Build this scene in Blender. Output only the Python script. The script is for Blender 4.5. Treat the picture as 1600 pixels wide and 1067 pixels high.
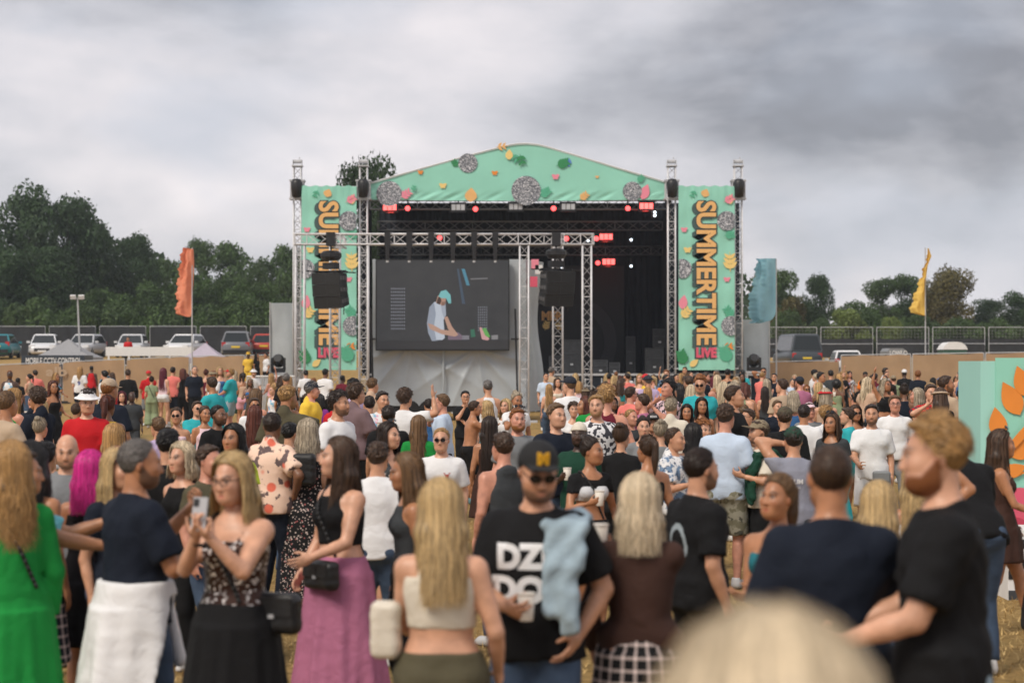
import bpy, math, random
import numpy as np
from mathutils import Vector, Matrix
R = math.radians
for o in list(bpy.data.objects): bpy.data.objects.remove(o)
scene = bpy.context.scene
COL = scene.collection
# ------------------------------------------------------------------ camera
HC = 2.05; FPX = 70/36*1600; YH = 566.0
cam = bpy.data.cameras.new('camera'); cam.lens = 70; cam.sensor_width = 36; cam.clip_end = 3000
camo = bpy.data.objects.new('camera', cam); COL.objects.link(camo)
camo.location = (0, 0, HC); camo.rotation_euler = (R(90)+math.atan(32.5/FPX), 0, 0)
cam.dof.use_dof = True; cam.dof.focus_distance = 26; cam.dof.aperture_fstop = 2.6
scene.camera = camo
# ------------------------------------------------------------------ world: overcast sky
SUN_EL, SUN_AZ = 48, -40      # azimuth: degrees from straight behind the camera, to the left
w = bpy.data.worlds.new('World'); scene.world = w; w.use_nodes = True
nt = w.node_tree; nt.nodes.clear()
def N(t, **k):
    n = nt.nodes.new(t)
    for a, v in k.items(): setattr(n, a, v)
    return n
L = nt.links.new
out = N('ShaderNodeOutputWorld'); bg = N('ShaderNodeBackground'); L(bg.outputs[0], out.inputs[0])
sky = N('ShaderNodeTexSky', sky_type='NISHITA', sun_disc=False)
sky.sun_elevation = R(SUN_EL); sky.sun_rotation = R(180+SUN_AZ)
tc = N('ShaderNodeTexCoord'); sep = N('ShaderNodeSeparateXYZ'); L(tc.outputs['Generated'], sep.inputs[0])
def MA(op, a, b=None, c=None):
    n = N('ShaderNodeMath', operation=op)
    for i, v in enumerate((a, b, c)):
        if v is None: continue
        if isinstance(v, (int, float)): n.inputs[i].default_value = v
        else: L(v, n.inputs[i])
    return n.outputs[0]
cmb = N('ShaderNodeCombineXYZ'); L(sep.outputs[0], cmb.inputs[0]); L(sep.outputs[1], cmb.inputs[1]); L(MA('MULTIPLY', sep.outputs[2], 2.3), cmb.inputs[2])
def noise(scale, det, rough, off, dist=0.0):
    mp = N('ShaderNodeMapping'); mp.inputs['Location'].default_value = off; L(cmb.outputs[0], mp.inputs[0])
    n = N('ShaderNodeTexNoise'); n.inputs['Scale'].default_value = scale; n.inputs['Detail'].default_value = det
    n.inputs['Roughness'].default_value = rough; n.inputs['Distortion'].default_value = dist; L(mp.outputs[0], n.inputs['Vector'])
    return n.outputs[0]
n1 = noise(3.3, 5, 0.48, (9.54, 9.1, 3.87), .25); n2 = noise(10, 7, 0.56, (7.0, 2.0, 4.0), .2); n3 = noise(5.0, 4, .5, (1.3, 9.2, 2.0), .3)
mixn = MA('ADD', MA('MULTIPLY', n1, .72), MA('MULTIPLY', n2, .28))
ramp = N('ShaderNodeValToRGB'); e = ramp.color_ramp.elements
e[0].position = .37; e[0].color = (.165, .166, .184, 1); e[1].position = .64; e[1].color = (.555, .515, .52, 1)
m = e.new(.445); m.color = (.290, .288, .310, 1); m = e.new(.51); m.color = (.390, .380, .402, 1)
L(mixn, ramp.inputs[0])
# gaps where thinner, bluer cloud shows
r2 = N('ShaderNodeValToRGB'); r2.color_ramp.elements[0].position = .50; r2.color_ramp.elements[1].position = .62
L(n3, r2.inputs[0])
mx = N('ShaderNodeMixRGB'); mx.inputs[2].default_value = (.33, .36, .42, 1); L(MA('MULTIPLY', r2.outputs[0], .35), mx.inputs[0]); L(ramp.outputs[0], mx.inputs[1])
# mix with the clear sky behind the cloud deck
sc = N('ShaderNodeVectorMath', operation='SCALE'); L(sky.outputs[0], sc.inputs[0]); sc.inputs['Scale'].default_value = .10
mx2 = N('ShaderNodeMixRGB'); mx2.inputs[0].default_value = .05; L(mx.outputs[0], mx2.inputs[1]); L(sc.outputs[0], mx2.inputs[2])
L(mx2.outputs[0], bg.inputs[0]); bg.inputs[1].default_value = 1.0
# ------------------------------------------------------------------ sun through cloud
sl = bpy.data.lights.new('sun', 'SUN'); sl.energy = 1.5; sl.angle = R(22); sl.color = (1, .91, .78)
so = bpy.data.objects.new('sun', sl); COL.objects.link(so)
so.rotation_euler = (R(90-SUN_EL), 0, R(SUN_AZ))
vs = scene.view_settings; vs.view_transform = 'Standard'; vs.look = 'None'; vs.exposure = 0.84; vs.gamma = 1; vs.use_curve_mapping = False
# ------------------------------------------------------------------ helpers
rng = random.Random(7); nr = np.random.default_rng(7)
def gz(x, y):
    """height of the ground: flat field, a bank behind the festival fence"""
    if y < 100: return 0.0
    t = min(max((y-100)/26, 0), 1); t = t*t*(3-2*t)
    z = 2.35*t
    if y > 126: z += min((y-126)/60, 1)*.8
    return z
def px(x, y, Y):
    """photo pixel at depth Y -> world point"""
    return Vector(((x-800)/FPX*Y, Y, HC-(y-YH)/FPX*Y))
MATS = {}
def mat(name, col=(.5, .5, .5), rough=.6, metal=0., var=0., vs_=6., bump=0., bs=30., emit=0., ecol=None, obj=False, spec=.5, alpha=1., trans=0., attr=None, sheen=0.):
    if name in MATS: return MATS[name]
    m = bpy.data.materials.new(name); m.use_nodes = True; MATS[name] = m
    t = m.node_tree; b = t.nodes['Principled BSDF']; l = t.links.new
    b.inputs['Roughness'].default_value = rough; b.inputs['Metallic'].default_value = metal
    b.inputs['Specular IOR Level'].default_value = spec
    if alpha < 1: b.inputs['Alpha'].default_value = alpha
    if trans: b.inputs['Transmission Weight'].default_value = trans
    if sheen: b.inputs['Sheen Weight'].default_value = sheen
    if obj:
        oi = t.nodes.new('ShaderNodeObjectInfo'); src = oi.outputs['Color']
    else:
        rgb = t.nodes.new('ShaderNodeRGB'); rgb.outputs[0].default_value = (*col, 1); src = rgb.outputs[0]
    co = t.nodes.new('ShaderNodeTexCoord')
    if var:
        n = t.nodes.new('ShaderNodeTexNoise'); n.inputs['Scale'].default_value = vs_; n.inputs['Detail'].default_value = 5
        l(co.outputs['Object'], n.inputs['Vector'])
        mr = t.nodes.new('ShaderNodeMapRange'); mr.inputs['From Min'].default_value = .3; mr.inputs['From Max'].default_value = .7
        mr.inputs['To Min'].default_value = 1-var; mr.inputs['To Max'].default_value = 1+var; l(n.outputs[0], mr.inputs[0])
        sc_ = t.nodes.new('ShaderNodeVectorMath'); sc_.operation = 'SCALE'; l(src, sc_.inputs[0]); l(mr.outputs[0], sc_.inputs['Scale']); src = sc_.outputs[0]
    if attr:
        a = t.nodes.new('ShaderNodeAttribute'); a.attribute_name = attr
        sc_ = t.nodes.new('ShaderNodeVectorMath'); sc_.operation = 'SCALE'; l(src, sc_.inputs[0]); l(a.outputs['Fac'], sc_.inputs['Scale']); src = sc_.outputs[0]
    l(src, b.inputs['Base Color'])
    if bump:
        n = t.nodes.new('ShaderNodeTexNoise'); n.inputs['Scale'].default_value = bs; n.inputs['Detail'].default_value = 4; l(co.outputs['Object'], n.inputs['Vector'])
        bp = t.nodes.new('ShaderNodeBump'); bp.inputs['Strength'].default_value = bump; bp.inputs['Distance'].default_value = .02
        l(n.outputs[0], bp.inputs['Height']); l(bp.outputs[0], b.inputs['Normal'])
    if emit:
        b.inputs['Emission Color'].default_value = (*(ecol or col), 1); b.inputs['Emission Strength'].default_value = emit
    return m
def link(o, parent=None):
    COL.objects.link(o)
    if parent is not None: o.parent = parent
    return o
def tag(o, label=None, cat=None, group=None, kind=None):
    if label: o['label'] = label
    if cat: o['category'] = cat
    if group: o['group'] = group
    if kind: o['kind'] = kind
    return o
def thing(name, loc, label, cat, group=None, rz=0., scale=1.):
    o = bpy.data.objects.new(name, None); o.location = loc; o.rotation_euler = (0, 0, rz); o.scale = (scale,)*3
    o.empty_display_size = .2
    return tag(link(o), label, cat, group)
def npmesh(name, v, f, material=None, smooth=False, attrs=None):
    """v (n,3) array, f (m,4) or (m,3) array"""
    v = np.asarray(v, dtype=np.float32); f = np.asarray(f, dtype=np.int32); m = bpy.data.meshes.new(name)
    n, k = f.shape
    m.vertices.add(len(v)); m.vertices.foreach_set('co', v.ravel())
    m.loops.add(n*k); m.loops.foreach_set('vertex_index', f.ravel())
    m.polygons.add(n); m.polygons.foreach_set('loop_start', np.arange(0, n*k, k, dtype=np.int32))
    if smooth: m.polygons.foreach_set('use_smooth', np.ones(n, dtype=bool))
    if attrs:
        for an, (ty, val) in attrs.items():
            at = m.attributes.new(an, ty, 'POINT')
            at.data.foreach_set('color' if ty == 'FLOAT_COLOR' else 'value', np.asarray(val, dtype=np.float32).ravel())
    if material: m.materials.append(material)
    m.update(calc_edges=True); m.validate()
    return m
class MB:
    def __init__(s): s.v = []; s.f = []
    def add(s, vs, fs):
        b = len(s.v); s.v += [tuple(p) for p in vs]; s.f += [tuple(i+b for i in q) for q in fs]; return s
    def box(s, c, d, rot=None, taper=1.):
        x, y, z = d[0]/2, d[1]/2, d[2]/2; P = []
        for sz in (-1, 1):
            k = 1 if sz < 0 else taper
            for sx, sy in ((-1, -1), (1, -1), (1, 1), (-1, 1)): P.append(Vector((sx*x*k, sy*y*k, sz*z)))
        if rot is not None: P = [rot @ p for p in P]
        c = Vector(c)
        return s.add([p+c for p in P], [(3, 2, 1, 0), (4, 5, 6, 7), (0, 1, 5, 4), (1, 2, 6, 5), (2, 3, 7, 6), (3, 0, 4, 7)])
    def bbox(s, a, b): return s.box([(i+j)/2 for i, j in zip(a, b)], [abs(j-i) for i, j in zip(a, b)])
    def tube(s, p, q, r, r2=None, n=6, cap=True):
        p, q = Vector(p), Vector(q); d = q-p
        if d.length < 1e-6: return s
        r2 = r if r2 is None else r2
        d.normalize(); a = d.orthogonal().normalized(); b = d.cross(a); P = []
        for c, rr in ((p, r), (q, r2)):
            for i in range(n):
                t = 2*math.pi*i/n; P.append(c+(a*math.cos(t)+b*math.sin(t))*rr)
        F = [(i, (i+1) % n, n+(i+1) % n, n+i) for i in range(n)]
        if cap: F += [tuple(range(n-1, -1, -1)), tuple(range(n, 2*n))]
        return s.add(P, F)
    def path(s, pts, r, n=6):
        for i in range(len(pts)-1):
            rr = r if isinstance(r, (int, float)) else r[i]; r2 = r if isinstance(r, (int, float)) else r[i+1]
            s.tube(pts[i], pts[i+1], rr, r2, n)
        return s
    def lathe(s, prof, n=16, c=(0, 0, 0), rot=None):
        c = Vector(c); P = []
        for (r, z) in prof:
            for i in range(n):
                t = 2*math.pi*i/n; q = Vector((r*math.cos(t), r*math.sin(t), z)); P.append((rot @ q if rot is not None else q)+c)
        F = []
        for j in range(len(prof)-1):
            for i in range(n): F.append((j*n+i, j*n+(i+1) % n, (j+1)*n+(i+1) % n, (j+1)*n+i))
        F += [tuple(range(n-1, -1, -1)), tuple(range((len(prof)-1)*n, len(prof)*n))]
        return s.add(P, F)
    def prism(s, poly, a, b, fn):
        """poly: list of (u,v); fn(u,v,t)->xyz; extruded between t=a and t=b"""
        n = len(poly)
        return s.add([fn(u, v, a) for u, v in poly]+[fn(u, v, b) for u, v in poly],
                     [tuple(range(n)), tuple(range(2*n-1, n-1, -1))]+[(i, n+i, n+(i+1) % n, (i+1) % n) for i in range(n)])
    def build(s, name, material, parent=None, local=False, smooth=False, kind=None):
        off = Vector((0, 0, 0)) if (local or parent is None) else parent.matrix_world.translation.copy()
        if parent is not None and not local:
            off = Vector(parent.location); pp = parent.parent
            while pp is not None: off += Vector(pp.location); pp = pp.parent
        me = bpy.data.meshes.new(name); me.from_pydata([(x-off.x, y-off.y, z-off.z) for x, y, z in s.v], [], s.f)
        if material: me.materials.append(material)
        if smooth: me.polygons.foreach_set('use_smooth', np.ones(len(me.polygons), dtype=bool))
        me.update(); o = bpy.data.objects.new(name, me); link(o, parent)
        if kind: o['kind'] = kind
        return o
def copy_tree(o, parent=None):
    c = o.copy(); COL.objects.link(c)
    if parent is not None: c.parent = parent
    for ch in list(o.children): copy_tree(ch, c)
    return c
def text_mesh(body, size=1., bold=0., depth=.0, font=None):
    """glyph mesh in the XY plane, baseline at 0, x from 0"""
    cu = bpy.data.curves.new('txt', 'FONT'); cu.body = body; cu.size = size; cu.offset = bold; cu.extrude = depth; cu.resolution_u = 4
    o = bpy.data.objects.new('txt', cu); COL.objects.link(o); dg = bpy.context.evaluated_depsgraph_get(); dg.update()
    me = bpy.data.meshes.new_from_object(o.evaluated_get(dg)); bpy.data.objects.remove(o)
    return me
def text_obj(name, body, fn, material, parent, size=1., bold=0.02, depth=.004, sx=1.):
    """fn maps glyph (x,y,z) to coordinates local to parent"""
    me = text_mesh(body, size, bold, depth)
    for v in me.vertices: v.co = fn(v.co.x*sx, v.co.y, v.co.z)
    me.materials.clear(); me.materials.append(material); me.update()
    return link(bpy.data.objects.new(name, me), parent)
# ------------------------------------------------------------------ materials of the setting
m_alu = mat('aluminium', (.66, .66, .68), .42, .15, var=.08)
m_black = mat('black_steel', (.012, .012, .014), .45)
m_blackcloth = mat('black_drape', (.008, .013, .023), .9, var=.3, vs_=2)
m_galv = mat('galvanised', (.50, .51, .53), .5, .15, var=.1)
m_mint = mat('mint_print', (.29, .65, .52), .65, var=.05, vs_=.8, bump=.15, bs=6)
m_mintd = mat('mint_side', (.36, .68, .60), .6, var=.05, vs_=.8)
m_gold = mat('gold_print', (.80, .46, .17), .6, var=.04); m_dark = mat('ink_print', (.03, .05, .055), .6)
m_shadow = mat('grey_print', (.055, .10, .095), .6)
m_orange = mat('orange_print', (.80, .26, .035), .6, var=.05); m_pink = mat('pink_print', (.72, .10, .17), .6); m_rose = mat('rose_print', (.85, .27, .36), .6)
m_leafp = mat('green_print', (.03, .25, .09), .6); m_leafl = mat('leaf_print', (.09, .42, .26), .6); m_blue = mat('blue_print', (.10, .24, .60), .6); m_yel = mat('yellow_print', (.85, .62, .22), .6)
m_tarp = mat('grey_tarp', (.42, .46, .49), .36, var=.10, vs_=1.2, bump=.25, bs=5)
m_deck = mat('stage_ply', (.02, .02, .022), .7)
m_white = mat('white_paint', (.74, .74, .74), .5, var=.04)
m_net = mat('black_netting', (.022, .024, .028), .85, var=.25, vs_=3)
m_glass = mat('car_glass', (.015, .02, .022), .08)
m_tyre = mat('tyre', (.015, .015, .015), .8)
m_hesh = mat('hessian', (.36, .235, .135), .85, var=.10, vs_=1.6, bump=.3, bs=80)
def disco_mat():
    m = bpy.data.materials.new('mirror_ball_print'); m.use_nodes = True; t = m.node_tree; l = t.links.new; b = t.nodes['Principled BSDF']; b.inputs['Roughness'].default_value = .5
    co = t.nodes.new('ShaderNodeTexCoord'); mp = t.nodes.new('ShaderNodeVectorMath'); mp.operation = 'SNAP'; mp.inputs[1].default_value = (.034, .034, .034); l(co.outputs['Object'], mp.inputs[0])
    wn = t.nodes.new('ShaderNodeTexWhiteNoise'); l(mp.outputs[0], wn.inputs['Vector'])
    r = t.nodes.new('ShaderNodeValToRGB'); r.color_ramp.elements[0].color = (.10, .11, .13, 1); r.color_ramp.elements[1].color = (.80, .80, .83, 1); r.color_ramp.elements[0].position = .25
    q = r.color_ramp.elements.new(.7); q.color = (.30, .31, .34, 1)
    l(wn.outputs[0], r.inputs[0]); l(r.outputs[0], b.inputs['Base Color']); return m
m_disco = disco_mat()
def ground_mat():
    m = bpy.data.materials.new('dry_grass'); m.use_nodes = True; t = m.node_tree; l = t.links.new; b = t.nodes['Principled BSDF']; b.inputs['Roughness'].default_value = .95; b.inputs['Specular IOR Level'].default_value = .1
    co = t.nodes.new('ShaderNodeTexCoord')
    def nz(s, d, r=.6):
        n = t.nodes.new('ShaderNodeTexNoise'); n.inputs['Scale'].default_value = s; n.inputs['Detail'].default_value = d; n.inputs['Roughness'].default_value = r; l(co.outputs['Object'], n.inputs['Vector']); return n.outputs[0]
    r = t.nodes.new('ShaderNodeValToRGB'); e = r.color_ramp.elements
    e[0].position = .32; e[0].color = (.17, .11, .042, 1); e[1].position = .70; e[1].color = (.56, .37, .15, 1); q = e.new(.5); q.color = (.38, .245, .095, 1)
    a = nz(9, 8, .75); l(a, r.inputs[0])
    r2 = t.nodes.new('ShaderNodeValToRGB'); r2.color_ramp.elements[0].position = .5; r2.color_ramp.elements[1].position = .7; l(nz(.35, 4), r2.inputs[0])
    mx = t.nodes.new('ShaderNodeMixRGB'); mx.inputs[2].default_value = (.17, .15, .055, 1); l(r.outputs[0], mx.inputs[1])
    mu = t.nodes.new('ShaderNodeMath'); mu.operation = 'MULTIPLY'; mu.inputs[1].default_value = .6; l(r2.outputs[0], mu.inputs[0]); l(mu.outputs[0], mx.inputs[0])
    l(mx.outputs[0], b.inputs['Base Color'])
    bp = t.nodes.new('ShaderNodeBump'); bp.inputs['Strength'].default_value = .8; bp.inputs['Distance'].default_value = .05; l(nz(35, 6, .8), bp.inputs['Height']); l(bp.outputs[0], b.inputs['Normal'])
    return m
# ------------------------------------------------------------------ ground
def make_ground():
    xs = np.concatenate([np.linspace(-400, -130, 6), np.linspace(-120, 120, 61), np.linspace(130, 400, 6)])
    ys = np.concatenate([np.linspace(-40, 90, 30), np.linspace(94, 150, 29), np.linspace(160, 260, 11), [300, 360, 420]])
    V = []; 
    for y in ys:
        for x in xs: V.append((x, y, gz(x, y)))
    n = len(xs); F = [(j*n+i, j*n+i+1, (j+1)*n+i+1, (j+1)*n+i) for j in range(len(ys)-1) for i in range(n-1)]
    me = npmesh('ground', V, F, ground_mat(), True); o = link(bpy.data.objects.new('ground', me)); o['kind'] = 'structure'
make_ground()
def make_straw():
    n = 60000; m = n
    Y = 4.5+26*nr.random(m)**1.6; X = (nr.random(m)-.5)*1.15*Y*.62; a = nr.random(m)*6.283; h = .015+.045*nr.random(m); ln = nr.normal(0, .03, m)
    la = nr.random(m)*6.283; w_ = .004+.004*nr.random(m)
    p = np.stack([X, Y, np.zeros(m)-.002], 1); d = np.stack([np.cos(a), np.sin(a), 0*a], 1)*w_[:, None]
    tip = p+np.stack([np.cos(la)*(.02+abs(ln)), np.sin(la)*(.02+abs(ln)), h], 1)
    V = np.stack([p-d, p+d, tip], 1).reshape(-1, 3); F = np.arange(3*m).reshape(-1, 3)
    sv = np.repeat(.6+.9*nr.random(m), 3)
    o = link(bpy.data.objects.new('straw_grass', npmesh('straw_grass', V, F, mat('straw', (.52, .36, .15), .9, attr='sv'), False, {'sv': ('FLOAT', sv)})))
    tag(o, 'short dry straw coloured grass covering the trampled field', 'grass', kind='stuff')
make_straw()
# ------------------------------------------------------------------ trusses
def truss_geo(p, q, w=.3, rc=.025, rb=.012, bay=None, up=None):
    p, q = Vector(p), Vector(q); d = (q-p); Ln = d.length; d.normalize()
    a = Vector((1, 0, 0)) if abs(d.z) > .9 else Vector((0, 0, 1)); b = d.cross(a).normalized(); a = b.cross(d).normalized()
    cs = [(a*sx+b*sy)*(w/2-rc) for sx, sy in ((-1, -1), (1, -1), (1, 1), (-1, 1))]
    nb = max(2, round(Ln/(bay or w))); chords = []; br = MB()
    for c in cs: chords.append((p+c, q+c))
    for i in range(4):
        c0, c1 = cs[i], cs[(i+1) % 4]
        for k in range(nb):
            s0, s1 = p+d*Ln*k/nb, p+d*Ln*(k+1)/nb
            br.tube(s0+c0, s1+c1, rb, n=4, cap=False) if (k+i) % 2 else br.tube(s0+c1, s1+c0, rb, n=4, cap=False)
            if k % 4 == 0: br.tube(s0+c0, s0+c1, rb, n=4, cap=False)
        br.tube(q+c0, q+c1, rb, n=4, cap=False)
    return chords, br
def truss_parts(parent, p, q, w=.3, rc=.025, rb=.012, bay=None, m=None, cross=False):
    ch, br = truss_geo(p, q, w, rc, rb, bay)
    if cross:
        _, b2 = truss_geo(q, p, w, rc, rb, bay); br.add(b2.v, b2.f)
    for a, b in ch: MB().tube(a, b, rc, n=8).build('chord', m or m_alu, parent, smooth=True)
    br.build('bracing', m or m_alu, parent)
SY = 82.0
def sx_(x): return (x-800)/FPX*SY
def sz_(y): return HC-(y-YH)/FPX*SY
m_alud = mat('aluminium_shaded', (.55, .55, .57), .4, .5)
# stage towers
for x, lab in ((466, 'outer lattice mast of the stage beside the platform with the gold top hat'), (569, 'inner lattice mast of the stage behind the video screen frame'),
               (1048.5, 'inner lattice mast between the open stage and the unobstructed SUMMERTIME banner'), (1152, 'outer lattice mast of the stage beside the blue flag')):
    X = sx_(x); t = thing('stage_tower', (X, SY-.35, 0), lab, 'tower', 'lattice masts of the main stage')
    truss_parts(t, (X, SY-.35, .12), (X, SY-.35, sz_(262)), .36, .028, .013, .32, cross=True)
    MB().box((X, SY-.35, .06), (.8, .8, .12)).build('base_plate', m_galv, t)
    zt = sz_(296); sl_ = MB()
    for dx in (-.25, .25):
        for dy in (-.25, .25): sl_.tube((X+dx, SY-.35+dy, zt-.45), (X+dx, SY-.35+dy, zt+.35), .03)
    for z in (zt-.42, zt+.32): sl_.box((X, SY-.62, z), (.62, .05, .07)); sl_.box((X, SY-.08, z), (.62, .05, .07)); sl_.box((X-.28, SY-.35, z), (.05, .5, .07)); sl_.box((X+.28, SY-.35, z), (.05, .5, .07))
    sl_.build('sleeve_block', m_galv, t)
    k = MB(); k.lathe([(.05, -.42), (.19, -.38), (.22, 0), (.24, .18), (.16, .34), (.05, .36)], 10, (X, SY-.66, zt+.02)); k.build('chain_motor', m_black, t, smooth=True)
    hd = MB(); zz = sz_(262)
    hd.box((X, SY-.35, zz+.03), (.44, .44, .05)); hd.tube((X-.15, SY-.35, zz+.22), (X+.15, SY-.35, zz+.22), .09, n=10); hd.box((X-.18, SY-.35, zz+.15), (.03, .2, .26)); hd.box((X+.18, SY-.35, zz+.15), (.03, .2, .26)); hd.tube((X+.08, SY-.35, zz+.2), (X+.08, SY-.35, zz+.40), .02)
    hd.build('head_pulley', m_galv, t)
# canopy of the stage
CT = [(578, 286), (650, 265.5), (720, 246), (792, 227), (808, 224.5), (824, 224), (842, 226), (858, 230), (915, 247), (975, 265), (1040, 284)]
canopy = thing('stage_canopy', (sx_(810), SY, sz_(315)), 'mint green peaked stage roof printed with mirror balls, leaves and butterflies', 'stage roof')
def ctop(x): return float(np.interp(x, [a for a, b in CT], [b for a, b in CT]))
def fascia():
    nx, nz_ = 180, 34; V = []; F = []
    for j in range(nz_+1):
        for i in range(nx+1):
            x = 579+(1040-579)*i/nx; bot = 314+2.0*math.cos((x-810)/231*1.5)-2; top = ctop(x); t = j/nz_; y = bot+(top-bot)*t
            band = math.exp(-((y-307)/6)**2)
            dy = .10*band*(math.sin(x*.11+.09*y*2)+.6*math.sin(x*.29+y*.5+1))+.05*math.sin(x*.03+t*3)+.05
            V.append((sx_(x), SY-.052+max(0, .32*dy), sz_(y)))
    n = nx+1
    for j in range(nz_):
        for i in range(nx): F.append((j*n+i, j*n+i+1, (j+1)*n+i+1, (j+1)*n+i))
    b = MB(); b.add(V, F); return b.build('fascia_sheet', m_mint, canopy, smooth=True)
fas = fascia()
rf = MB()
for (a, b), (c, d) in zip(CT[:-1], CT[1:]):
    rf.add([(sx_(a), SY-.06, sz_(b)), (sx_(c), SY-.06, sz_(d)), (sx_(c), SY+10, sz_(d)), (sx_(a), SY+10, sz_(b)),
            (sx_(a), SY-.06, sz_(b)-.06), (sx_(c), SY-.06, sz_(d)-.06), (sx_(c), SY+10, sz_(d)-.06), (sx_(a), SY+10, sz_(b)-.06)],
           [(0, 1, 2, 3), (7, 6, 5, 4), (4, 5, 1, 0)])
rf.build('roof_skin', mat('roof_pvc', (.55, .66, .63), .5), canopy)
pi_ = MB()
for (a, b), (c, d) in zip(CT[:-1], CT[1:]): pi_.tube((sx_(a), SY-.06, sz_(b)), (sx_(c), SY-.06, sz_(d)), .022)
pi_.build('edge_piping', m_white, canopy)
# flat prints ---------------------------------------------------------
def poly_leaf(n=9, wd=.28):
    P = []
    for i in range(n+1):
        t = i/n; P.append((t, wd*math.sin(math.pi*t**.8)))
    return P+[(t, -w_) for t, w_ in P[::-1][1:-1]]
def pr(b, poly, c, sc, ang, y):
    """add a flat printed polygon, 6 mm thick, facing -y"""
    ca, sa = math.cos(ang), math.sin(ang)
    b.prism(poly, 0, .006, lambda u_, v_, t: (c[0]+sc*(u_*ca-v_*sa), y-t, c[1]+sc*(u_*sa+v_*ca)))
def circ(n=28): return [(math.cos(2*math.pi*i/n), math.sin(2*math.pi*i/n)) for i in range(n)]
def p_ball(par, c, r, y): 
    b = MB(); pr(b, circ(), c, r, 0, y); b.build('mirror_ball_print', m_disco, par)
def p_frond(par, c, s_, ang, y, m, n=4, name='leaf_print'):
    b = MB(); pr(b, poly_leaf(7, .04), c, s_*1.1, ang, y)
    for i in range(n):
        t = .2+.75*i/n; q = (c[0]+s_*t*math.cos(ang), c[1]+s_*t*math.sin(ang))
        for sg in (-1, 1): pr(b, poly_leaf(7, .22), q, s_*.5*(1-.3*i/n), ang+sg*.8, y-.001*(i+1)-.0005*sg)
    b.build(name, m, par)
def p_leaf(par, c, s_, ang, y, m, name='leaf_print', wd=.28):
    b = MB(); pr(b, poly_leaf(9, wd), c, s_, ang, y); b.build(name, m, par)
def p_bfly(par, c, s_, y, m):
    b = MB()
    for k, (a, q) in enumerate(((.6, 1), (2.54, 1), (-.7, .7), (-2.44, .7))): pr(b, poly_leaf(7, .38), c, s_*q, a, y-.001*k)
    b.build('butterfly_print', m, par)
FY = SY-.075
def P2(x, y): return (sx_(x), sz_(y))
for x, y, r in ((731, 255, 15), (822, 298, 23), (608, 303, 20), (988, 299, 15)): p_ball(canopy, P2(x, y), r/38, FY-.004)
p_frond(canopy, P2(716, 262), 0.400, 2.2, FY, m_leafp, 3)
p_frond(canopy, P2(868, 260), 0.600, .35, FY, m_leafp, 4); p_frond(canopy, P2(890, 246), 0.440, -1.9, FY, m_blue, 2)
p_frond(canopy, P2(842, 308), 0.560, .6, FY, m_leafl, 4); p_frond(canopy, P2(905, 313), 0.480, .7, FY, m_gold, 3)
p_leaf(canopy, P2(1003, 312), 0.680, 1.2, FY, m_rose, 'feather_print', .3); p_frond(canopy, P2(996, 286), 0.400, .9, FY-.01, m_leafl, 3)
p_leaf(canopy, P2(735, 316), 0.600, 1.5, FY, m_gold, wd=.42); p_frond(canopy, P2(775, 230), 0.480, 0.1, FY, m_gold, 2); p_leaf(canopy, P2(795, 250), 0.440, 1.5, FY-.01, m_yel, wd=.35)
p_frond(canopy, P2(800, 240), 0.480, -1.0, FY, m_leafl, 2)
p_bfly(canopy, P2(868, 277), 0.192, FY, m_rose); p_bfly(canopy, P2(692, 291), 0.192, FY, m_yel); p_bfly(canopy, P2(933, 277), 0.096, FY, m_gold); p_bfly(canopy, P2(773, 271), 0.160, FY, m_orange); p_bfly(canopy, P2(657, 270), 0.144, FY, m_orange)
p_frond(canopy, P2(625, 310), 0.560, .6, FY, m_rose, 3); p_frond(canopy, P2(645, 300), 0.320, 1.3, FY-.01, m_leafl, 2); p_frond(canopy, P2(812, 240), 0.560, -1.3, FY-.02, m_leafp, 2)
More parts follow.
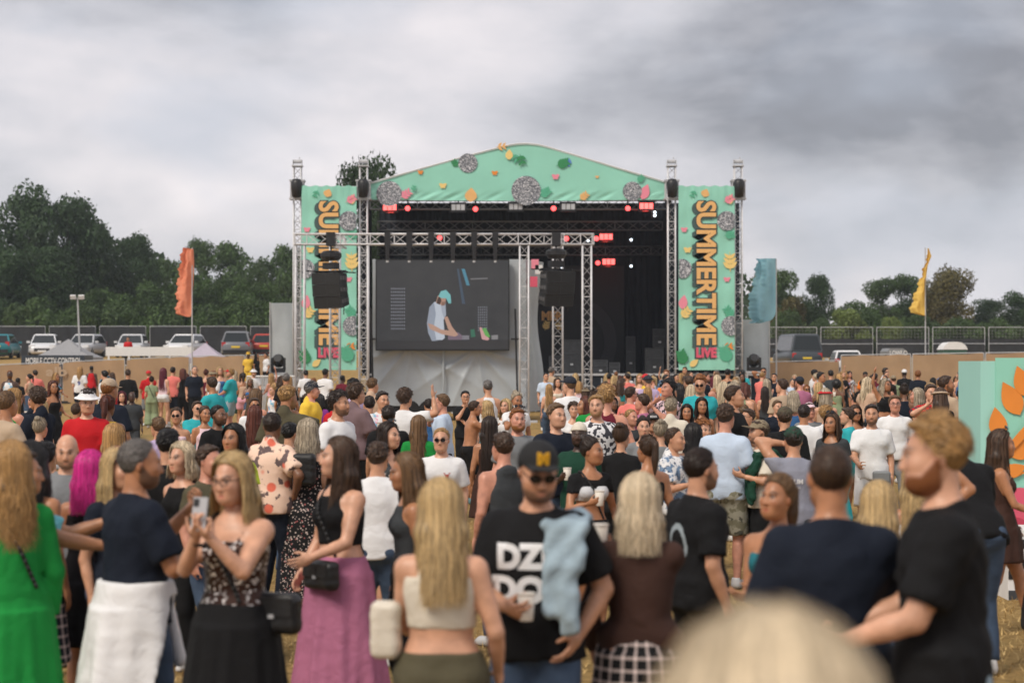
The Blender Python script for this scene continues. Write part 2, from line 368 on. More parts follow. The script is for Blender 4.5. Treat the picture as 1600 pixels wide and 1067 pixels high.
# banners -------------------------------------------------------------
def banner(x0, x1, y0, y1, lab, yy):
    t = thing('stage_banner', (sx_((x0+x1)/2), yy, sz_(y1)), lab, 'banner', 'SUMMERTIME LIVE banners beside the stage')
    nx, nz_ = 24, 60; V = []; F = []
    for j in range(nz_+1):
        for i in range(nx+1):
            x = x0+(x1-x0)*i/nx; y = y1+(y0-y1)*j/nz_
            fold = .02*math.sin(y*.12+x*.05)+.015*math.sin(x*.3+y*.02)+(.03*math.sin(x*.55) if y < y0+20 else 0)
            V.append((sx_(x), yy+.026+fold*.55, sz_(y)+(.03*math.sin(i*1.3) if j == nz_ else 0)))
    n = nx+1; b = MB(); b.add(V, [(j*n+i, j*n+i+1, (j+1)*n+i+1, (j+1)*n+i) for j in range(nz_) for i in range(nx)]); b.build('banner_sheet', m_mint, t, smooth=True)
    for zz in (y0+1, y0+19, y1-2): MB().tube((sx_(x0-6), yy+.12, sz_(zz)), (sx_(x1+6), yy+.12, sz_(zz)), .03).build('hanging_bar', m_galv, t)
    o0 = t.location; lx = (x0+x1)/2-1.5
    # SUMMERTIME reads downwards
    me = text_mesh('SUMMERTIME', 1, .045); xs = [v.co.x for v in me.vertices]; ys = [v.co.y for v in me.vertices]; X0, X1, Y0, Y1 = min(xs), max(xs), min(ys), max(ys)
    z0, z1 = sz_(y0+23), sz_(y0+247); w0, w1 = sx_(lx-15), sx_(lx+17)
    widths = []
    for nm, m, off, dyy, grow in (('lettering_shadow', m_shadow, (-.17, -.10), -.012, .0), ('lettering_shadow', m_shadow, (-.10, -.06), -.014, .0), ('lettering_outline', m_dark, (0, 0), -.018, .03), ('lettering', m_gold, (0, 0), -.026, -.012)):
        m2 = text_mesh('SUMMERTIME', 1, .045+grow, .004)
        for v in m2.vertices:
            u_ = (v.co.x-X0)/(X1-X0); q = (v.co.y-Y0)/(Y1-Y0)
            v.co = (w0+(w1-w0)*q+off[0]-o0.x, yy+dyy-v.co.z-o0.y, z0+(z1-z0)*u_+off[1]-o0.z)
        m2.materials.clear(); m2.materials.append(m); link(bpy.data.objects.new(nm, m2), t)
    me = text_mesh('LIVE', 1, .06); xs = [v.co.x for v in me.vertices]; ys = [v.co.y for v in me.vertices]; X0, X1, Y0, Y1 = min(xs), max(xs), min(ys), max(ys)
    z0, z1 = sz_(y0+266), sz_(y0+250); w0, w1 = sx_(lx-15), sx_(lx+17)
    for nm, m, off, dyy in (('lettering_outline', m_dark, (-.06, -.05), -.014), ('lettering', m_pink, (0, 0), -.022)):
        m2 = text_mesh('LIVE', 1, .06, .004)
        for v in m2.vertices:
            u_ = (v.co.x-X0)/(X1-X0); q = (v.co.y-Y0)/(Y1-Y0)
            v.co = (w0+(w1-w0)*u_+off[0]-o0.x, yy+dyy-v.co.z-o0.y, z0+(z1-z0)*q+off[1]-o0.z)
        m2.materials.clear(); m2.materials.append(m); link(bpy.data.objects.new(nm, m2), t)
    Q = lambda u_, v_: P2(x0+u_*(x1-x0), y0+v_*(y1-y0)); fy = yy-.012
    def hb(c, r, side=1):   # mirror ball cut by the banner's edge
        b = MB(); poly = [(max(min(math.cos(2*math.pi*i/28), (sx_(x1)-c[0])/r-.02), (sx_(x0)-c[0])/r+.02), math.sin(2*math.pi*i/28)) for i in range(28)]
        pr(b, poly, c, r, 0, fy-.004); b.build('mirror_ball_print', m_disco, t)
    hb(Q(.86, .19), .40); hb(Q(.06, .45), .40); hb(Q(.93, .76), .40)
    p_leaf(t, Q(.45, .06), .35, 1.2, fy, m_gold, wd=.5); p_frond(t, Q(.3, .02), .4, -2.0, fy, m_leafl, 2); p_frond(t, Q(.8, .09), .5, .5, fy, m_rose, 3); p_leaf(t, Q(.92, .1), .4, 1.5, fy, m_yel)
    p_bfly(t, Q(.1, .24), .17, fy, m_rose); p_bfly(t, Q(.16, .35), .2, fy, m_yel); p_bfly(t, Q(.86, .51), .17, fy, m_rose)
    p_frond(t, Q(.92, .47), .8, 1.6, fy, m_yel, 3); p_leaf(t, Q(.06, .67), .6, 1.4, fy, m_rose, wd=.3); p_frond(t, Q(.03, .72), .6, .8, fy-.01, m_yel, 3)
    p_frond(t, Q(.98, .72), .6, 2.2, fy, m_leafl, 3); p_frond(t, Q(.8, .27), .5, .1, fy-.01, m_leafl, 3); p_frond(t, Q(.78, .88), .5, .2, fy, m_orange, 2); p_frond(t, Q(.12, .98), .7, 1.9, fy, m_leafp, 4); p_leaf(t, Q(.2, .98), .45, .7, fy-.01, m_yel); p_frond(t, Q(.9, .97), .8, 1.9, fy, m_leafl, 4)
    return t
banner(1058, 1145, 293, 578, 'mint banner reading SUMMERTIME LIVE beside the blue flag, fully visible', SY-.75)
banner(474, 559, 293, 578, 'mint banner reading SUMMERTIME LIVE partly hidden behind a hanging speaker and truss', SY-.75)
# stage deck, drapes, backdrop ----------------------------------------
zd = 1.5
t = thing('stage_deck', (sx_(810), SY+5, 0), 'black stage platform of the main stage', 'stage')
MB().bbox((sx_(575), SY, zd-.12), (sx_(1195), SY+10, zd)).build('deck', m_deck, t)
MB().bbox((sx_(572), SY-.03, 0.02), (sx_(1195), SY-.005, zd-.02)).build('skirt_front', m_blackcloth, t)
b = MB()
for i in range(24): b.bbox((sx_(578)+i*.68, SY-.06, .02), (sx_(578)+i*.68+.05, SY-.035, zd-.1))
b.build('skirt_post', m_galv, t)
MB().bbox((sx_(575), SY-.1, zd+.002), (sx_(1190), SY-.04, zd+.09)).build('deck_rail', m_galv, t)
def drape(name, a, b_, z0, z1, lab, n=60):
    """pleated cloth between two ground points"""
    a, b_ = Vector(a), Vector(b_); d = b_-a; nn = Vector((-d.y, d.x)).normalized(); V = []; F = []
    for i in range(n*4+1):
        p = a+d*i/(n*4); off = .06*math.sin(i*1.55)+.03*math.sin(i*.37)
        for z in (z0, z1): V.append((p.x+nn.x*off, p.y+nn.y*off, z))
    F = [(2*i, 2*i+2, 2*i+3, 2*i+1) for i in range(n*4)]
    o = MB().add(V, F).build(name, m_blackcloth, smooth=True); tag(o, lab, 'curtain'); return o
drape('stage_drape', (sx_(570), SY+9), (sx_(1195), SY+9), zd, sz_(290), 'black pleated drape across the back of the stage')
drape('stage_drape', (sx_(1050), SY+.7), (sx_(1050)+.3, SY+9), zd, sz_(300), 'black side drape of the stage behind the unobstructed banner', 30)
drape('stage_drape', (sx_(566), SY+.7), (sx_(566)-.3, SY+9), zd, sz_(300), 'black side drape of the stage behind the video screen', 30)
# roof trusses over the stage
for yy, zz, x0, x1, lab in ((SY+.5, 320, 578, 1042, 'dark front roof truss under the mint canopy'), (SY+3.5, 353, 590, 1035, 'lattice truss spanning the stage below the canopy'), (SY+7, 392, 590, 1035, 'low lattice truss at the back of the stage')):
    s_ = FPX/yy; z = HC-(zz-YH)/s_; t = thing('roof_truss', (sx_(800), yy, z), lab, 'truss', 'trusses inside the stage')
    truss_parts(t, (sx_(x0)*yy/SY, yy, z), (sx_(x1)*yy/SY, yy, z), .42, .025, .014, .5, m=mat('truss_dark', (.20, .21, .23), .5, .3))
m_red = mat('red_light', (.6, .04, .04), .4, emit=2.5, ecol=(1, .06, .06)); m_redp = mat('pink_light', (.6, .06, .06), .4, emit=2.2, ecol=(1, .09, .08)); m_spot = mat('white_light', (1, 1, 1), .4, emit=2.5, ecol=(.75, .88, 1))
nl = 0
for x, y, kind in ((609, 324, 'p'), (1010, 322, 'p'), (947, 370, 'p'), (951, 409, 'p'), (637, 326, 'r'), (743, 327, 'r'), (865, 326, 'r'), (981, 326, 'r'), (932, 373, 'r'), (885, 373, 'r'), (934, 411, 'r'), (687, 372, 'r'), (986, 375, 'w'), (986, 416, 'w'), (919, 376, 'w'), (878, 418, 'w'), (1023, 332, 'w'), (1023, 337, 'w'), (716, 324, 'd'), (888, 323, 'd'), (806, 323, 'd')):
    yy = SY+(.15 if y < 345 else 3.1 if y < 390 else 6.6); p = px(x, y, yy); q = rng.random()
    kindn = {'p': ('blinder_light', 'wide red blinder light glowing on the stage rig'), 'r': ('stage_spotlight', 'round red spotlight glowing on the stage rig'), 'w': ('stage_spotlight', 'small white pin light on the stage rig'), 'd': ('blinder_light', 'unlit grey blinder panel under the stage canopy')}[kind]
    t = thing(kindn[0], p, kindn[1], 'stage light', kindn[1]+'s')
    if kind == 'p':
        lt = bpy.data.lights.new('red_glow', 'POINT'); lt.energy = 5; lt.color = (1, .06, .05); lt.shadow_soft_size = .15; lo_ = link(bpy.data.objects.new('red_glow', lt), t); lo_.location = (0, .45, -.35)
    if kind in 'pd':
        MB().bbox((p.x-.33, yy-.05, p.z-.20), (p.x+.33, yy+.25, p.z+.20)).build('housing', m_black, t)
        for k in (-1, 0, 1): MB().bbox((p.x+k*.19-.08, yy-.08, p.z-.12), (p.x+k*.19+.08, yy-.052, p.z+.12)).build('lamp', m_redp if kind == 'p' else m_galv, t)
    else:
        MB().lathe([(.09, 0), (.14, .04), (.12, .3), (.05, .36)], 12, (p.x, yy-.1, p.z), Matrix.Rotation(R(-90), 3, 'X')).build('housing', m_black, t)
        rr = .105 if kind == 'r' else .055
        MB().lathe([(.01, -.03), (rr, -.02), (rr, 0.0)], 14, (p.x, yy-.1, p.z), Matrix.Rotation(R(-90), 3, 'X')).build('lamp', m_red if kind == 'r' else m_spot, t)
    MB().box((p.x, yy+.1, p.z+.26), (.06, .06, .25)).build('clamp', m_black, t)
# stage equipment
m_case = mat('flight_case', (.035, .037, .042), .6, var=.3); m_dgrey = mat('logo_grey', (.045, .048, .055), .7)
t = thing('logo_board', (sx_(940), SY+8.6, zd), 'dark backdrop board with a large grey ring logo at the back of the stage', 'backdrop')
s8 = FPX/(SY+8.6)
MB().bbox((px(830, 0, SY+8.6).x, SY+8.6, zd), (px(975, 0, SY+8.6).x, SY+8.7, px(0, 415, SY+8.6).z)).build('board', mat('board_dark', (.012, .014, .018), .6), t)
c = px(905, 535, SY+8.57); b = MB(); ring = []
for k in range(-14, 15):
    a0, a1 = k/15*1.25, (k+1)/15*1.25; P = [(1.15*math.cos(a0), 1.35*math.sin(a0)), (1.7*math.cos(a0), 1.95*math.sin(a0)), (1.7*math.cos(a1), 1.95*math.sin(a1)), (1.15*math.cos(a1), 1.35*math.sin(a1))]
    b.prism(P, 0, .01, lambda u_, v_, q: (c.x+u_, SY+8.58-q, c.z+v_))
b.build('ring_logo', m_dgrey, t)
me_par = t; o0 = t.location
p = px(846, 500, SY+8.5); text_obj('lettering', 'MER', lambda a, b_, c_: (p.x+a*.5-o0.x, SY+8.56-c_-o0.y, p.z+b_*.55-o0.z), m_gold, t, 1, .05)
p_frond(t, (p.x+.15, p.z-.5), .5, 1.3, SY+8.58, m_yel, 3); p_frond(t, (p.x+1.0, p.z-.5), .5, 2.2, SY+8.58, m_yel, 3)
for i, (x, y, w_, h_, yy) in enumerate(((893, 582, 30, 55, SY+4), (1022, 585, 28, 42, SY+4), (985, 585, 14, 60, SY+6), (1030, 545, 20, 30, SY+5), (938, 585, 22, 24, SY+3), (868, 584, 20, 30, SY+4.5), (960, 585, 16, 20, SY+2.5))):
    s_ = FPX/yy; X = (x-800)/s_; ww = w_/s_; hh = h_/s_; z0 = zd+.002 if y > 560 else zd+42/s_+.003
    t = thing('flight_case', (X, yy, z0), ['black road case stacked behind the truss leg on stage', 'wide black road case at the side of the stage', 'tall narrow black amplifier rack on stage', 'small black road case sitting on a wider one', 'low black monitor case at the stage front', 'black road case beside the ring logo', 'smallest black box on the stage floor'][i], 'case')
    MB().bbox((X-ww/2, yy-.3, z0), (X+ww/2, yy+.3, z0+hh)).build('shell', m_case, t)
    e_ = MB()
    for sx in (-1, 1): e_.tube((X+sx*(ww/2-.01), yy-.31, z0+.01), (X+sx*(ww/2-.01), yy-.31, z0+hh-.01), .016)
    for zz in (.02, hh*.6, hh-.02): e_.tube((X-ww/2, yy-.31, z0+zz), (X+ww/2, yy-.31, z0+zz), .014)
    e_.build('edge_trim', mat('case_trim', (.10, .105, .115), .5, .3), t)
    MB().box((X, yy-.315, z0+hh*.3), (.12, .02, .08)).build('latch', m_galv, t)
# grey tarp sheds beside the stage
def tarp_box(x0, x1, y0, yy, depth, lab, sag=.10):
    s_ = FPX/yy; X0, X1 = (x0-800)/s_, (x1-800)/s_; z1 = HC-(y0-YH)/s_; t = thing('tarp_shelter', ((X0+X1)/2, yy, 0), lab, 'shelter')
    nx, nz_ = 20, 40; V = []; 
    for j in range(nz_+1):
        for i in range(nx+1):
            u_, v_ = i/nx, j/nz_; fold = sag*(math.sin(u_*5+v_*3.3)*.5+.35*math.sin(u_*3-v_*7)+.12*math.sin(u_*11+v_*4))*.8
            V.append((X0+(X1-X0)*u_, yy+fold, .02+(z1-.02)*v_))
    n = nx+1; F = [(j*n+i, j*n+i+1, (j+1)*n+i+1, (j+1)*n+i) for j in range(nz_) for i in range(nx)]
    MB().add(V, F).build('front_sheet', m_tarp, t, smooth=True)
    MB().bbox((X0-.02, yy+.14, .02), (X1+.02, yy+depth, z1+.02)).build('tarp_body', m_tarp, t)
    b = MB()
    for X in (X0, X1): b.tube((X, yy-.02, 0), (X, yy-.02, z1+.05), .03)
    b.build('pole', m_galv, t)
tarp_box(422, 462, 474, 88, 3, 'grey tarpaulin shelter beside the partly hidden SUMMERTIME banner'); tarp_box(1160, 1202, 500, 86, 3, 'plain grey tarpaulin shelter behind the blue flag')
# ------------------------------------------------------------------ video screen trailer
TY = 70.2
def tx_(x, Y=TY): return (x-800)/FPX*Y
def tz_(y, Y=TY): return HC-(y-YH)/FPX*Y
trailer = t = thing('screen_trailer', (tx_(700), TY, 0), 'grey tarpaulin clad trailer carrying the large video screen', 'trailer')
def tarp_sheet():
    x0, x1, z0, z1 = tx_(582), tx_(822), tz_(634), tz_(405); nx, nz_ = 110, 90; V = []
    cs = [(tx_(640), tz_(540), 1.), (tx_(745), tz_(545), 1.)]
    for j in range(nz_+1):
        for i in range(nx+1):
            X = x0+(x1-x0)*i/nx; Z = z0+(z1-z0)*j/nz_; f = 0
            for cx, cz, k in cs:
                dx, dz = X-cx, Z-cz; r = math.hypot(dx, dz)+.15; a = math.atan2(dx, -dz)
                f += .15*k*min(r, 1.4)*(abs(math.sin(a*5.5+.7*cx))**.6-.5)*math.exp(-r/1.9)*(1 if dz < .3 else .4)
            V.append((X, TY+f, Z))
    n = nx+1; F = [(j*n+i, j*n+i+1, (j+1)*n+i+1, (j+1)*n+i) for j in range(nz_) for i in range(nx)]
    return MB().add(V, F).build('front_sheet', m_tarp, trailer, smooth=True)
tarp_sheet()
MB().bbox((tx_(583), TY+.14, .55), (tx_(820), TY+2.5, tz_(406))).build('tarp_body', m_tarp, t)
b = MB(); V = []; nz_ = 40
for j in range(nz_+1):
    z = .3+(tz_(405)-.3)*j/nz_
    for i in range(13):
        u_ = i/12; V.append((tx_(822)+u_*(.55+.12*math.sin(z*1.3)), TY+.02+u_*2.2+.06*math.sin(u_*14+z*1.1), z))
b.add(V, [(j*13+i, j*13+i+1, (j+1)*13+i+1, (j+1)*13+i) for j in range(nz_) for i in range(12)]); b.build('side_sheet', m_tarp, t, smooth=True)
MB().tube((tx_(693), TY-.09, .62), (tx_(693), TY-.09, tz_(548)), .035, n=8).build('tarp_seam_pole', m_tarp, t)
for k, (xx, z0, z1, m) in enumerate(((836, 405, 420, m_rose), (842, 414, 428, m_white), (834, 432, 448, m_pink))):
    MB().bbox((tx_(xx)-.13, TY+.02, tz_(z1)), (tx_(xx)+.13, TY+.28, tz_(z0))).build('warning_tape', m, t)
MB().bbox((tx_(590), TY+.1, .30), (tx_(815), TY+2.3, .56)).build('chassis', m_black, t)
for xx in (640, 670):
    MB().lathe([(.05, -.11), (.33, -.11), (.36, -.08), (.36, .08), (.33, .11), (.05, .11)], 18, (tx_(xx)-.0, TY+.12, .36), Matrix.Rotation(R(90), 3, 'X')).build('wheel', m_tyre, t)
for xx in (592, 812): MB().box((tx_(xx), TY+.2, .15), (.16, .16, .3)).build('support_leg', m_galv, t)
# LED screen
t = scr = thing('video_screen', (tx_(693), TY-.3, tz_(548)), 'large video screen showing a performer in white tee and teal cap at decks', 'screen')
def scm(n, c, e): return mat(n, tuple(q*.25 for q in c), .5, emit=e*.5, ecol=c)
MB().bbox((tx_(588), TY-.42, tz_(548)), (tx_(796), TY-.12, tz_(406))).build('cabinet', m_black, t)
m_pic = mat('screen_picture', (.022, .022, .022), .9, var=.3, vs_=1.5, spec=.1, emit=.026, ecol=(.9, .9, .95)); MB().bbox((tx_(590), TY-.435, tz_(546)), (tx_(794.5), TY-.421, tz_(408))).build('display_panel', m_pic, t)
sy = TY-.44
def sp(poly, c, e=.55, name='screen_image', d=0.):
    b = MB(); P = [(tx_(a, sy), tz_(b_, sy)) for a, b_ in poly]; b.prism(P, 0, .003, lambda u_, v_, q: (u_, sy-.004-d-q, v_)); b.build(name, scm('screen_%d_%d_%d' % tuple(int(k*255) for k in c), c, e), t)
sp([(590.5, 532), (794, 530), (794, 545.5), (590.5, 545.5)], (.05, .05, .055), .5)
for i in range(8):
    for j in range(13): sp([(611+i*2.9, 450+j*5.2), (612.4+i*2.9, 450+j*5.2), (612.4+i*2.9, 452.2+j*5.2), (611+i*2.9, 452.2+j*5.2)], (.36, .38, .45), .5, 'screen_pixel_lamp')
for i in range(5):
    for j in range(10): sp([(747+i*3.2, 479+j*4), (748.4+i*3.2, 479+j*4), (748.4+i*3.2, 481+j*4), (747+i*3.2, 481+j*4)], (.36, .38, .45), .5, 'screen_pixel_lamp')
sp([(721, 420), (726, 420), (734, 446), (729, 446)], (.10, .30, .42), .6, 'screen_light_beam'); sp([(714, 420), (717, 420), (727, 475), (722, 475)], (.08, .12, .18), .5, 'screen_light_beam')
sp([(735, 435), (762, 434), (762, 436), (735, 437)], (.3, .3, .32), .4); 
# performer on the screen
sp([(671, 480), (678, 472), (688, 470), (696, 474), (697, 492), (693, 500), (695, 528), (689, 533), (675, 533), (669, 520), (667, 505)], (.62, .68, .78), .62, 'screen_performer')
sp([(681, 473), (684, 462), (692, 460), (697, 466), (696, 474), (690, 477)], (.55, .33, .25), .6, 'screen_performer', .004)
sp([(685, 463), (689, 455), (697, 453), (704, 461), (705, 474), (701, 474), (697, 466), (690, 466)], (.24, .62, .64), .6, 'screen_performer', .008)
sp([(668, 505), (676, 507), (690, 515), (707, 517), (714, 522), (711, 526), (690, 522), (672, 514)], (.60, .37, .28), .6, 'screen_performer', .004)
sp([(694, 496), (699, 494), (706, 510), (716, 523), (711, 526), (700, 514)], (.60, .37, .28), .6, 'screen_performer', .005)
sp([(671, 480), (678, 472), (681, 490), (678, 512), (682, 532), (675, 533), (669, 520), (667, 505)], (.36, .41, .50), .62, 'screen_performer', .002); sp([(688, 470), (696, 474), (697, 492), (694, 498), (690, 486)], (.45, .50, .60), .62, 'screen_performer', .002); sp([(684, 466), (687, 462), (690, 470), (687, 476), (682, 474)], (.10, .06, .05), .5, 'screen_performer', .006); sp([(690, 472), (696, 471), (695, 477), (690, 478)], (.34, .19, .14), .5, 'screen_performer', .007)
sp([(700, 522), (716, 519), (724, 526), (722, 531), (700, 531)], (.30, .22, .30), .4, 'screen_equipment'); sp([(735, 515), (741, 514), (743, 526), (736, 527)], (.05, .22, .14), .5, 'screen_equipment')
sp([(749, 512), (752, 511), (758, 524), (765, 529), (762, 532), (753, 530)], (.75, .42, .42), .6, 'screen_equipment', .004); sp([(752, 514), (759, 512), (766, 526), (760, 529)], (.16, .50, .12), .6, 'screen_equipment')
sp([(722, 524), (733, 524), (733, 532), (722, 532)], (.35, .35, .4), .4, 'screen_equipment'); sp([(768, 524), (778, 523), (778, 531), (768, 532)], (.4, .4, .42), .4, 'screen_equipment')
# flat-panel stands and cable poles by the trailer
for x, y0, y1, lab in ((581, 482, 628, 'thin black steel pole leaning on the trailer by the striped tower leg'), (805, 483, 640, 'black cable pole at the trailer corner under the right speaker')):
    lab = lab.replace(' under the right speaker', ' beside the receding tarpaulin side').replace(' by the striped tower leg', ' below the performer image')
    t = thing('stand_pole', (tx_(x), TY-.5, 0), lab, 'pole'); MB().tube((tx_(x)+.1, TY-.5, 0.01), (tx_(x), TY-.42, tz_(y0)), .035, n=8).build('shaft', m_black, t); MB().box((tx_(x), TY-.5, tz_(530)), (.3, .06, .06)).build('cross_bar', m_black, t); MB().box((tx_(x)+.1, TY-.5, .03), (.4, .4, .05)).build('foot', m_black, t)
# ------------------------------------------------------------------ truss goalposts and speakers
GY = 68.0
def gx(x, Y=GY): return (x-800)/FPX*Y
def gzz(y, Y=GY): return HC-(y-YH)/FPX*Y
for x, Y, ytop, lab in ((469, GY, 383, 'aluminium truss leg standing nearest the platform of guests'), (568.5, GY, 383, 'aluminium truss leg between the banner and the video screen'), (523.5, GY+2.3, 383, 'aluminium truss leg standing behind the speaker that hides the banner'),
                        (819, GY, 383, 'aluminium truss leg at the open corner of the screen trailer'), (917, GY, 383, 'aluminium truss leg standing alone in front of the open stage'), (871.5, GY+2.3, 383, 'aluminium truss leg standing behind the speaker in front of the stage')):
    X = gx(x, Y); t = thing('truss_tower', (X, Y, 0), lab, 'truss', 'truss legs of the speaker frame')
    truss_parts(t, (X, Y, .06), (X, Y, gzz(ytop if Y == GY else 374, GY)), .36 if Y == GY else .40, .03, .014, .36, cross=True)
    MB().box((X, Y, .03), (.9, .9, .06)).build('base_plate', m_galv, t)
zt, zb = gzz(366), gzz(382); zc = (zt+zb)/2
t = thing('truss_beam', (gx(690), GY, zb), 'long horizontal aluminium truss beam above the video screen', 'truss')
truss_parts(t, (gx(460), GY, zc), (gx(928), GY, zc), zt-zb+.06, .03, .015, .42)
for x in (471, 570, 523, 819, 872, 916):
    b = MB()
    for dx in (-.2, .2): b.tube((gx(x)+dx, GY-.2, zb-.02), (gx(x)+dx, GY-.2, zt), .02)
    b.build('corner_bracket', m_alu, t)
for x, lab in ((523.5, 'short truss spur over the speaker that hides the banner'), (871.5, 'short truss spur over the speaker in front of the stage')):
    X = gx(x); t = thing('truss_spur', (X, GY+1.2, zc), lab, 'truss', 'truss spurs'); truss_parts(t, (X, GY+.25, zc), (X, GY+2.6, zc), .38, .025, .013, .38)
for i, x in enumerate((606, 640, 674, 708, 741, 774)):
    X = gx(x); t = thing('beam_light', (X, GY-.1, gzz(400)), 'black batten light hanging from the long truss beam', 'stage light', 'black batten lights hanging from the truss beam')
    MB().box((X, GY-.27, zc), (.20, .10, .5)).build('clamp', m_black, t); MB().box((X, GY-.27, zc-.48), (.12, .12, .5), taper=1.2).build('housing', m_black, t)
    MB().tube((X, GY-.27, zc-.72), (X, GY-.27, zc-.80), .05, n=8).build('lamp', m_galv, t)
m_spk = mat('speaker_black', (.018, .018, .019), .55, var=.2); m_grille = mat('speaker_grille', (.012, .012, .012), .75)
def line_array(x, yt, yb, rz, lab):
    X = gx(x); ztop = gzz(yt); t = thing('line_array_speaker', (X, GY, gzz(yb)), lab, 'speaker', 'hanging speaker arrays')
    rot = Matrix.Rotation(rz, 3, 'Z'); o = Vector((X, GY, 0)); n = 3; hh = (ztop-gzz(yb))/n
    for i in range(n):
        zc_ = ztop-hh*(i+.5); tilt = Matrix.Rotation(R(1+5*i), 3, 'X'); rr = rot @ tilt
        c = o+rot @ Vector((0, .012*i+.022*i*i, 0))+Vector((0, 0, zc_))
        bx = MB(); P = [Vector((sx*wx, y, sz*h_)) for y, wx, h_ in ((-.32, .58, hh*.525), (.32, .44, hh*.48)) for sx in (-1, 1) for sz in (-1, 1)]
        bx.add([rr @ p+c for p in P], [(0, 1, 3, 2), (4, 6, 7, 5), (0, 2, 6, 4), (1, 5, 7, 3), (0, 4, 5, 1), (2, 3, 7, 6)]); cab = bx.build('speaker_cabinet', m_spk, t)
        g = MB(); g.box(c+rr @ Vector((-.28, -.315, 0)), (.52, .02, hh*.86), rr); g.box(c+rr @ Vector((.28, -.315, 0)), (.52, .02, hh*.86), rr)
        gr_ = g.build('grille', m_grille, cab)
        h = MB()
        for sx in (-1, 1):
            for y in (-.18, .0, .18): h.box(c+rr @ Vector((sx*(.545-.04*(y+.18)/.36*1.2+.012), y, hh*.05)), (.02, .10, .13), rr)
        h.build('rigging_plate', m_galv if i == 9 else mat('plate_grey', (.10, .10, .105), .5), cab)
    f = MB(); f.box(o+Vector((0, 0, ztop+.06)), (1.25, .08, .07), rot); f.box(o+rot @ Vector((-.4, 0, 0))+Vector((0, 0, ztop+.05)), (.06, .8, .06), rot); f.box(o+rot @ Vector((.4, 0, 0))+Vector((0, 0, ztop+.05)), (.06, .8, .06), rot)
    f.tube(o+Vector((-.85, 0, ztop+.08)), o+Vector((.85, .0, ztop+.02)), .022); f.build('fly_frame', m_black, t)
    m2 = MB(); m2.lathe([(.05, 0), (.28, .02), (.36, .14), (.36, .26), (.25, .34), (.06, .36)], 12, o+Vector((0, 0, ztop+.42))); m2.box(o+Vector((0, 0, ztop+.25)), (.5, .3, .22), rot); m2.build('chain_motor', m_black, t, smooth=False)
    ch = MB(); z = ztop+.78; k = 0
    while z < gzz(384):
        ch.box(o+Vector((0, 0, z)), (.07 if k % 2 else .03, .03 if k % 2 else .07, .11)); z += .09; k += 1
    ch.box(o+Vector((0, -.02, (zt+zb)/2)), (.30, .5, .46)); ch.build('hoist_chain', m_black, t)
    cb = MB(); cb.path([o+Vector((.15, .1, ztop+.4)), o+Vector((.30, .2, ztop+.1)), o+Vector((.42, .3, ztop-.6)), o+Vector((.40, .45, ztop-1.4))], .018); cb.build('cable', m_black, t)
line_array(517, 427, 479, R(-32), 'black three-box line array speaker hanging in front of the SUMMERTIME banner')
line_array(869, 424, 476, R(32), 'black three-box line array speaker hanging in front of the open stage')
# ------------------------------------------------------------------ flags
def flag(name, pole, yb, yt, outline, Y, m, lab, tw=.22):
    X = (pole-800)/FPX*Y; s_ = FPX/Y; zt = HC-(yt-YH)/s_; g = gz(X, Y); t = thing(name, (X, Y, g), lab, 'flag')
    MB().tube((X, Y, g), (X, Y, zt+.05), .035, .022, n=8).build('pole', m_galv, t)
    # outline: list of (y, xleft, xright) rows
    V = []; nx = 14; rows = []
    ys = np.linspace(outline[0][0], outline[-1][0], 46)
    for j, y in enumerate(ys):
        xl = float(np.interp(y, [r[0] for r in outline], [r[1] for r in outline])); xr = float(np.interp(y, [r[0] for r in outline], [r[2] for r in outline]))
        jag = 2.2*math.sin(y*.31)+1.6*math.sin(y*.83+1)
        if xr-xl > 6: xl += jag*.8
        for i in range(nx+1):
            u_ = i/nx; x = xl+(xr-xl)*u_; fold = tw*(math.sin(u_*7+y*.03)*.6+.4*math.sin(u_*13-y*.05))*(1-u_)**.5+.9*tw*(abs(u_-.45)-.45)
            V.append(((x-800)/s_, Y+fold, HC-(y-YH)/s_))
    n = nx+1; F = [(j*n+i, (j+1)*n+i, (j+1)*n+i+1, j*n+i+1) for j in range(len(ys)-1) for i in range(nx)]
    MB().add(V, F).build('flag_cloth', m, t, smooth=True)
def flagmat(n, c):
    m = mat(n, c, .7, var=.05, vs_=2); b = m.node_tree.nodes['Principled BSDF']; b.inputs['Subsurface Weight'].default_value = 0
    tr = m.node_tree.nodes.new('ShaderNodeBsdfTranslucent'); tr.inputs[0].default_value = (*c, 1); mx_ = m.node_tree.nodes.new('ShaderNodeMixShader'); mx_.inputs[0].default_value = .35
    o_ = m.node_tree.nodes['Material Output']; m.node_tree.links.new(b.outputs[0], mx_.inputs[1]); m.node_tree.links.new(tr.outputs[0], mx_.inputs[2]); m.node_tree.links.new(mx_.outputs[0], o_.inputs[0]); return m
flag('feather_flag', 300, 590, 389, [(387, 286, 289), (389, 285, 302), (410, 282, 303), (440, 277, 302), (455, 274, 301), (470, 275, 300), (491, 273, 299), (495, 290, 297)], 84, flagmat('flag_orange', (.90, .33, .19)), 'tall orange feather flag on a thin pole by the tan fence')
flag('feather_flag', 1213, 570, 406, [(404, 1182, 1213), (430, 1179, 1213), (450, 1176, 1213), (470, 1170, 1213), (482, 1173, 1213), (493, 1168, 1211), (500, 1178, 1206), (505, 1172, 1190)], 84, flagmat('flag_blue', (.36, .66, .76)), 'pale turquoise blue flag on a pole beside the stage', .3)
flag('feather_flag', 1446, 560, 388, [(388, 1450, 1451), (400, 1449, 1456), (415, 1444, 1450), (430, 1440, 1448), (450, 1434, 1447), (470, 1427, 1447), (488, 1423, 1447), (493, 1440, 1447)], 92, flagmat('flag_yellow', (.90, .62, .14)), 'slim yellow pennant flag on a pole behind the tan fence')
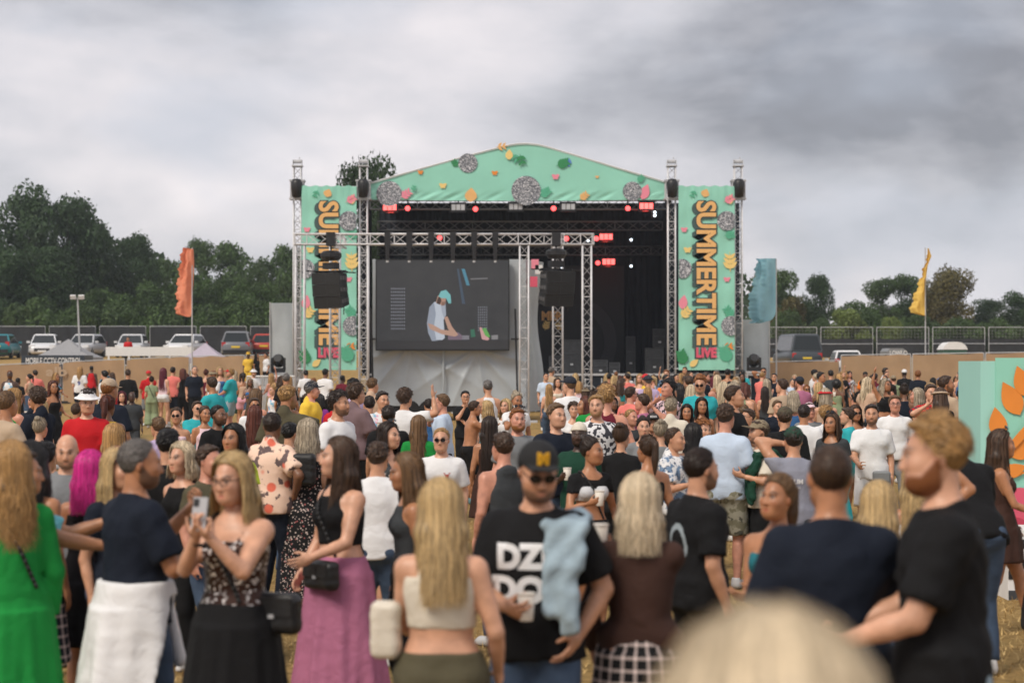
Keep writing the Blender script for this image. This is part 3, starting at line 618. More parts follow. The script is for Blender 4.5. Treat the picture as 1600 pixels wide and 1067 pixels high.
# ------------------------------------------------------------------ fences
def fence_panel(a, b_, h, m, lab, group, z0=None, z1=None, scrim_top=1., name='fence_panel', wave=.05, cat='fence'):
    a, b_ = Vector(a), Vector(b_); ga = gz(*a) if z0 is None else z0; gb = gz(*b_) if z1 is None else z1
    t = thing(name, (a.x, a.y, ga), lab, cat, group)
    A, B = Vector((a.x, a.y, ga)), Vector((b_.x, b_.y, gb)); U = Vector((0, 0, 1))
    MB().path([A+U*.03, A+U*(h-.06), A+U*h+(B-A)*.015], .024, 6).build('post', m_galv, t); MB().path([B+U*.03, B+U*(h-.06), B+U*h-(B-A)*.015], .024, 6).build('post', m_galv, t)
    MB().tube(A+U*h, B+U*h, .022).build('top_rail', m_galv, t); MB().tube(A+U*.2, B+U*.2, .02).build('bottom_rail', m_galv, t)
    nx, nz_ = 26, 8; V = []; d = B-A; nn = Vector((-d.y, d.x, 0)).normalized(); ph = rng.random()*6
    for j in range(nz_+1):
        for i in range(nx+1):
            u_, v_ = i/nx, j/nz_; w_ = wave*(math.sin(u_*11+ph)*.5+math.sin(u_*27+v_*5+ph)*.35+.5*math.sin(v_*4+u_*3+ph))
            sag = .05*abs(math.sin(u_*math.pi*2.0+ph)) if j == nz_ else 0
            V.append(A+d*u_*.985+d*.0075+nn*(w_-.05-wave*.5)*(1 if nn.y > 0 else -1)+U*(.04+(h*scrim_top-.05-sag)*v_))
    n = nx+1; MB().add(V, [(j*n+i, j*n+i+1, (j+1)*n+i+1, (j+1)*n+i) for j in range(nz_) for i in range(nx)]).build('scrim', m, t, smooth=True)
    MB().box(A+U*.06, (.7, .22, .12)).build('block_foot', m_black, t)
    # wire mesh
    wm = MB()
    for k in range(1, 9): wm.tube(A+U*(h*k/9), B+U*(h*k/9), .004, n=3, cap=False)
    for k in range(1, 15): wm.tube(A+d*k/15+U*.2, A+d*k/15+U*h, .004, n=3, cap=False)
    wm.build('wire_mesh', m_galv, t); return t
def fence_run(pts, h, m, lab, group, **k):
    """pts: list of (photo x, depth, ground z or None)"""
    P = [((x-800)/FPX*Y, Y, z) for x, Y, z in pts]; cur = []
    for (x0, y0, z0), (x1, y1, z1) in zip(P[:-1], P[1:]):
        z0 = gz(x0, y0) if z0 is None else z0; z1 = gz(x1, y1) if z1 is None else z1
        L_ = math.hypot(x1-x0, y1-y0); n = max(1, round(L_/3.5))
        for i in range(n):
            f0, f1 = i/n, (i+1)/n-.012; lerp = lambda a, b_, f: a+(b_-a)*f
            fence_panel((lerp(x0, x1, f0), lerp(y0, y1, f0)), (lerp(x0, x1, f1), lerp(y0, y1, f1)), h, m, lab, group, lerp(z0, z1, f0), lerp(z0, z1, f1), **k)
# festival perimeter
fence_run([(-60, 99, -.15), (0, 99, -.12), (300, 97, .30), (470, 95, .38)], 2.05, m_hesh, 'tan hessian covered fence panel behind the crowd on the car side', 'tan fence panels near the cars')
fence_run([(1200, 96, .12), (1312, 96, .20)], 1.95, m_hesh, 'low tan hessian fence panel beside the blue flag pole', 'tan fence panels by the blue flag'); fence_run([(1314, 92, .30), (1540, 90, .40), (1680, 89, .45)], 2.08, m_hesh, 'tan hessian covered fence panel below the yellow flag', 'tan fence panels below the yellow flag')
fence_run([(-80, 131, None), (470, 131, None)], 2.0, m_net, 'tall mesh fence panel with dark netting behind the parked cars', 'netted fence panels behind the cars')
fence_run([(1195, 134, None), (1720, 134, None)], 1.95, m_net, 'tall mesh fence panel with netting on its lower part below the trees', 'netted fence panels below the trees', scrim_top=.62)
fence_run([(1195, 126, 1.75), (1720, 126, 1.8)], 1.45, m_net, 'low black scrim fence panel behind the tan fence', 'low black scrim panels')
# printed sponsor lettering on the tan fence
fo = [o for o in bpy.data.objects if o.name.startswith('fence_panel') and o.get('group') == 'tan fence panels near the cars']
tgt = min(fo, key=lambda o: abs(o.location.x-(50-800)/FPX*98)); p = px(72, 587, tgt.location.y-.25)
text_obj('printed_mark', 'alb', lambda a, b_, c_: (p.x+a*.9-tgt.location.x, p.y-c_-tgt.location.y, p.z+b_*.62-tgt.location.z), mat('faded_print', (.45, .33, .23), .85), tgt, 1, .03)
# ------------------------------------------------------------------ cars
CARP = {}
def paint(n, c): return mat('paint_'+n, c, .28, .1, spec=.6)
m_lamp = mat('headlamp', (.75, .77, .8), .15); m_tail = mat('tail_lamp', (.45, .02, .02), .2); m_plate = mat('plate_yellow', (.75, .55, .05), .5); m_platew = mat('plate_white', (.75, .75, .75), .5); m_chrome = mat('chrome', (.7, .7, .72), .2, .9)
def car(x, ybase, Y, colname, col, rz, lab, kind='hatch', rear=False):
    X = (x-800)/FPX*Y; g = gz(X, Y); t = thing({'van': 'parked_van'}.get(kind, 'parked_car'), (X, Y, g), lab, 'van' if kind == 'van' else 'car', 'vehicles parked behind the fence', rz)
    W, Ln, Hh, belt, hood = {'hatch': (1.74, 3.9, 1.48, .92, .86), 'suv': (1.86, 4.5, 1.68, 1.02, .98), 'van': (1.95, 4.9, 2.1, 1.15, 1.05)}[kind]
    # front toward -y. stations: (y, z_low, z_shoulder, halfwidth)
    st = [(-Ln/2, .35, .62, .34), (-Ln/2+.10, .24, .74, .44), (-Ln/2+.45, .20, hood-.04, .485), (-Ln*.2, .20, hood+.05, .5), (Ln*.05, .20, belt, .5), (Ln*.30, .20, belt+.02, .5), (Ln/2-.35, .22, belt+.03, .49), (Ln/2-.08, .26, belt, .46), (Ln/2, .36, .85, .42)]
    V = []; n = 10
    for y, zl, zs, hw in st:
        hw *= W
        for (fx, fz) in ((-.80, 0), (-.97, .22), (-1, .5), (-.97, .85), (-.86, 1), (.86, 1), (.97, .85), (1, .5), (.97, .22), (.80, 0)): V.append((hw*fx, y, zl+(zs-zl)*fz))
    F = [(j*n+i, j*n+(i+1) % n, (j+1)*n+(i+1) % n, (j+1)*n+i) for j in range(len(st)-1) for i in range(n)]+[tuple(range(n-1, -1, -1)), tuple(range((len(st)-1)*n, len(st)*n))]
    body = MB().add(V, F).build('body', paint(colname, col), t, True, True)
    # cabin
    yf, yr = {'hatch': (-Ln*.24, Ln/2-.12), 'suv': (-Ln*.24, Ln/2-.10), 'van': (-Ln*.36, Ln/2-.06)}[kind]; tf, trr = {'hatch': (.62, .42), 'suv': (.60, .35), 'van': (.45, .08)}[kind]
    V = []
    zb_ = belt-.03; cs = [(yf, zb_, .45), (yf+tf, Hh-.06, .38), (yf+tf+.3, Hh, .37), (yr-trr-.2, Hh-.01, .37), (yr-trr, Hh-.06, .37), (yr, zb_, .44)]
    # simple hull: lower ring and upper roof
    lo = [(-.46*W, yf), (.46*W, yf), (.465*W, yr), (-.465*W, yr)]; hi = [(-.365*W, yf+tf), (.365*W, yf+tf), (.365*W, yr-trr), (-.365*W, yr-trr)]
    V = [(a, b_, zb_) for a, b_ in lo]+[(a, b_, Hh-.07) for a, b_ in hi]+[(a*.86, b_*.93+(yf+yr)/2*.07, Hh) for a, b_ in hi]
    F = [(i, (i+1) % 4, 4+(i+1) % 4, 4+i) for i in range(4)]+[(4+i, 4+(i+1) % 4, 8+(i+1) % 4, 8+i) for i in range(4)]+[(8, 9, 10, 11)]
    cab = MB().add(V, F).build('cabin', paint(colname, col), t, True)
    def pane(i, j, ins, name):
        a, b_, c_, d_ = [Vector(V[q]) for q in (i, j, 4+j, 4+i)]; cen = (a+b_+c_+d_)/4; nn = (b_-a).cross(d_-a).normalized()
        q = [cen+(p_-cen)*k+nn*.012 for p_, k in ((a, ins), (b_, ins), (c_, ins), (d_, ins))]; q2 = [p_-nn*.02 for p_ in q]
        MB().add(q+q2, [(0, 1, 2, 3), (7, 6, 5, 4)]+[(k, (k+1) % 4+0, 4+(k+1) % 4, 4+k) for k in range(4)]).build(name, m_glass, t, True)
    pane(0, 1, .90, 'windscreen'); pane(2, 3, .88, 'rear_window')
    for i, j in ((1, 2), (3, 0)): pane(i, j, .88, 'side_window')
    for sy in (-Ln*.31, Ln*.30):
        for sx in (-1, 1):
            wh = MB().lathe([(.08, -.10), (.29, -.10), (.32, -.07), (.32, .07), (.29, .10), (.08, .10)], 18, (sx*(W/2-.12), sy, .32), Matrix.Rotation(R(90), 3, 'Y')).build('wheel', m_tyre, t, True)
            MB().lathe([(.02, 0), (.2, 0), (.2, .02)], 12, (sx*(W/2-.01), sy, .32), Matrix.Rotation(R(90)*sx, 3, 'Y')).build('rim', m_chrome, wh, True)
    for sx in (-1, 1):
        MB().box((sx*W*.355, -Ln/2+.13, .70), (.36, .16, .15)).build('headlight', m_lamp, t, True)
        MB().box((sx*W*.385, Ln/2-.10, .88), (.24, .16, .26)).build('tail_light', m_tail, t, True)
        MB().box((sx*(W/2+.08), yf+.25, belt+.06), (.2, .1, .14)).build('wing_mirror', paint(colname, col), t, True)
    MB().box((0, -Ln/2+.06, .48), (W*.55, .14, .18)).build('grille', m_black, t, True); MB().box((0, -Ln/2-.002, .40), (.52, .03, .11)).build('number_plate', m_platew, t, True)
    MB().box((0, Ln/2+.006, .72), (.52, .03, .11)).build('number_plate', m_plate, t, True); MB().box((0, Ln/2-.02, .42), (W*.82, .12, .22)).build('bumper', m_black, t, True)
    MB().box((0, 0, .26), (W*.86, Ln*.9, .14)).build('underbody', m_black, t, True)
    return t
car(4, 557, 124, 'teal', (.02, .20, .24), R(183), 'teal hatchback parked by the netted fence, seen from behind'); car(70, 557, 125, 'white', (.72, .73, .75), R(8), 'white hatchback with black grille parked beside the grey gazebo')
car(134, 557, 127, 'silver', (.50, .51, .53), R(-6), 'silver car parked behind the floodlight mast'); car(207, 556, 126, 'pale silver', (.58, .59, .61), R(2), 'silver hatchback behind a person in a red top')
car(290, 556, 126, 'white', (.72, .73, .75), R(-10), 'white car parked behind the pole of the orange flag'); car(372, 556, 123, 'grey', (.17, .18, .20), R(184), 'dark grey estate car with yellow rear number plate', 'suv'); car(418, 556, 125, 'red', (.45, .05, .03), R(180), 'red car almost hidden by the grey tarpaulin shelter')
car(1245, 566, 116, 'graphite', (.05, .06, .07), R(186), 'dark grey van with tinted rear window behind the tan fence', 'van'); car(1320, 566, 113.5, 'white', (.72, .73, .75), R(178), 'white car with only its roof showing above the tan fence')
# white rail, gazebos, control cabin, floodlight mast
def gazebo(xl, xr, ytop, ybot, Y, col, lab):
    s_ = FPX/Y; X0, X1 = (xl-800)/s_, (xr-800)/s_; zt, zb = HC-(ytop-YH)/s_, HC-(ybot-YH)/s_; cx = (X0+X1)/2; g = gz(cx, Y); t = thing('gazebo', (cx, Y, g), lab, 'gazebo'); h = (X1-X0)/2
    V = []; N_ = 8
    for j in range(N_+1):
        k = j/N_; r_ = h*(1-k)+.03; z = zb+(zt-zb)*(k**1.25)
        for sx, sy in ((-1, -1), (0, -.93), (1, -1), (.93, 0), (1, 1), (0, .93), (-1, 1), (-.93, 0)): V.append((cx+sx*r_, Y+sy*r_, z))
    F = [(j*8+i, j*8+(i+1) % 8, (j+1)*8+(i+1) % 8, (j+1)*8+i) for j in range(N_) for i in range(8)]
    m = mat('gazebo_'+lab.split()[0], col, .7, var=.06); MB().add(V, F).build('roof', m, t)
    b = MB()
    for sx, sy in ((-1, -1), (1, -1), (1, 1), (-1, 1)): MB().tube((cx+sx*h, Y+sy*h, gz(cx, Y+sy*h)), (cx+sx*h, Y+sy*h, zb), .03).build('leg', m_galv, t)
    for a, b2 in (((-1, -1), (1, -1)), ((1, -1), (1, 1)), ((1, 1), (-1, 1)), ((-1, 1), (-1, -1))):
        V = []; n = 10
        for i in range(n+1):
            u_ = i/n; V += [(cx+h*(a[0]+(b2[0]-a[0])*u_)*1.01, Y+h*(a[1]+(b2[1]-a[1])*u_)*1.01, zb), (cx+h*(a[0]+(b2[0]-a[0])*u_)*1.01, Y+h*(a[1]+(b2[1]-a[1])*u_)*1.01, zb-.28-.03*math.sin(i*2))]
        MB().add(V, [(2*i, 2*i+1, 2*i+3, 2*i+2) for i in range(n)]).build('valance', m, t)
gazebo(62, 152, 530, 558, 111, (.28, .28, .29), 'grey pointed gazebo behind the CCTV sign'); gazebo(290, 352, 536, 559, 104, (.42, .37, .44), 'lilac grey gazebo behind the tan fence by the orange flag')
Y = 107; t = thing('control_cabin', (px(82, 0, Y).x, Y, gz(0, Y)), 'dark cabin with white MOBILE CCTV CONTROL lettering behind the tan fence', 'cabin')
p0, p1 = px(33, 575, Y), px(132, 555, Y); MB().bbox((p0.x, Y, gz(0, Y)+.3), (p1.x, Y+2.2, p1.z)).build('body', mat('navy_panel', (.025, .035, .05), .5), t)
q0 = px(40, 569, Y-.02); text_obj('lettering', 'MOBILE CCTV CONTROL', lambda a, b_, c_: (q0.x+a*.262-t.location.x, Y-.02-c_-t.location.y, q0.z+b_*.50-t.location.z), m_white, t, 1, .015)
for dx in (.5, 2.9): MB().tube((p0.x+dx, Y+.02, gz(0, Y)+.3), (p0.x+dx, Y+.3, gz(0, Y)+.3), .3, n=16).build('wheel', m_tyre, t)
Y = 116; t = thing('site_barrier', (px(235, 0, Y).x, Y, gz(0, Y)), 'long white horizontal barrier rail in front of the parked cars', 'barrier')
a, b_ = px(165, 549, Y), px(302, 546, Y); MB().bbox((a.x, Y, a.z-.26), (b_.x, Y+.12, a.z+.26)).build('rail', m_white, t)
for i in range(5): xx = a.x+(b_.x-a.x)*(i+.1)/4.3; MB().bbox((xx, Y+.01, gz(0, Y)), (xx+.1, Y+.11, a.z-.26)).build('post', m_white, t)
Y = 110; p = px(121, 466, Y); g = gz(0, Y); t = thing('floodlight_mast', (p.x, Y, g), 'telescopic floodlight mast with white lamp heads above the grey gazebo', 'light mast')
MB().tube((p.x+.22, Y, g), (p.x, Y, p.z), .07, .04, n=8).build('mast', m_galv, t); MB().box((p.x, Y, p.z+.0), (.62, .05, .05)).build('cross_bar', m_galv, t)
for dx in (-.23, .23):
    for dz in (.06,): MB().box((p.x+dx, Y-.1, p.z+dz), (.30, .12, .22), Matrix.Rotation(R(25), 3, 'X')).build('lamp_head', m_white, t)
MB().box((p.x+.22, Y, g+.5), (1.4, 1.2, .9)).build('generator_base', mat('genset', (.3, .3, .3), .6), t)
# things behind the right-hand fence
Y = 118; p = px(1492, 541, Y); t = thing('site_cabin', (p.x, Y, gz(p.x, Y)), 'small green cabin with a white domed roof behind the tan fence', 'cabin'); s_ = FPX/Y
MB().bbox((p.x-18/s_, Y, gz(0, Y)), (p.x+19/s_, Y+1.6, px(0, 546, Y).z)).build('wall', mat('green_panel', (.03, .09, .06), .5), t)
MB().prism([(-19, 0), (20, 0), (17, 6), (10, 11), (0, 12), (-10, 11), (-16, 6)], -.05, 1.65, lambda u_, v_, q: (p.x+u_/s_, Y+q, px(0, 546, Y).z+v_/s_)).build('roof', m_white, t)
Y = 120; p = px(1401, 552, Y); t = thing('site_trailer', (p.x, Y, gz(p.x, Y)), 'grey trailer with a rounded front and white lettering behind the tan fence', 'trailer'); s_ = FPX/Y
MB().prism([(-14, -14), (14, -14), (14, 5), (10, 8), (-10, 8), (-14, 3)], 0, 2.5, lambda u_, v_, q: (p.x+u_/s_, Y+q, p.z+v_/s_)).build('body', mat('trailer_grey', (.20, .21, .22), .5), t)
text_obj('lettering', 'LOWLO', lambda a, b_, c_: (p.x-11/s_+a*.29-t.location.x, Y-.02-c_-t.location.y, p.z-3/s_+b_*.4-t.location.z), m_white, t, 1, .02)
for dx in (-9, 9): MB().tube((p.x+dx/s_, Y+.3, gz(0, Y)+.3), (p.x+dx/s_, Y+.55, gz(0, Y)+.3), .3, n=14).build('wheel', m_tyre, t)
MB().box((p.x, Y+1.2, (gz(0, Y)+.3+p.z-14/s_)/2+.15), (.8, 2, max(.2, p.z-14/s_-gz(0, Y)-.3))).build('chassis', m_black, t)
# ------------------------------------------------------------------ viewing platform by the stage and moving lights
Y = 79; pl = thing('viewing_platform', (px(422, 0, Y).x, Y, 0), 'raised viewing platform with grey metal panelled front beside the stage', 'platform'); s_ = FPX/Y; X0, X1 = px(386, 0, Y).x, px(462, 0, Y).x; zt = px(0, 588, Y).z; pz = .95
MB().bbox((X0, Y+.1, pz-.1), (X1, Y+3, pz)).build('deck', m_deck, pl); b = MB()
for xx in (X0, X0+(X1-X0)/3, X0+2*(X1-X0)/3, X1): MB().tube((xx, Y+.02, 0), (xx, Y+.02, zt), .03).build('rail_post', m_galv, pl)
MB().tube((X0, Y+.02, zt), (X1, Y+.02, zt), .035).build('top_rail', m_white, pl); MB().tube((X0, Y+.02, pz+.1), (X1, Y+.02, pz+.1), .03).build('mid_rail', m_galv, pl)
m_panel = mat('panel_grey', (.42, .43, .45), .45, .1, var=.1)
for i in range(3):
    xx = X0+(X1-X0)*i/3
    for z0, z1 in ((.05, pz-.02), (pz+.12, zt-.05)): MB().bbox((xx+.04, Y+.0, z0), (xx+(X1-X0)/3-.04, Y+.03, z1)).build('panel', m_panel, pl)
def moving_light(x, ytop, ybase, Y, lab, zf):
    s_ = FPX/Y; X = (x-800)/s_; zt = HC-(ytop-YH)/s_; zb = HC-(ybase-YH)/s_; t = thing('moving_light', (X, Y, zf), lab, 'stage light'); h = zt-zb
    MB().box((X, Y, zb+.09), (.5, .45, .18)).build('base', m_black, t)
    for sx in (-1, 1): MB().box((X+sx*.24, Y, zb+h*.45), (.09, .22, h*.75)).build('yoke_arm', m_black, t)
    MB().lathe([(.16, -.28), (.24, -.2), (.24, .1), (.15, .26)], 16, (X, Y, zb+h*.68), Matrix.Rotation(R(70), 3, 'X')).build('head', m_black, t)
    MB().bbox((X-.35, Y-.3, zb-.06), (X+.35, Y+.3, zb)).build('shelf', m_galv, t)
    for sx in (-1, 1):
        for sy in (-.27, .27): MB().tube((X+sx*.3, Y+sy, zf), (X+sx*.3, Y+sy, zb-.06), .025).build('leg', m_galv, t)
moving_light(435, 554, 582, 78.8+1.6, 'black moving head light on a stand beside the gold top hat', .95); moving_light(1178, 554, 580, 81, 'black moving head light on a stand beside the blue flag', 0)
# crowd barriers at the stage front
def barrier(x0, x1, Y, z0=0, lab='', h=1.1, n=9):
    s_ = FPX/Y; X0, X1 = (x0-800)/s_, (x1-800)/s_; t = thing('crowd_barrier', ((X0+X1)/2, Y, z0), lab, 'barrier', 'metal crowd barriers')
    MB().path([(X0, Y, z0+.18), (X0, Y, z0+h-.1), (X0+.1, Y, z0+h), (X1-.1, Y, z0+h), (X1, Y, z0+h-.1), (X1, Y, z0+.18), (X0, Y, z0+.18)], .02).build('frame', m_galv, t)
    for i in range(1, n+1): MB().tube((X0+(X1-X0)*i/(n+1), Y, z0+.18), (X0+(X1-X0)*i/(n+1), Y, z0+h), .008, n=5).build('bar', m_galv, t)
    for X in (X0+.3, X1-.3): MB().box((X, Y, z0+.09), (.06, .6, .18)).build('foot', m_galv, t)
for i in range(4): barrier(575+i*120, 690+i*120, 80.2, 0, 'metal crowd barrier along the front of the main stage')
barrier(478, 512, 64, 0, 'metal crowd barrier beside the truss leg near the red dress', n=7); barrier(1312, 1420, 84, 0, 'metal crowd barrier in front of the tan fence below the yellow flag')
# photo wall block
Y = 18.2; s_ = FPX/Y; X0 = (1555-800)/s_; zt = HC-(559-YH)/s_; t = thing('photo_wall', (X0+1.2, Y, 0), 'mint green display block painted with orange leaves and a crimson shape', 'display wall')
MB().bbox((X0-.135, Y+.0, .0), (X0+2.4, Y+.9, zt-.03)).build('block', m_mintd, t); MB().bbox((X0, Y-.02, .0), (X0+2.42, Y-.003, zt)).build('front_panel', m_mint, t)
fy = Y-.025; Wp = lambda x, y: ((x-800)/s_, HC-(y-YH)/s_)
for _i, (x, y, L_, a) in enumerate(((1562, 686, .30, 1.75), (1592, 648, .34, 2.05), (1604, 620, .30, 1.9), (1572, 708, .32, .25), (1558, 734, .24, -.1), (1612, 650, .3, .9), (1566, 740, .22, .35), (1606, 600, .3, 1.2))): p_leaf(t, Wp(x, y), L_, a, fy-.002-.003*_i, m_orange)
b = MB(); pr(b, poly_leaf(9, .05), Wp(1556, 722), .75, .85, fy-.030); b.build('leaf_stem_print', m_orange, t)
b = MB(); pr(b, circ(24), Wp(1592, 790), .17, 0, fy-.004); b.build('crimson_print', m_pink, t)
b = MB(); pr(b, circ(24), Wp(1586, 826), .11, 0, fy-.012); b.build('crimson_print', mat('crimson_dark', (.55, .05, .10), .6), t)
t = thing('checked_crate', ((1605-800)/s_, Y-1.0, 0), 'black and white checked box standing in front of the mint display block', 'box')
s2 = FPX/(Y-1); X0 = (1574-800)/s2; zt = HC-(828-YH)/s2
MB().bbox((X0, Y-1, 0), (X0+.8, Y-.4, zt)).build('box', m_white, t); b = MB(); q = .088
for i in range(9):
    for j in range(int(zt/q)):
        if (i+j) % 2 == 0: MB().bbox((X0+i*q+.004, Y-1.006, j*q+.004), (X0+i*q+q-.004, Y-1.001, j*q+q-.004)).build('check_square', m_black if (i*7+j*3) % 5 else m_dgrey, t)
# ------------------------------------------------------------------ trees
m_bark = mat('bark', (.06, .048, .036), .9, var=.3, bump=.6, bs=12)
def leafmat(n, c):
    m = mat(n, c, .6, attr='sv', spec=.3); t_ = m.node_tree; b = t_.nodes['Principled BSDF']
    tr = t_.nodes.new('ShaderNodeBsdfTranslucent'); mx_ = t_.nodes.new('ShaderNodeMixShader'); mx_.inputs[0].default_value = .25; tr.inputs[0].default_value = (c[0]*1.3, c[1]*1.4, c[2], 1)
    t_.links.new(b.outputs[0], mx_.inputs[1]); t_.links.new(tr.outputs[0], mx_.inputs[2]); t_.links.new(mx_.outputs[0], t_.nodes['Material Output'].inputs[0]); return m
LM = {'dark': leafmat('leaf_dark', (.034, .066, .024)), 'mid': leafmat('leaf_mid', (.058, .100, .030)), 'pale': leafmat('leaf_pale', (.13, .175, .045)), 'rust': leafmat('leaf_rust', (.10, .086, .028))}
def crown_mesh(seed, H, Rw, n, base=.20, leaf=.40, lobes=16, gap=.5, tall=1.):
    """leafy crown: many leaf-sized quads around lobes; returns mesh arrays and lobe centres"""
    g = np.random.default_rng(seed); C = []
    for i in range(lobes):
        a = g.random()*6.283; z = base+(1-base)*(.12+.80*g.random()); prof = math.sin(math.pi*min(.97, max(.10, (z-base)/(1-base)*.80+.14)))**.7
        r = Rw*prof*(.35+.5*g.random()); rad = Rw*(.30+.22*g.random())*(.65+.35*prof); C.append((r*math.cos(a), r*math.sin(a), z*H, rad))
    C.append((0, 0, H*.86, Rw*.32)); C.append((0, 0, H*.6, Rw*.5)); C = np.array(C); w_ = C[:, 3]**2; w_ /= w_.sum()
    k = g.choice(len(C), n, p=w_); d = g.normal(size=(n, 3)); d /= np.linalg.norm(d, axis=1)[:, None]
    rr = C[k, 3]*(.55+.5*g.random(n)**.6); lump = 1+.22*np.sin(d[:, 0]*7+k)*np.sin(d[:, 1]*6+2*k)*np.sin(d[:, 2]*8)
    P = C[k, :3]+d*(rr*lump)[:, None]*np.array([1, 1, .78*tall])
    keep = P[:, 2] > base*H*.7; P = P[keep]; d = d[keep]; k = k[keep]; n = len(P)
    nn = d+g.normal(size=(n, 3))*.7; nn /= np.linalg.norm(nn, axis=1)[:, None]
    a = np.cross(nn, g.normal(size=(n, 3))); a /= np.linalg.norm(a, axis=1)[:, None]; b = np.cross(nn, a); s = leaf*(.5+.9*g.random(n))[:, None]
    V = np.stack([P-a*s*.5, P+b*s*.28+nn*s*.06, P+a*s*.5, P-b*s*.28+nn*s*.06], 1).reshape(-1, 3); F = np.arange(4*n).reshape(-1, 4)
    lobe_v = .65+.7*g.random(len(C)); sv = np.repeat(lobe_v[k]*(.7+.6*g.random(n)), 4)
    return V, F, sv, C
TREES = {}
def tree_proto(key, seed, H, Rw, n, lm, **k):
    V, F, sv, C = crown_mesh(seed, H, Rw, n, **k); g = random.Random(seed)
    cm = npmesh('crown', V, F, LM[lm], False, {'sv': ('FLOAT', sv)})
    b = MB(); r0 = H*.028; top = H*.62; pts = [Vector((0, 0, -.4)), Vector((.1, .05, H*.18)), Vector((-.08, .1, H*.38)), Vector((.05, 0, top))]
    b.path(pts, [r0*1.25, r0, r0*.75, r0*.35], 8)
    for c in C[:12]:
        z0 = H*(.18+.3*g.random()); s = Vector((0, .03, z0)); e_ = Vector(c[:3]); mid = s.lerp(e_, .5)+Vector((0, 0, -.3*g.random()))
        b.path([s, mid, e_], [r0*.42, r0*.26, r0*.08], 5)
    me = bpy.data.meshes.new('trunk'); me.from_pydata([tuple(p) for p in b.v], [], b.f); me.materials.append(m_bark); me.update()
    TREES[key] = (cm, me, H, Rw)
tree_proto('oakA', 11, 13, 5.6, 14000, 'dark'); tree_proto('oakB', 12, 12, 5.2, 13000, 'dark', lobes=20); tree_proto('ashA', 13, 11, 4.2, 10000, 'mid', lobes=14); tree_proto('ashB', 14, 10, 4.6, 10000, 'mid', lobes=12, base=.12)
tree_proto('thin', 15, 11, 4.0, 8000, 'mid', lobes=17, leaf=.36); tree_proto('rust', 16, 11, 5.6, 13000, 'rust', lobes=18, base=.12); tree_proto('bush', 17, 5, 3.6, 8000, 'pale', lobes=12, base=.0); tree_proto('bushd', 18, 5, 3.8, 8000, 'mid', lobes=12, base=.0); tree_proto('rustsmall', 19, 8, 3.5, 4500, 'rust', base=.1)
def tree(key, x, ytop, Y, lab, grp, wpx=None, rz=None):
    cm, tm, H, Rw = TREES[key]; X = (x-800)/FPX*Y; g = gz(X, Y); h = HC-(ytop-YH)/FPX*Y-g; sc = h/H/.985
    name = 'bush' if 'bush' in key else 'tree'; t = thing(name, (X, Y, g), lab, name, grp); wx = sc if wpx is None else (wpx/FPX*Y)/(2*Rw*1.12); a = rng.random()*6.28 if rz is None else rz
    for nm, me in (('crown', cm), ('trunk', tm)):
        o = link(bpy.data.objects.new(nm, me), t); o.scale = (wx, wx, sc); o.rotation_euler = (0, 0, a)
    return t
OAK = 'dark broad tree in the wood behind the parked cars'
for i, (k, x, y, Y, w_) in enumerate((('oakA', 25, 303, 160, 190), ('oakB', 105, 322, 163, 150), ('oakA', 165, 360, 166, 130), ('oakB', -60, 320, 165, 170), ('oakB', 208, 376, 170, 95), ('ashA', 258, 412, 175, 90), ('thin', 318, 381, 182, 75), ('ashA', 362, 388, 180, 90), ('ashB', 410, 402, 176, 100), ('ashA', 450, 392, 178, 80), ('oakB', 500, 400, 178, 100),
                                        ('ashB', 230, 440, 150, 110), ('ashB', 150, 450, 148, 110), ('ashA', 300, 432, 152, 100), ('ashB', 355, 430, 150, 95), ('ashB', 405, 440, 149, 100), ('bushd', 60, 470, 146, 120), ('bushd', 190, 482, 145, 110), ('bushd', 130, 480, 144, 110), ('bushd', 270, 478, 144, 110), ('bushd', 330, 480, 144, 100), ('bushd', 390, 475, 144, 100), ('bushd', 445, 470, 144, 90), ('oakB', 70, 395, 152, 130), ('oakA', 0, 400, 150, 130))):
    nm = {'oakA': OAK, 'oakB': 'rounded dark tree in the wood behind the parked cars', 'ashA': 'mid green tree in the wood behind the orange flag', 'ashB': 'low spreading mid green tree behind the orange flag', 'thin': 'sparse tree with sky showing through beside the orange flag', 'bushd': 'dense green bush at the foot of the wood behind the cars'}[k]
    tree(k, x, y, Y, nm, 'trees of the wood behind the cars', w_)
tree('oakB', 572, 263, 118, 'dark round treetop rising behind the stage banner', None, 125)
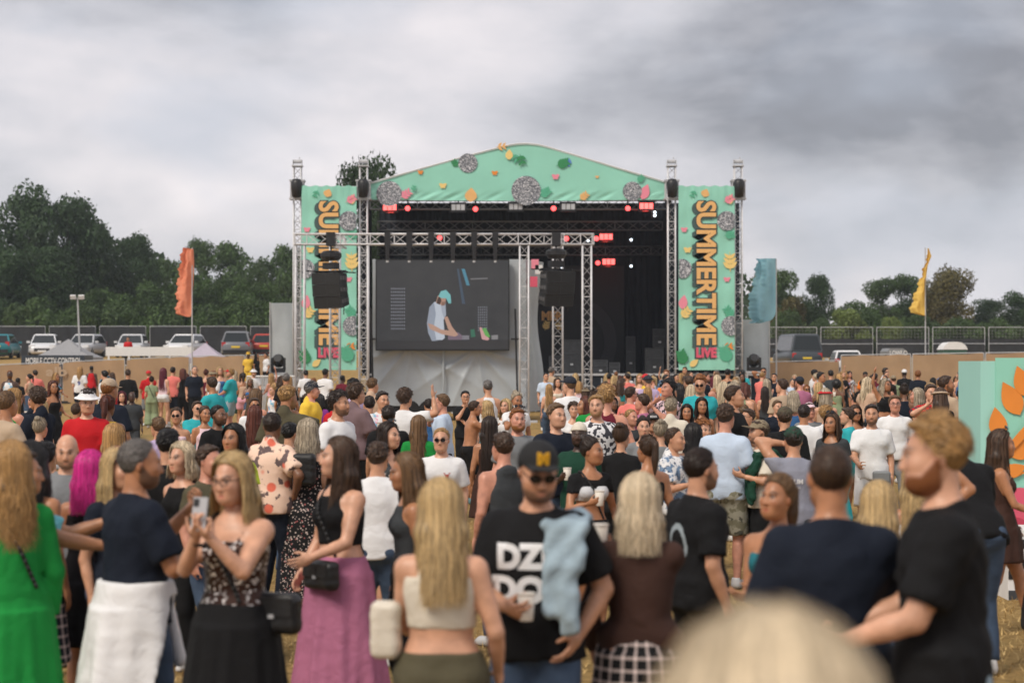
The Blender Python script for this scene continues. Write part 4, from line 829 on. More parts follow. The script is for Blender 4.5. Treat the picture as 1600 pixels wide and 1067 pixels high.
for k, x, y, Y, w_, nm in (('ashA', 1222, 428, 160, 62, 'mid green tree partly hidden by the blue flag'), ('rustsmall', 1232, 462, 156, 62, 'brownish small tree beside the blue flag'), ('oakB', 1276, 436, 158, 66, 'upright dark tree between the blue and yellow flags'),
                           ('thin', 1372, 440, 168, 90, 'sparse airy tree between the upright dark tree and yellow flag'), ('thin', 1418, 434, 170, 70, 'thin-crowned tree touching the yellow flag'), ('rust', 1475, 424, 162, 118, 'large brownish green tree behind the yellow flag'), ('oakA', 1440, 450, 166, 80, 'dark tree peeking out beside the yellow flag pole'), ('oakB', 1545, 472, 165, 70, 'dark tree beside the large brownish tree'), ('oakA', 1590, 461, 160, 100, 'dark dense tree above the mint display block'), ('oakB', 1660, 455, 160, 110, 'dark dense tree beyond the mint display block'),
                           ('bush', 1325, 488, 148, 84, 'round pale green bush below the sparse tree'), ('bushd', 1358, 485, 150, 80, 'round mid green bush beside a paler bush'), ('bush', 1395, 499, 142, 48, 'small yellow green bush behind the black scrim'), ('bushd', 1232, 488, 148, 66, 'dense bush behind the dark van'), ('bushd', 1430, 495, 146, 70, 'low bush at the foot of the brownish tree'), ('bushd', 1500, 500, 148, 90, 'low dark bush beside the brownish tree'), ('bushd', 1560, 500, 148, 90, 'low bush behind the white domed cabin'), ('bushd', 1285, 500, 150, 60, 'small dark bush at the foot of the upright tree'), ('bushd', 1620, 500, 148, 90, 'low bush behind the mint display block'), ('bushd', 1450, 505, 152, 80, 'flat bush under the yellow flag'), ('ashB', 1330, 470, 172, 90, 'pale tree behind the round bushes')):
    tree(k, x, y, Y, nm, 'trees behind the yellow and blue flags', w_)
def wood_mass():
    g = np.random.default_rng(5); n = 26000; X = (g.random(n)-.5)*260; Y = 186+g.random(n)*14
    hmax = 7.5+2.5*np.sin(X*.11)+1.5*np.sin(X*.31+1)-3.2*(X > 12); P = np.stack([X, Y, 3+hmax*g.random(n)**.8], 1)
    nn = g.normal(size=(n, 3)); nn[:, 1] -= .8; nn /= np.linalg.norm(nn, axis=1)[:, None]; a = np.cross(nn, g.normal(size=(n, 3))); a /= np.linalg.norm(a, axis=1)[:, None]; b = np.cross(nn, a); s = .9*(.5+.9*g.random(n))[:, None]
    V = np.stack([P-a*s*.5, P+b*s*.3, P+a*s*.5, P-b*s*.3], 1).reshape(-1, 3)
    o = link(bpy.data.objects.new('woodland', npmesh('woodland', V, np.arange(4*n).reshape(-1, 4), LM['dark'], False, {'sv': ('FLOAT', np.repeat(.6+.8*g.random(n), 4))})))
    tag(o, 'far dark woodland reading as one mass behind the nearer trees', 'wood', kind='stuff')
wood_mass()
# ------------------------------------------------------------------ implicit surfaces
A_ = np.array
def smin(a, b, k):
    h = np.clip(.5+.5*(b-a)/k, 0, 1); return b+(a-b)*h-k*h*(1-h)
class Field:
    def __init__(s, lo, hi, h):
        s.h = h; s.lo = np.asarray(lo, float)-3*h; n = np.ceil((np.asarray(hi, float)+3*h-s.lo)/h).astype(int)+1; s.n = n
        s.ax = [s.lo[i]+h*np.arange(n[i]) for i in range(3)]; s.F = np.full(n, .12)
    def _sl(s, lo, hi):
        return tuple(slice(max(0, int((lo[i]-s.lo[i])/s.h)-1), min(s.n[i], int((hi[i]-s.lo[i])/s.h)+3)) for i in range(3))
    def xyz(s, sl): return s.ax[0][sl[0]][:, None, None], s.ax[1][sl[1]][None, :, None], s.ax[2][sl[2]][None, None, :]
    def add(s, prim, k=.02, sub=False):
        fn, lo, hi = prim; m = k+.02; sl = s._sl(lo-m, hi+m)
        if any(q.stop <= q.start for q in sl): return s
        d = fn(*s.xyz(sl)); 
        if sub: s.F[sl] = -smin(-s.F[sl], d, k)
        else: s.F[sl] = smin(s.F[sl], d, k)
        return s
    def cut(s, fn): s.F = np.maximum(s.F, fn(*s.xyz((slice(None),)*3))); return s
    def disp(s, fn): s.F = s.F+fn(*s.xyz((slice(None),)*3)); return s
    def mesh(s):
        F = s.F.copy(); F[0] = F[-1] = .1; F[:, 0] = F[:, -1] = .1; F[:, :, 0] = F[:, :, -1] = .1
        S = F < 0; c = sum(S[a:S.shape[0]-1+a, b:S.shape[1]-1+b, d:S.shape[2]-1+d].astype(np.int8) for a in (0, 1) for b in (0, 1) for d in (0, 1))
        act = (c > 0) & (c < 8); idx = np.argwhere(act); ids = np.full(act.shape, -1, np.int32); ids[act] = np.arange(len(idx)); acc = np.zeros((len(idx), 3)); cnt = np.zeros(len(idx))
        I, J, K = idx.T
        for ax in range(3):
            for u_ in (0, 1):
                for v_ in (0, 1):
                    ca = [0, 0, 0]; o = [i for i in range(3) if i != ax]; ca[o[0]] = u_; ca[o[1]] = v_; cb = list(ca); cb[ax] = 1
                    fa = F[I+ca[0], J+ca[1], K+ca[2]]; fb = F[I+cb[0], J+cb[1], K+cb[2]]; cr = (fa < 0) != (fb < 0)
                    tt = np.where(cr, fa/np.where(cr, fa-fb, 1), 0)
                    for i in range(3): acc[:, i] += np.where(cr, ca[i]+(tt if i == ax else 0), 0)
                    cnt += cr
        V = s.lo+s.h*(idx+acc/np.maximum(cnt, 1)[:, None]); Q = []
        for ax in range(3):
            n = F.shape; o = [i for i in range(3) if i != ax]; a = [slice(1, n[i]-1) for i in range(3)]; b = list(a); a[ax] = slice(0, n[ax]-1); b[ax] = slice(1, n[ax])
            ch = S[tuple(a)] != S[tuple(b)]; e = np.argwhere(ch)
            if not len(e): continue
            inside = S[tuple(a)][ch]; p = e.copy(); p[:, o[0]] += 1; p[:, o[1]] += 1
            def g(du, dv):
                q = p.copy(); q[:, o[0]] -= du; q[:, o[1]] -= dv; return ids[q[:, 0], q[:, 1], q[:, 2]]
            q = np.stack([g(1, 1), g(0, 1), g(0, 0), g(1, 0)], 1); fl = inside if ax != 1 else ~inside
            q[~fl] = q[~fl][:, ::-1]; Q.append(q)
        return V, (np.concatenate(Q) if Q else np.zeros((0, 4), np.int32))
    def sample(s, P):
        g = (P-s.lo)/s.h; i = np.floor(g).astype(int); ok = np.all((i >= 0) & (i < s.n-1), axis=1); i = np.clip(i, 0, s.n-2); f = np.clip(g-i, 0, 1); r = 0
        for a in (0, 1):
            for b in (0, 1):
                for c in (0, 1): r = r+s.F[i[:, 0]+a, i[:, 1]+b, i[:, 2]+c]*(f[:, 0] if a else 1-f[:, 0])*(f[:, 1] if b else 1-f[:, 1])*(f[:, 2] if c else 1-f[:, 2])
        return np.where(ok, r, .12)
def rcone(a, b, *r):
    """capsule from a to b whose radius follows the list r"""
    a, b = np.asarray(a, float), np.asarray(b, float); ab = b-a; L2 = max(ab @ ab, 1e-9); rm = max(r); ts = np.linspace(0, 1, len(r))
    def fn(X, Y, Z):
        x, y, z = X-a[0], Y-a[1], Z-a[2]; t = np.clip((x*ab[0]+y*ab[1]+z*ab[2])/L2, 0, 1)
        rad = r[0]+(r[1]-r[0])*t if len(r) == 2 else np.interp(t, ts, r)
        return np.sqrt((x-t*ab[0])**2+(y-t*ab[1])**2+(z-t*ab[2])**2)-rad
    return fn, np.minimum(a, b)-rm, np.maximum(a, b)+rm
def ell(c, r, M=None):
    c = np.asarray(c, float); r = np.asarray(r, float); mr = r.min(); R_ = r.max() if M is not None else r
    def fn(X, Y, Z):
        x, y, z = X-c[0], Y-c[1], Z-c[2]
        if M is not None: x, y, z = M[0, 0]*x+M[1, 0]*y+M[2, 0]*z, M[0, 1]*x+M[1, 1]*y+M[2, 1]*z, M[0, 2]*x+M[1, 2]*y+M[2, 2]*z
        q = np.sqrt((x/r[0])**2+(y/r[1])**2+(z/r[2])**2); return (q-1)*mr*1.1
    return fn, c-R_, c+R_
def rx(a): c, s = math.cos(a), math.sin(a); return A_([[1, 0, 0], [0, c, -s], [0, s, c]])
def ry(a): c, s = math.cos(a), math.sin(a); return A_([[c, 0, s], [0, 1, 0], [-s, 0, c]])
def rz_(a): c, s = math.cos(a), math.sin(a); return A_([[c, -s, 0], [s, c, 0], [0, 0, 1]])
def coarsen(V, Q, hidden, cell=.06, extra=None):
    """merge vertices that clothing or hair hides into coarse cells; the surface stays one piece"""
    key = np.floor(V/cell).astype(np.int64); kid = (key[:, 0]+500)*1000000+(key[:, 1]+500)*1000+key[:, 2]+500; n = len(V); ids = np.where(hidden, -kid, np.arange(n)+1)
    _, first, inv = np.unique(ids, return_index=True, return_inverse=True); m = inv.max()+1; c = np.bincount(inv, minlength=m); V2 = np.stack([np.bincount(inv, V[:, i], m)/c for i in range(3)], 1)
    T = inv[tri(Q)]; T = T[(T[:, 0] != T[:, 1]) & (T[:, 1] != T[:, 2]) & (T[:, 0] != T[:, 2])]; _, u_ = np.unique(np.sort(T, 1), axis=0, return_index=True); T = T[np.sort(u_)]
    return (V2, T) if extra is None else (V2, T, extra[first])
def tri(Q): return np.concatenate([Q[:, [0, 1, 2]], Q[:, [0, 2, 3]]])
# ------------------------------------------------------------------ heads
HEADS = {}
HL = ([-.12, -.085, -.065, -.045, -.025, -.005, .012, .035, .06, .12], [.104, .102, .092, .072, .034, .012, -.012, -.045, -.065, -.07])
def head_mesh(sex, beard, h, hairy=True):
    key = (sex, beard, h, hairy)
    if key in HEADS: return HEADS[key]
    f = Field((-.10, -.145, -.14), (.10, .125, .14), h); W = 1. if sex == 'm' else .95
    fm = sex == 'f'
    f.add(ell((0, .015, .036), (.077*W, .097, .090)), .02); f.add(ell((0, -.026, -.022), (.063*W, .070, .086 if not fm else .082)), .045); f.add(ell((0, -.058, -.088), (.034 if not fm else .026, .032, .026)), .045)
    for sx in (-1, 1):
        f.add(ell((sx*.036*W, -.022, -.062), (.026 if not fm else .020, .045, .036)), .05)
        f.add(ell((sx*.040, -.066, -.020), (.022, .022, .022)), .035)
        f.add(ell((sx*.031, -.106, .013), (.020, .016, .0115)), .014, sub=True); f.add(ell((sx*.031, -.0855, .011), (.0145, .0125, .0120)), .003)
        f.add(rcone((sx*.014, -.097, .031), (sx*.046, -.084, .031), .008 if not fm else .006, .005), .014)
        f.add(ell((sx*.079*W, .014, -.002), (.008, .019, .030), rz_(sx*.35)), .006); f.add(ell((sx*.012, -.101, -.032), (.0075, .009, .007)), .008)
    f.add(rcone((0, -.096, .020), (0, -.1145 if not fm else -.110, -.028), .006, .0105 if not fm else .009), .016)
    f.add(ell((0, -.091, -.060), (.023, .011, .0065)), .008); f.add(ell((0, -.090, -.072), (.020, .011, .0075)), .008); f.add(ell((0, -.101, -.0655), (.024, .008, .0018)), .003, sub=True)
    V, Q = f.mesh(); x, y, z = V.T; ax = np.abs(x); lip = np.exp(-((x/.021)**2+((z+.066)/.011)**2)**1.5)*(y < -.075)
    em = 1. if h < .007 else 1.28 if h < .012 else 1.6
    eye = np.exp(-(((ax-.031)/.0125)**2+((z-.0105)/.0055)**2)**2)*(y < -.07); pup = np.exp(-(((ax-.031)/(.0066*em))**2+((z-.011)/(.0066*em))**2)**2)*(y < -.07)
    lash = np.exp(-(((ax-.031)/.0185)**2+((z-.0175)/((.0045 if sex == 'm' else .0058)*em))**2)**2)*(y < -.065); lash = np.maximum(lash, .6*np.exp(-(((ax-.031)/.016)**2+((z-.0035)/.0028)**2)**2)*(y < -.07)); brow = np.exp(-(((ax-.033)/.019)**2+((z-.033-.004*np.cos((ax-.033)*60))/(.0062*em))**2)**1.5)*(y < -.055)
    bd = np.zeros(len(V))
    if beard:
        zb = -.044+1.05*np.clip(y+.050, 0, .060)-.016*np.exp(-(x/.026)**2)*(y < -.07); bd = np.clip((zb-z)/.014, 0, 1)*np.clip((.020-y)/.016, 0, 1)*(1-.9*lip)*(.72 if beard == 1 else 1)
        bd = np.maximum(bd, np.exp(-((x/.030)**2+((z+.050)/.006)**2)**2)*(y < -.085)*.8)
        if beard == 2:   # full beard has volume
            nn = np.stack([x, y+.02, z+.03], 1); nn /= np.linalg.norm(nn, axis=1)[:, None]; V = V+nn*(bd*.009)[:, None]
    blush = np.maximum.reduce([.30*np.exp(-(((ax-.046)/.020)**2+((z+.022)/.022)**2))*(y < -.03), .28*np.exp(-((x/.014)**2+((z+.030)/.012)**2))*(y < -.1), .30*(ax > .074)*(np.abs(z) < .04)*(np.abs(y-.01) < .03), .10*(z > .05)*(y < -.05)]); lip = np.maximum(lip, blush)
    mk = np.stack([lip*(.45 if sex == 'm' else .85), np.clip(np.maximum.reduce([brow*.9, lash*.9, pup]), 0, 1), np.clip(bd, 0, 1), np.clip(eye*(1-pup), 0, 1)], 1)
    if hairy:   # the scalp under the hair needs no detail
        hid = (V[:, 2] > np.interp(V[:, 1], HL[0], HL[1])+.014) & (np.abs(V[:, 0]) < .074); V, T, mk = coarsen(V, Q, hid, .03, mk)
    else: T = tri(Q)
    HEADS[key] = (V, T, mk); return HEADS[key]
HANDS = {}
def hand_mesh(kind, h):
    key = (kind, h)
    if key in HANDS: return HANDS[key]
    f = Field((-.05, -.09, -.06), (.22, .11, .12), h); f.add(ell((.045, 0, 0), (.056, .043, .0165)), .01); f.add(rcone((-.03, 0, 0), (.02, 0, 0), .025, .026), .02)
    bends = {'relax': (.30, .45, .35), 'grip': (.75, .95, .7), 'open': (.06, .10, .08), 'fist': (1.35, 1.6, 1.0)}[kind]
    for i, (y0, L_) in enumerate(((.031, .078), (.0105, .087), (-.0105, .080), (-.031, .063))):
        p = A_([.086-.006*abs(i-1), y0, 0.]); a = 0; spread = (1.5-i)*.05 if kind != 'open' else (1.5-i)*.13; r = .0092 if i < 3 else .0080
        for j, fr in enumerate((.46, .30, .24)):
            a += bends[j]*(1+.12*(i-1)); d = A_([math.cos(a)*math.cos(spread), math.sin(spread), math.sin(a)]); q = p+d*L_*fr; f.add(rcone(p, q, r, r*.93), .004); p = q; r *= .93
    d1 = {'relax': (.62, .55, .45), 'grip': (.45, .35, .82), 'open': (.55, .82, .15), 'fist': (.6, .2, .75)}[kind]; d1 = A_(d1)/np.linalg.norm(d1); p = A_([.018, .030, .008]); q = p+d1*.048; d2 = d1+A_([.35, -.35, .15]); d2 /= np.linalg.norm(d2)
    f.add(rcone(p, q, .0145, .0105), .012); f.add(rcone(q, q+d2*.034, .0105, .0088), .004)
    HANDS[key] = f.mesh(); return HANDS[key]
SHOE = {}
def shoe_mesh(kind):
    if kind in SHOE: return SHOE[kind]
    f = Field((-.06, -.22, -.01), (.06, .11, .34 if kind == 'boot' else .16), .012)
    f.add(rcone((0, .03, .045), (0, -.12, .036), .045, .042), .03); f.add(rcone((0, .045, .05), (0, .045, .09), .042, .042), .03); f.add(rcone((0, -.10, .03), (.004, -.165, .026), .04, .030), .02)
    if kind == 'boot': f.add(rcone((0, .045, .05), (0, .035, .31), .05, .06), .03)
    f.cut(lambda X, Y, Z: .004-Z+0*X+0*Y); 
    if kind != 'boot': f.cut(lambda X, Y, Z: Z-.11+0*X+0*Y)
    V, Q = f.mesh(); SHOE[kind] = npmesh('shoe', V, Q, mat('shoe_leather', obj=True, rough=.6), True); return SHOE[kind]
# ------------------------------------------------------------------ hair
HAIR = {}
def hair_material():
    m = bpy.data.materials.new('hair'); m.use_nodes = True; t = m.node_tree; l = t.links.new; b = t.nodes['Principled BSDF']; b.inputs['Roughness'].default_value = .48; b.inputs['Specular IOR Level'].default_value = .35
    oi = t.nodes.new('ShaderNodeObjectInfo'); a = t.nodes.new('ShaderNodeAttribute'); a.attribute_name = 'sv'; s_ = t.nodes.new('ShaderNodeVectorMath'); s_.operation = 'SCALE'; l(oi.outputs['Color'], s_.inputs[0]); l(a.outputs['Fac'], s_.inputs['Scale']); l(s_.outputs[0], b.inputs['Base Color'])
    return m
m_hair = hair_material()
def ribbons(paths, width, g, up):
    """paths (n,m,3) -> ribbon quads with outward normals"""
    n, m, _ = paths.shape; d = np.gradient(paths, axis=1); d /= np.linalg.norm(d, axis=2)[..., None]+1e-9; o = paths-A_(up); o[..., 2] *= .3; o /= np.linalg.norm(o, axis=2)[..., None]+1e-9
    sd = np.cross(d, o); sd /= np.linalg.norm(sd, axis=2)[..., None]+1e-9; roll = g.normal(0, .35, (n, 1, 1)); sd = sd*np.cos(roll)+o*np.sin(roll)
    tp = np.sin(np.linspace(.35, math.pi-.12, m))[None, :, None]; wv = (width*(.6+.8*g.random(n)))[:, None, None]*tp
    V = np.stack([paths-sd*wv*.5, paths+sd*wv*.5], 2).reshape(-1, 3); b = (np.arange(n)*m*2)[:, None]+(np.arange(m-1)*2)[None]; b = b.ravel(); F = np.stack([b, b+1, b+3, b+2], 1)
    sv = np.repeat(.50+.95*g.random(n)**1.3, m*2); return V, F, sv
def hair_mesh(style, lod):
    key = (style, lod)
    if key in HAIR: return HAIR[key]
    g = np.random.default_rng(abs(hash(style)) % 1000 if False else sum(map(ord, style))+lod); h = (.0075, .012, .019)[lod]
    long = style in ('long', 'wavy', 'bob', 'lob', 'braids', 'vlong'); Ln = {'long': .34, 'wavy': .33, 'lob': .20, 'bob': .13, 'braids': .22, 'vlong': .46}.get(style, 0)
    f = Field((-.16, -.14, -.55 if long else -.25), (.16, .22, .24), h)
    infl = {'buzz': .004, 'short': .009, 'quiff': .010, 'fade': .009, 'curly': .024, 'afro': .055, 'bun': .012, 'pony': .012}.get(style, .016)
    f.add(ell((0, .015, .036), (.077+infl, .097+infl, .090+infl*1.1)), .01)
    if style == 'quiff': f.add(ell((0, -.030, .112), (.060, .064, .024)), .03)
    if style == 'short': f.add(ell((0, -.01, .108), (.064, .082, .022)), .03)
    if style in ('curly',): f.add(ell((0, -.01, .10), (.068, .085, .036)), .03)
    hx, hy = HL
    if long:
        f.cut(lambda X, Y, Z: np.maximum(np.interp(Y, hx, [.104, .102, .092, .070, .01, -.06, -.07, -.08, -.09, -.09])-Z, -9)+0*X)
        locks = 11 if lod < 2 else 7
        for i in range(locks):
            u_ = -1+2*i/(locks-1); a = u_*1.75; L_ = Ln*(.85+.25*g.random()); x0, y0 = .080*math.sin(a), .022+.088*math.cos(a)
            x1, y1 = .080*math.sin(a)*(1+.1*g.random()), .030+.062*math.cos(a); e0 = (x0*.9, y0*.8, .03); e1 = (x1, y1+.01, -.07-.1*L_); e2 = (x1*(1.05+.2*g.random()), y1+.02+(.02 if abs(u_) < .7 else -.04), -.06-L_)
            f.add(rcone(e0, e1, .026, .028), .035); f.add(rcone(e1, e2, .028, .022, .004), .035)
    elif style == 'afro': f.cut(lambda X, Y, Z: np.interp(Y, hx, [.104, .10, .085, .055, .0, -.04, -.06, -.07, -.08, -.09])-Z+0*X)
    else: f.cut(lambda X, Y, Z: np.interp(Y, hx, HL[1])-Z+(.012 if style == 'fade' else 0)+0*X)
    f.disp(lambda X, Y, Z: infl*.9*np.exp(-np.maximum(Z-np.interp(Y, hx, HL[1]), 0)/.016)*(Y < .03)*(0.6 if long else 1)+0*X)
    if style == 'bun': f.add(ell((0, .085, .125), (.042, .042, .040)), .012)
    if style == 'pony': f.add(rcone((0, .105, .085), (0, .155, .05), .026, .03), .012); f.add(rcone((0, .155, .05), (.01, .16, -.22), .032, .036, .012), .012)
    if style == 'braids':
        for i in range(10): a = -1.9+3.8*i/9; f.add(rcone((.085*math.sin(a), .02+.09*math.cos(a), .0), (.105*math.sin(a), .03+.10*math.cos(a), -.24), .016, .012), .003)
    amp = {'curly': .012, 'afro': .010, 'wavy': .005}.get(style, .0025)
    q = 95 if style in ('curly', 'afro') else 60
    f.disp(lambda X, Y, Z: amp*(np.sin(X*q+3)*np.sin(Y*q+1)*np.sin(Z*q*(.9 if style in ('curly', 'afro') else .3)))+.0025*np.sin(np.arctan2(X, Y-.02)*34+Z*12))
    V, Q = f.mesh(); sv = .62+.30*np.sin(np.arctan2(V[:, 0], V[:, 1])*23+V[:, 2]*9)*(1 if long else .5)+.25*(g.random(len(V))-.5); VS, FS, SS = [V], [Q], [sv]
    # strands
    n = {True: (2300, 620, 110), False: (1700, 320, 50)}[long][lod]; wd = (.0044, .0090, .018)[lod]; m = (10, 8, 6)[lod] if long else 4
    if style in ('buzz',): n = n//3
    if style not in ('afro', 'curly') or lod < 2:
        if long:
            az = (g.random(n)**.85)*math.pi*np.where(g.random(n) < .5, -1, 1); e0 = R(82)-np.abs(g.normal(0, .22, n)); t = np.linspace(0, 1, m); L_ = Ln*(.85+.50*g.random(n)); cap = .42; P = np.zeros((n, m, 3)); rr = infl+.004+.012*g.random(n); ph = g.random(n)*6.28; g_cl = g.random(n); wav = .014 if style == 'wavy' else .006
            sg = np.sign(az); aa = np.abs(az)
            for j, tt in enumerate(t):
                k = min(1, tt/cap); el_ = e0+(R(-14)-e0)*k; target = np.maximum(aa, R(62)+(aa/math.pi)*R(118)); a = sg*(aa+(target-aa)*min(1, k*1.6)**.8)
                ce = np.cos(el_); p = np.stack([np.sin(a)*ce*(.077+rr), .015-np.cos(a)*ce*(.097+rr), .036+np.sin(el_)*(.090+rr)], 1)
                if tt > cap:
                    q_ = (tt-cap)/(1-cap); p[:, 2] -= L_*q_; p[:, 0] *= 1+.18*q_; p[:, 1] += q_*np.where(aa > R(90), .035, -.02)*1.0; p[:, 0] += wav*q_*np.sin(ph+q_*11)*2+.010*q_*np.sin(aa*17+q_*3)*sg; p[:, 1] += .012*(g_cl-.5)*q_; p[:, 1] += wav*q_*np.cos(ph*1.7+q_*9)
                P[:, j] = p
        else:
            z = .036+(.090+infl)*np.clip(1-1.15*g.random(n)**1.1, -.9, 1); a = g.random(n)*6.283; ce = np.sqrt(np.clip(1-((z-.036)/(.090+infl))**2, 0, 1)); r0 = np.stack([np.sin(a)*ce*(.077+infl), .015-np.cos(a)*ce*(.097+infl), z], 1)
            if style == 'quiff': r0[:, 2] += np.where((r0[:, 1] < .02) & (r0[:, 2] > .10), .018, 0)
            ok = r0[:, 2] > np.interp(r0[:, 1], hx, HL[1])+(.012 if style == 'fade' else 0); r0 = r0[ok]; n = len(r0); ctr = A_([0, .015, .036]); nn = (r0-ctr)/np.linalg.norm(r0-ctr, axis=1)[:, None]
            L_ = {'buzz': .012, 'fade': .022, 'short': .035, 'quiff': .042}.get(style, .05)*(.7+.6*g.random(n)); fl = A_([0, .75, -.15])+g.normal(0, .30, (n, 3))
            if style in ('bun', 'pony'): fl = A_([0, .085, .115])-r0; fl /= np.linalg.norm(fl, axis=1)[:, None]
            if style in ('curly', 'afro'): fl = g.normal(0, .9, (n, 3))
            fl = fl-nn*(fl*nn).sum(1)[:, None]; fl /= np.linalg.norm(fl, axis=1)[:, None]; P = np.stack([r0+fl*(L_*k)[:, None]+nn*(.002+.35*L_*k*(1-k*.7)*(1 if style in ('quiff', 'short', 'curly') else .4))[:, None] for k in np.linspace(0, 1, m)], 1)
        a_, b_, c_ = ribbons(P, wd, g, (0, .015, .03)); FS.append(b_+sum(len(v) for v in VS)); VS.append(a_); SS.append(c_)
    me = npmesh('hair', np.concatenate(VS), np.concatenate(FS), m_hair, True, {'sv': ('FLOAT', np.concatenate(SS))}); HAIR[key] = me; return me
# headgear -----------------------------------------------------------
def cap_mesh(kind):
    key = ('cap', kind)
    if key in HAIR: return HAIR[key]
    f = Field((-.13, -.24, -.02), (.13, .16, .20), .008)
    if kind == 'bucket':
        f.add(ell((0, .012, .06), (.098, .116, .085)), .01); f.cut(lambda X, Y, Z: .045-Z+0*X+0*Y); f.add(ell((0, .01, .055), (.145, .16, .016)), .03)
    elif kind == 'tophat':
        f.add(rcone((0, .012, .08), (0, .012, .24), .092, .098), .01); f.cut(lambda X, Y, Z: Z-.185+0*X+0*Y); f.add(ell((0, .01, .07), (.145, .16, .012)), .02)
    elif kind == 'beanie':
        f.add(ell((0, .015, .045), (.094, .113, .112)), .01); f.cut(lambda X, Y, Z: .052-.12*Y-Z+0*X)
    else:
        f.add(ell((0, .012, .052), (.090, .110, .094)), .01); f.cut(lambda X, Y, Z: .048-.12*Y-Z+0*X); f.add(ell((0, -.115, .062), (.074, .085, .009), rx(-.18)), .012)
    V, Q = f.mesh(); me = npmesh('hat', V, Q, mat('hat_cloth', obj=True, rough=.85, var=.1, vs_=20), True); HAIR[key] = me; return me
def glasses_mesh(kind):
    key = ('gl', kind)
    if key in HAIR: return HAIR[key]
    b = MB()
    for sx in (-1, 1):
        n = 12; P = [(sx*.033+.0255*math.cos(2*math.pi*i/n)*(1 if kind == 'sun' else .9), .011+.0205*math.sin(2*math.pi*i/n)) for i in range(n)]
        if kind == 'sun': b.prism(P, 0, .004, lambda u_, v_, q: (u_, -.117+1.2*abs(u_)**2*4-q, v_))
        else:
            for i in range(n): b.tube((P[i][0], -.118, P[i][1]), (P[(i+1) % n][0], -.118, P[(i+1) % n][1]), .0022, n=4)
        b.tube((sx*.058, -.112, .014), (sx*.081, .01, .016), .0026, n=4)
    b.tube((-.010, -.118, .014), (.010, -.118, .014), .0028, n=4)
    me = bpy.data.meshes.new('sunglasses' if kind == 'sun' else 'glasses'); me.from_pydata([tuple(p) for p in b.v], [], b.f); me.materials.append(mat('dark_lens', (.008, .008, .010), .12) if kind == 'sun' else m_black); me.update(); HAIR[key] = me; return me
# ------------------------------------------------------------------ materials of people
def skin_material():
    m = bpy.data.materials.new('skin'); m.use_nodes = True; t = m.node_tree; l = t.links.new; b = t.nodes['Principled BSDF']; b.inputs['Roughness'].default_value = .42; b.inputs['Specular IOR Level'].default_value = .45
    oi = t.nodes.new('ShaderNodeObjectInfo'); at = t.nodes.new('ShaderNodeAttribute'); at.attribute_name = 'mk'; sp_ = t.nodes.new('ShaderNodeSeparateColor'); l(at.outputs['Color'], sp_.inputs[0])
    co = t.nodes.new('ShaderNodeTexCoord'); nz = t.nodes.new('ShaderNodeTexNoise'); nz.inputs['Scale'].default_value = 14; nz.inputs['Detail'].default_value = 4; l(co.outputs['Object'], nz.inputs['Vector'])
    mr = t.nodes.new('ShaderNodeMapRange'); mr.inputs['From Min'].default_value = .3; mr.inputs['From Max'].default_value = .7; mr.inputs['To Min'].default_value = .80; mr.inputs['To Max'].default_value = 1.12; l(nz.outputs[0], mr.inputs[0])
    s_ = t.nodes.new('ShaderNodeVectorMath'); s_.operation = 'SCALE'; l(oi.outputs['Color'], s_.inputs[0]); l(mr.outputs[0], s_.inputs['Scale']); src = s_.outputs[0]
    def mixc(src, fac, col, mul=None):
        mx_ = t.nodes.new('ShaderNodeMixRGB'); l(fac, mx_.inputs[0]); l(src, mx_.inputs[1])
        if mul is not None:
            v_ = t.nodes.new('ShaderNodeVectorMath'); v_.operation = 'MULTIPLY'; l(oi.outputs['Color'], v_.inputs[0]); v_.inputs[1].default_value = mul; l(v_.outputs[0], mx_.inputs[2])
        else: mx_.inputs[2].default_value = (*col, 1)
        return mx_.outputs[0]
    src = mixc(src, sp_.outputs[0], None, (.80, .42, .45)); 
    hc = t.nodes.new('ShaderNodeAttribute'); hc.attribute_type = 'OBJECT'; hc.attribute_name = 'haircol'
    mx_ = t.nodes.new('ShaderNodeMixRGB'); l(sp_.outputs[2], mx_.inputs[0]); l(src, mx_.inputs[1]); l(hc.outputs['Color'], mx_.inputs[2]); src = mx_.outputs[0]
    src = mixc(src, at.outputs['Alpha'], (.62, .60, .58)); src = mixc(src, sp_.outputs[1], (.022, .015, .012))
    l(src, b.inputs['Base Color']); return m
m_skin = skin_material()
def cloth_plain(): return mat('cloth', obj=True, rough=.85, var=.06, vs_=5, bump=.12, bs=160, spec=.2)
m_cloth = cloth_plain()
def fold_bump(m):
    t = m.node_tree; l = t.links.new; b = t.nodes['Principled BSDF']; co = next(n for n in t.nodes if n.type == 'TEX_COORD'); old = b.inputs['Normal'].links[0].from_node if b.inputs['Normal'].links else None
    n = t.nodes.new('ShaderNodeTexNoise'); n.inputs['Scale'].default_value = 7; n.inputs['Detail'].default_value = 2; n.inputs['Distortion'].default_value = 1.6; l(co.outputs['Object'], n.inputs['Vector'])
    bp = t.nodes.new('ShaderNodeBump'); bp.inputs['Strength'].default_value = .26; bp.inputs['Distance'].default_value = .03; l(n.outputs[0], bp.inputs['Height'])
    if old: l(old.outputs[0], bp.inputs['Normal'])
    l(bp.outputs[0], b.inputs['Normal'])
fold_bump(m_cloth)
m_denim = mat('denim', obj=True, rough=.85, var=.22, vs_=7, bump=.2, bs=220, spec=.2); fold_bump(m_denim)
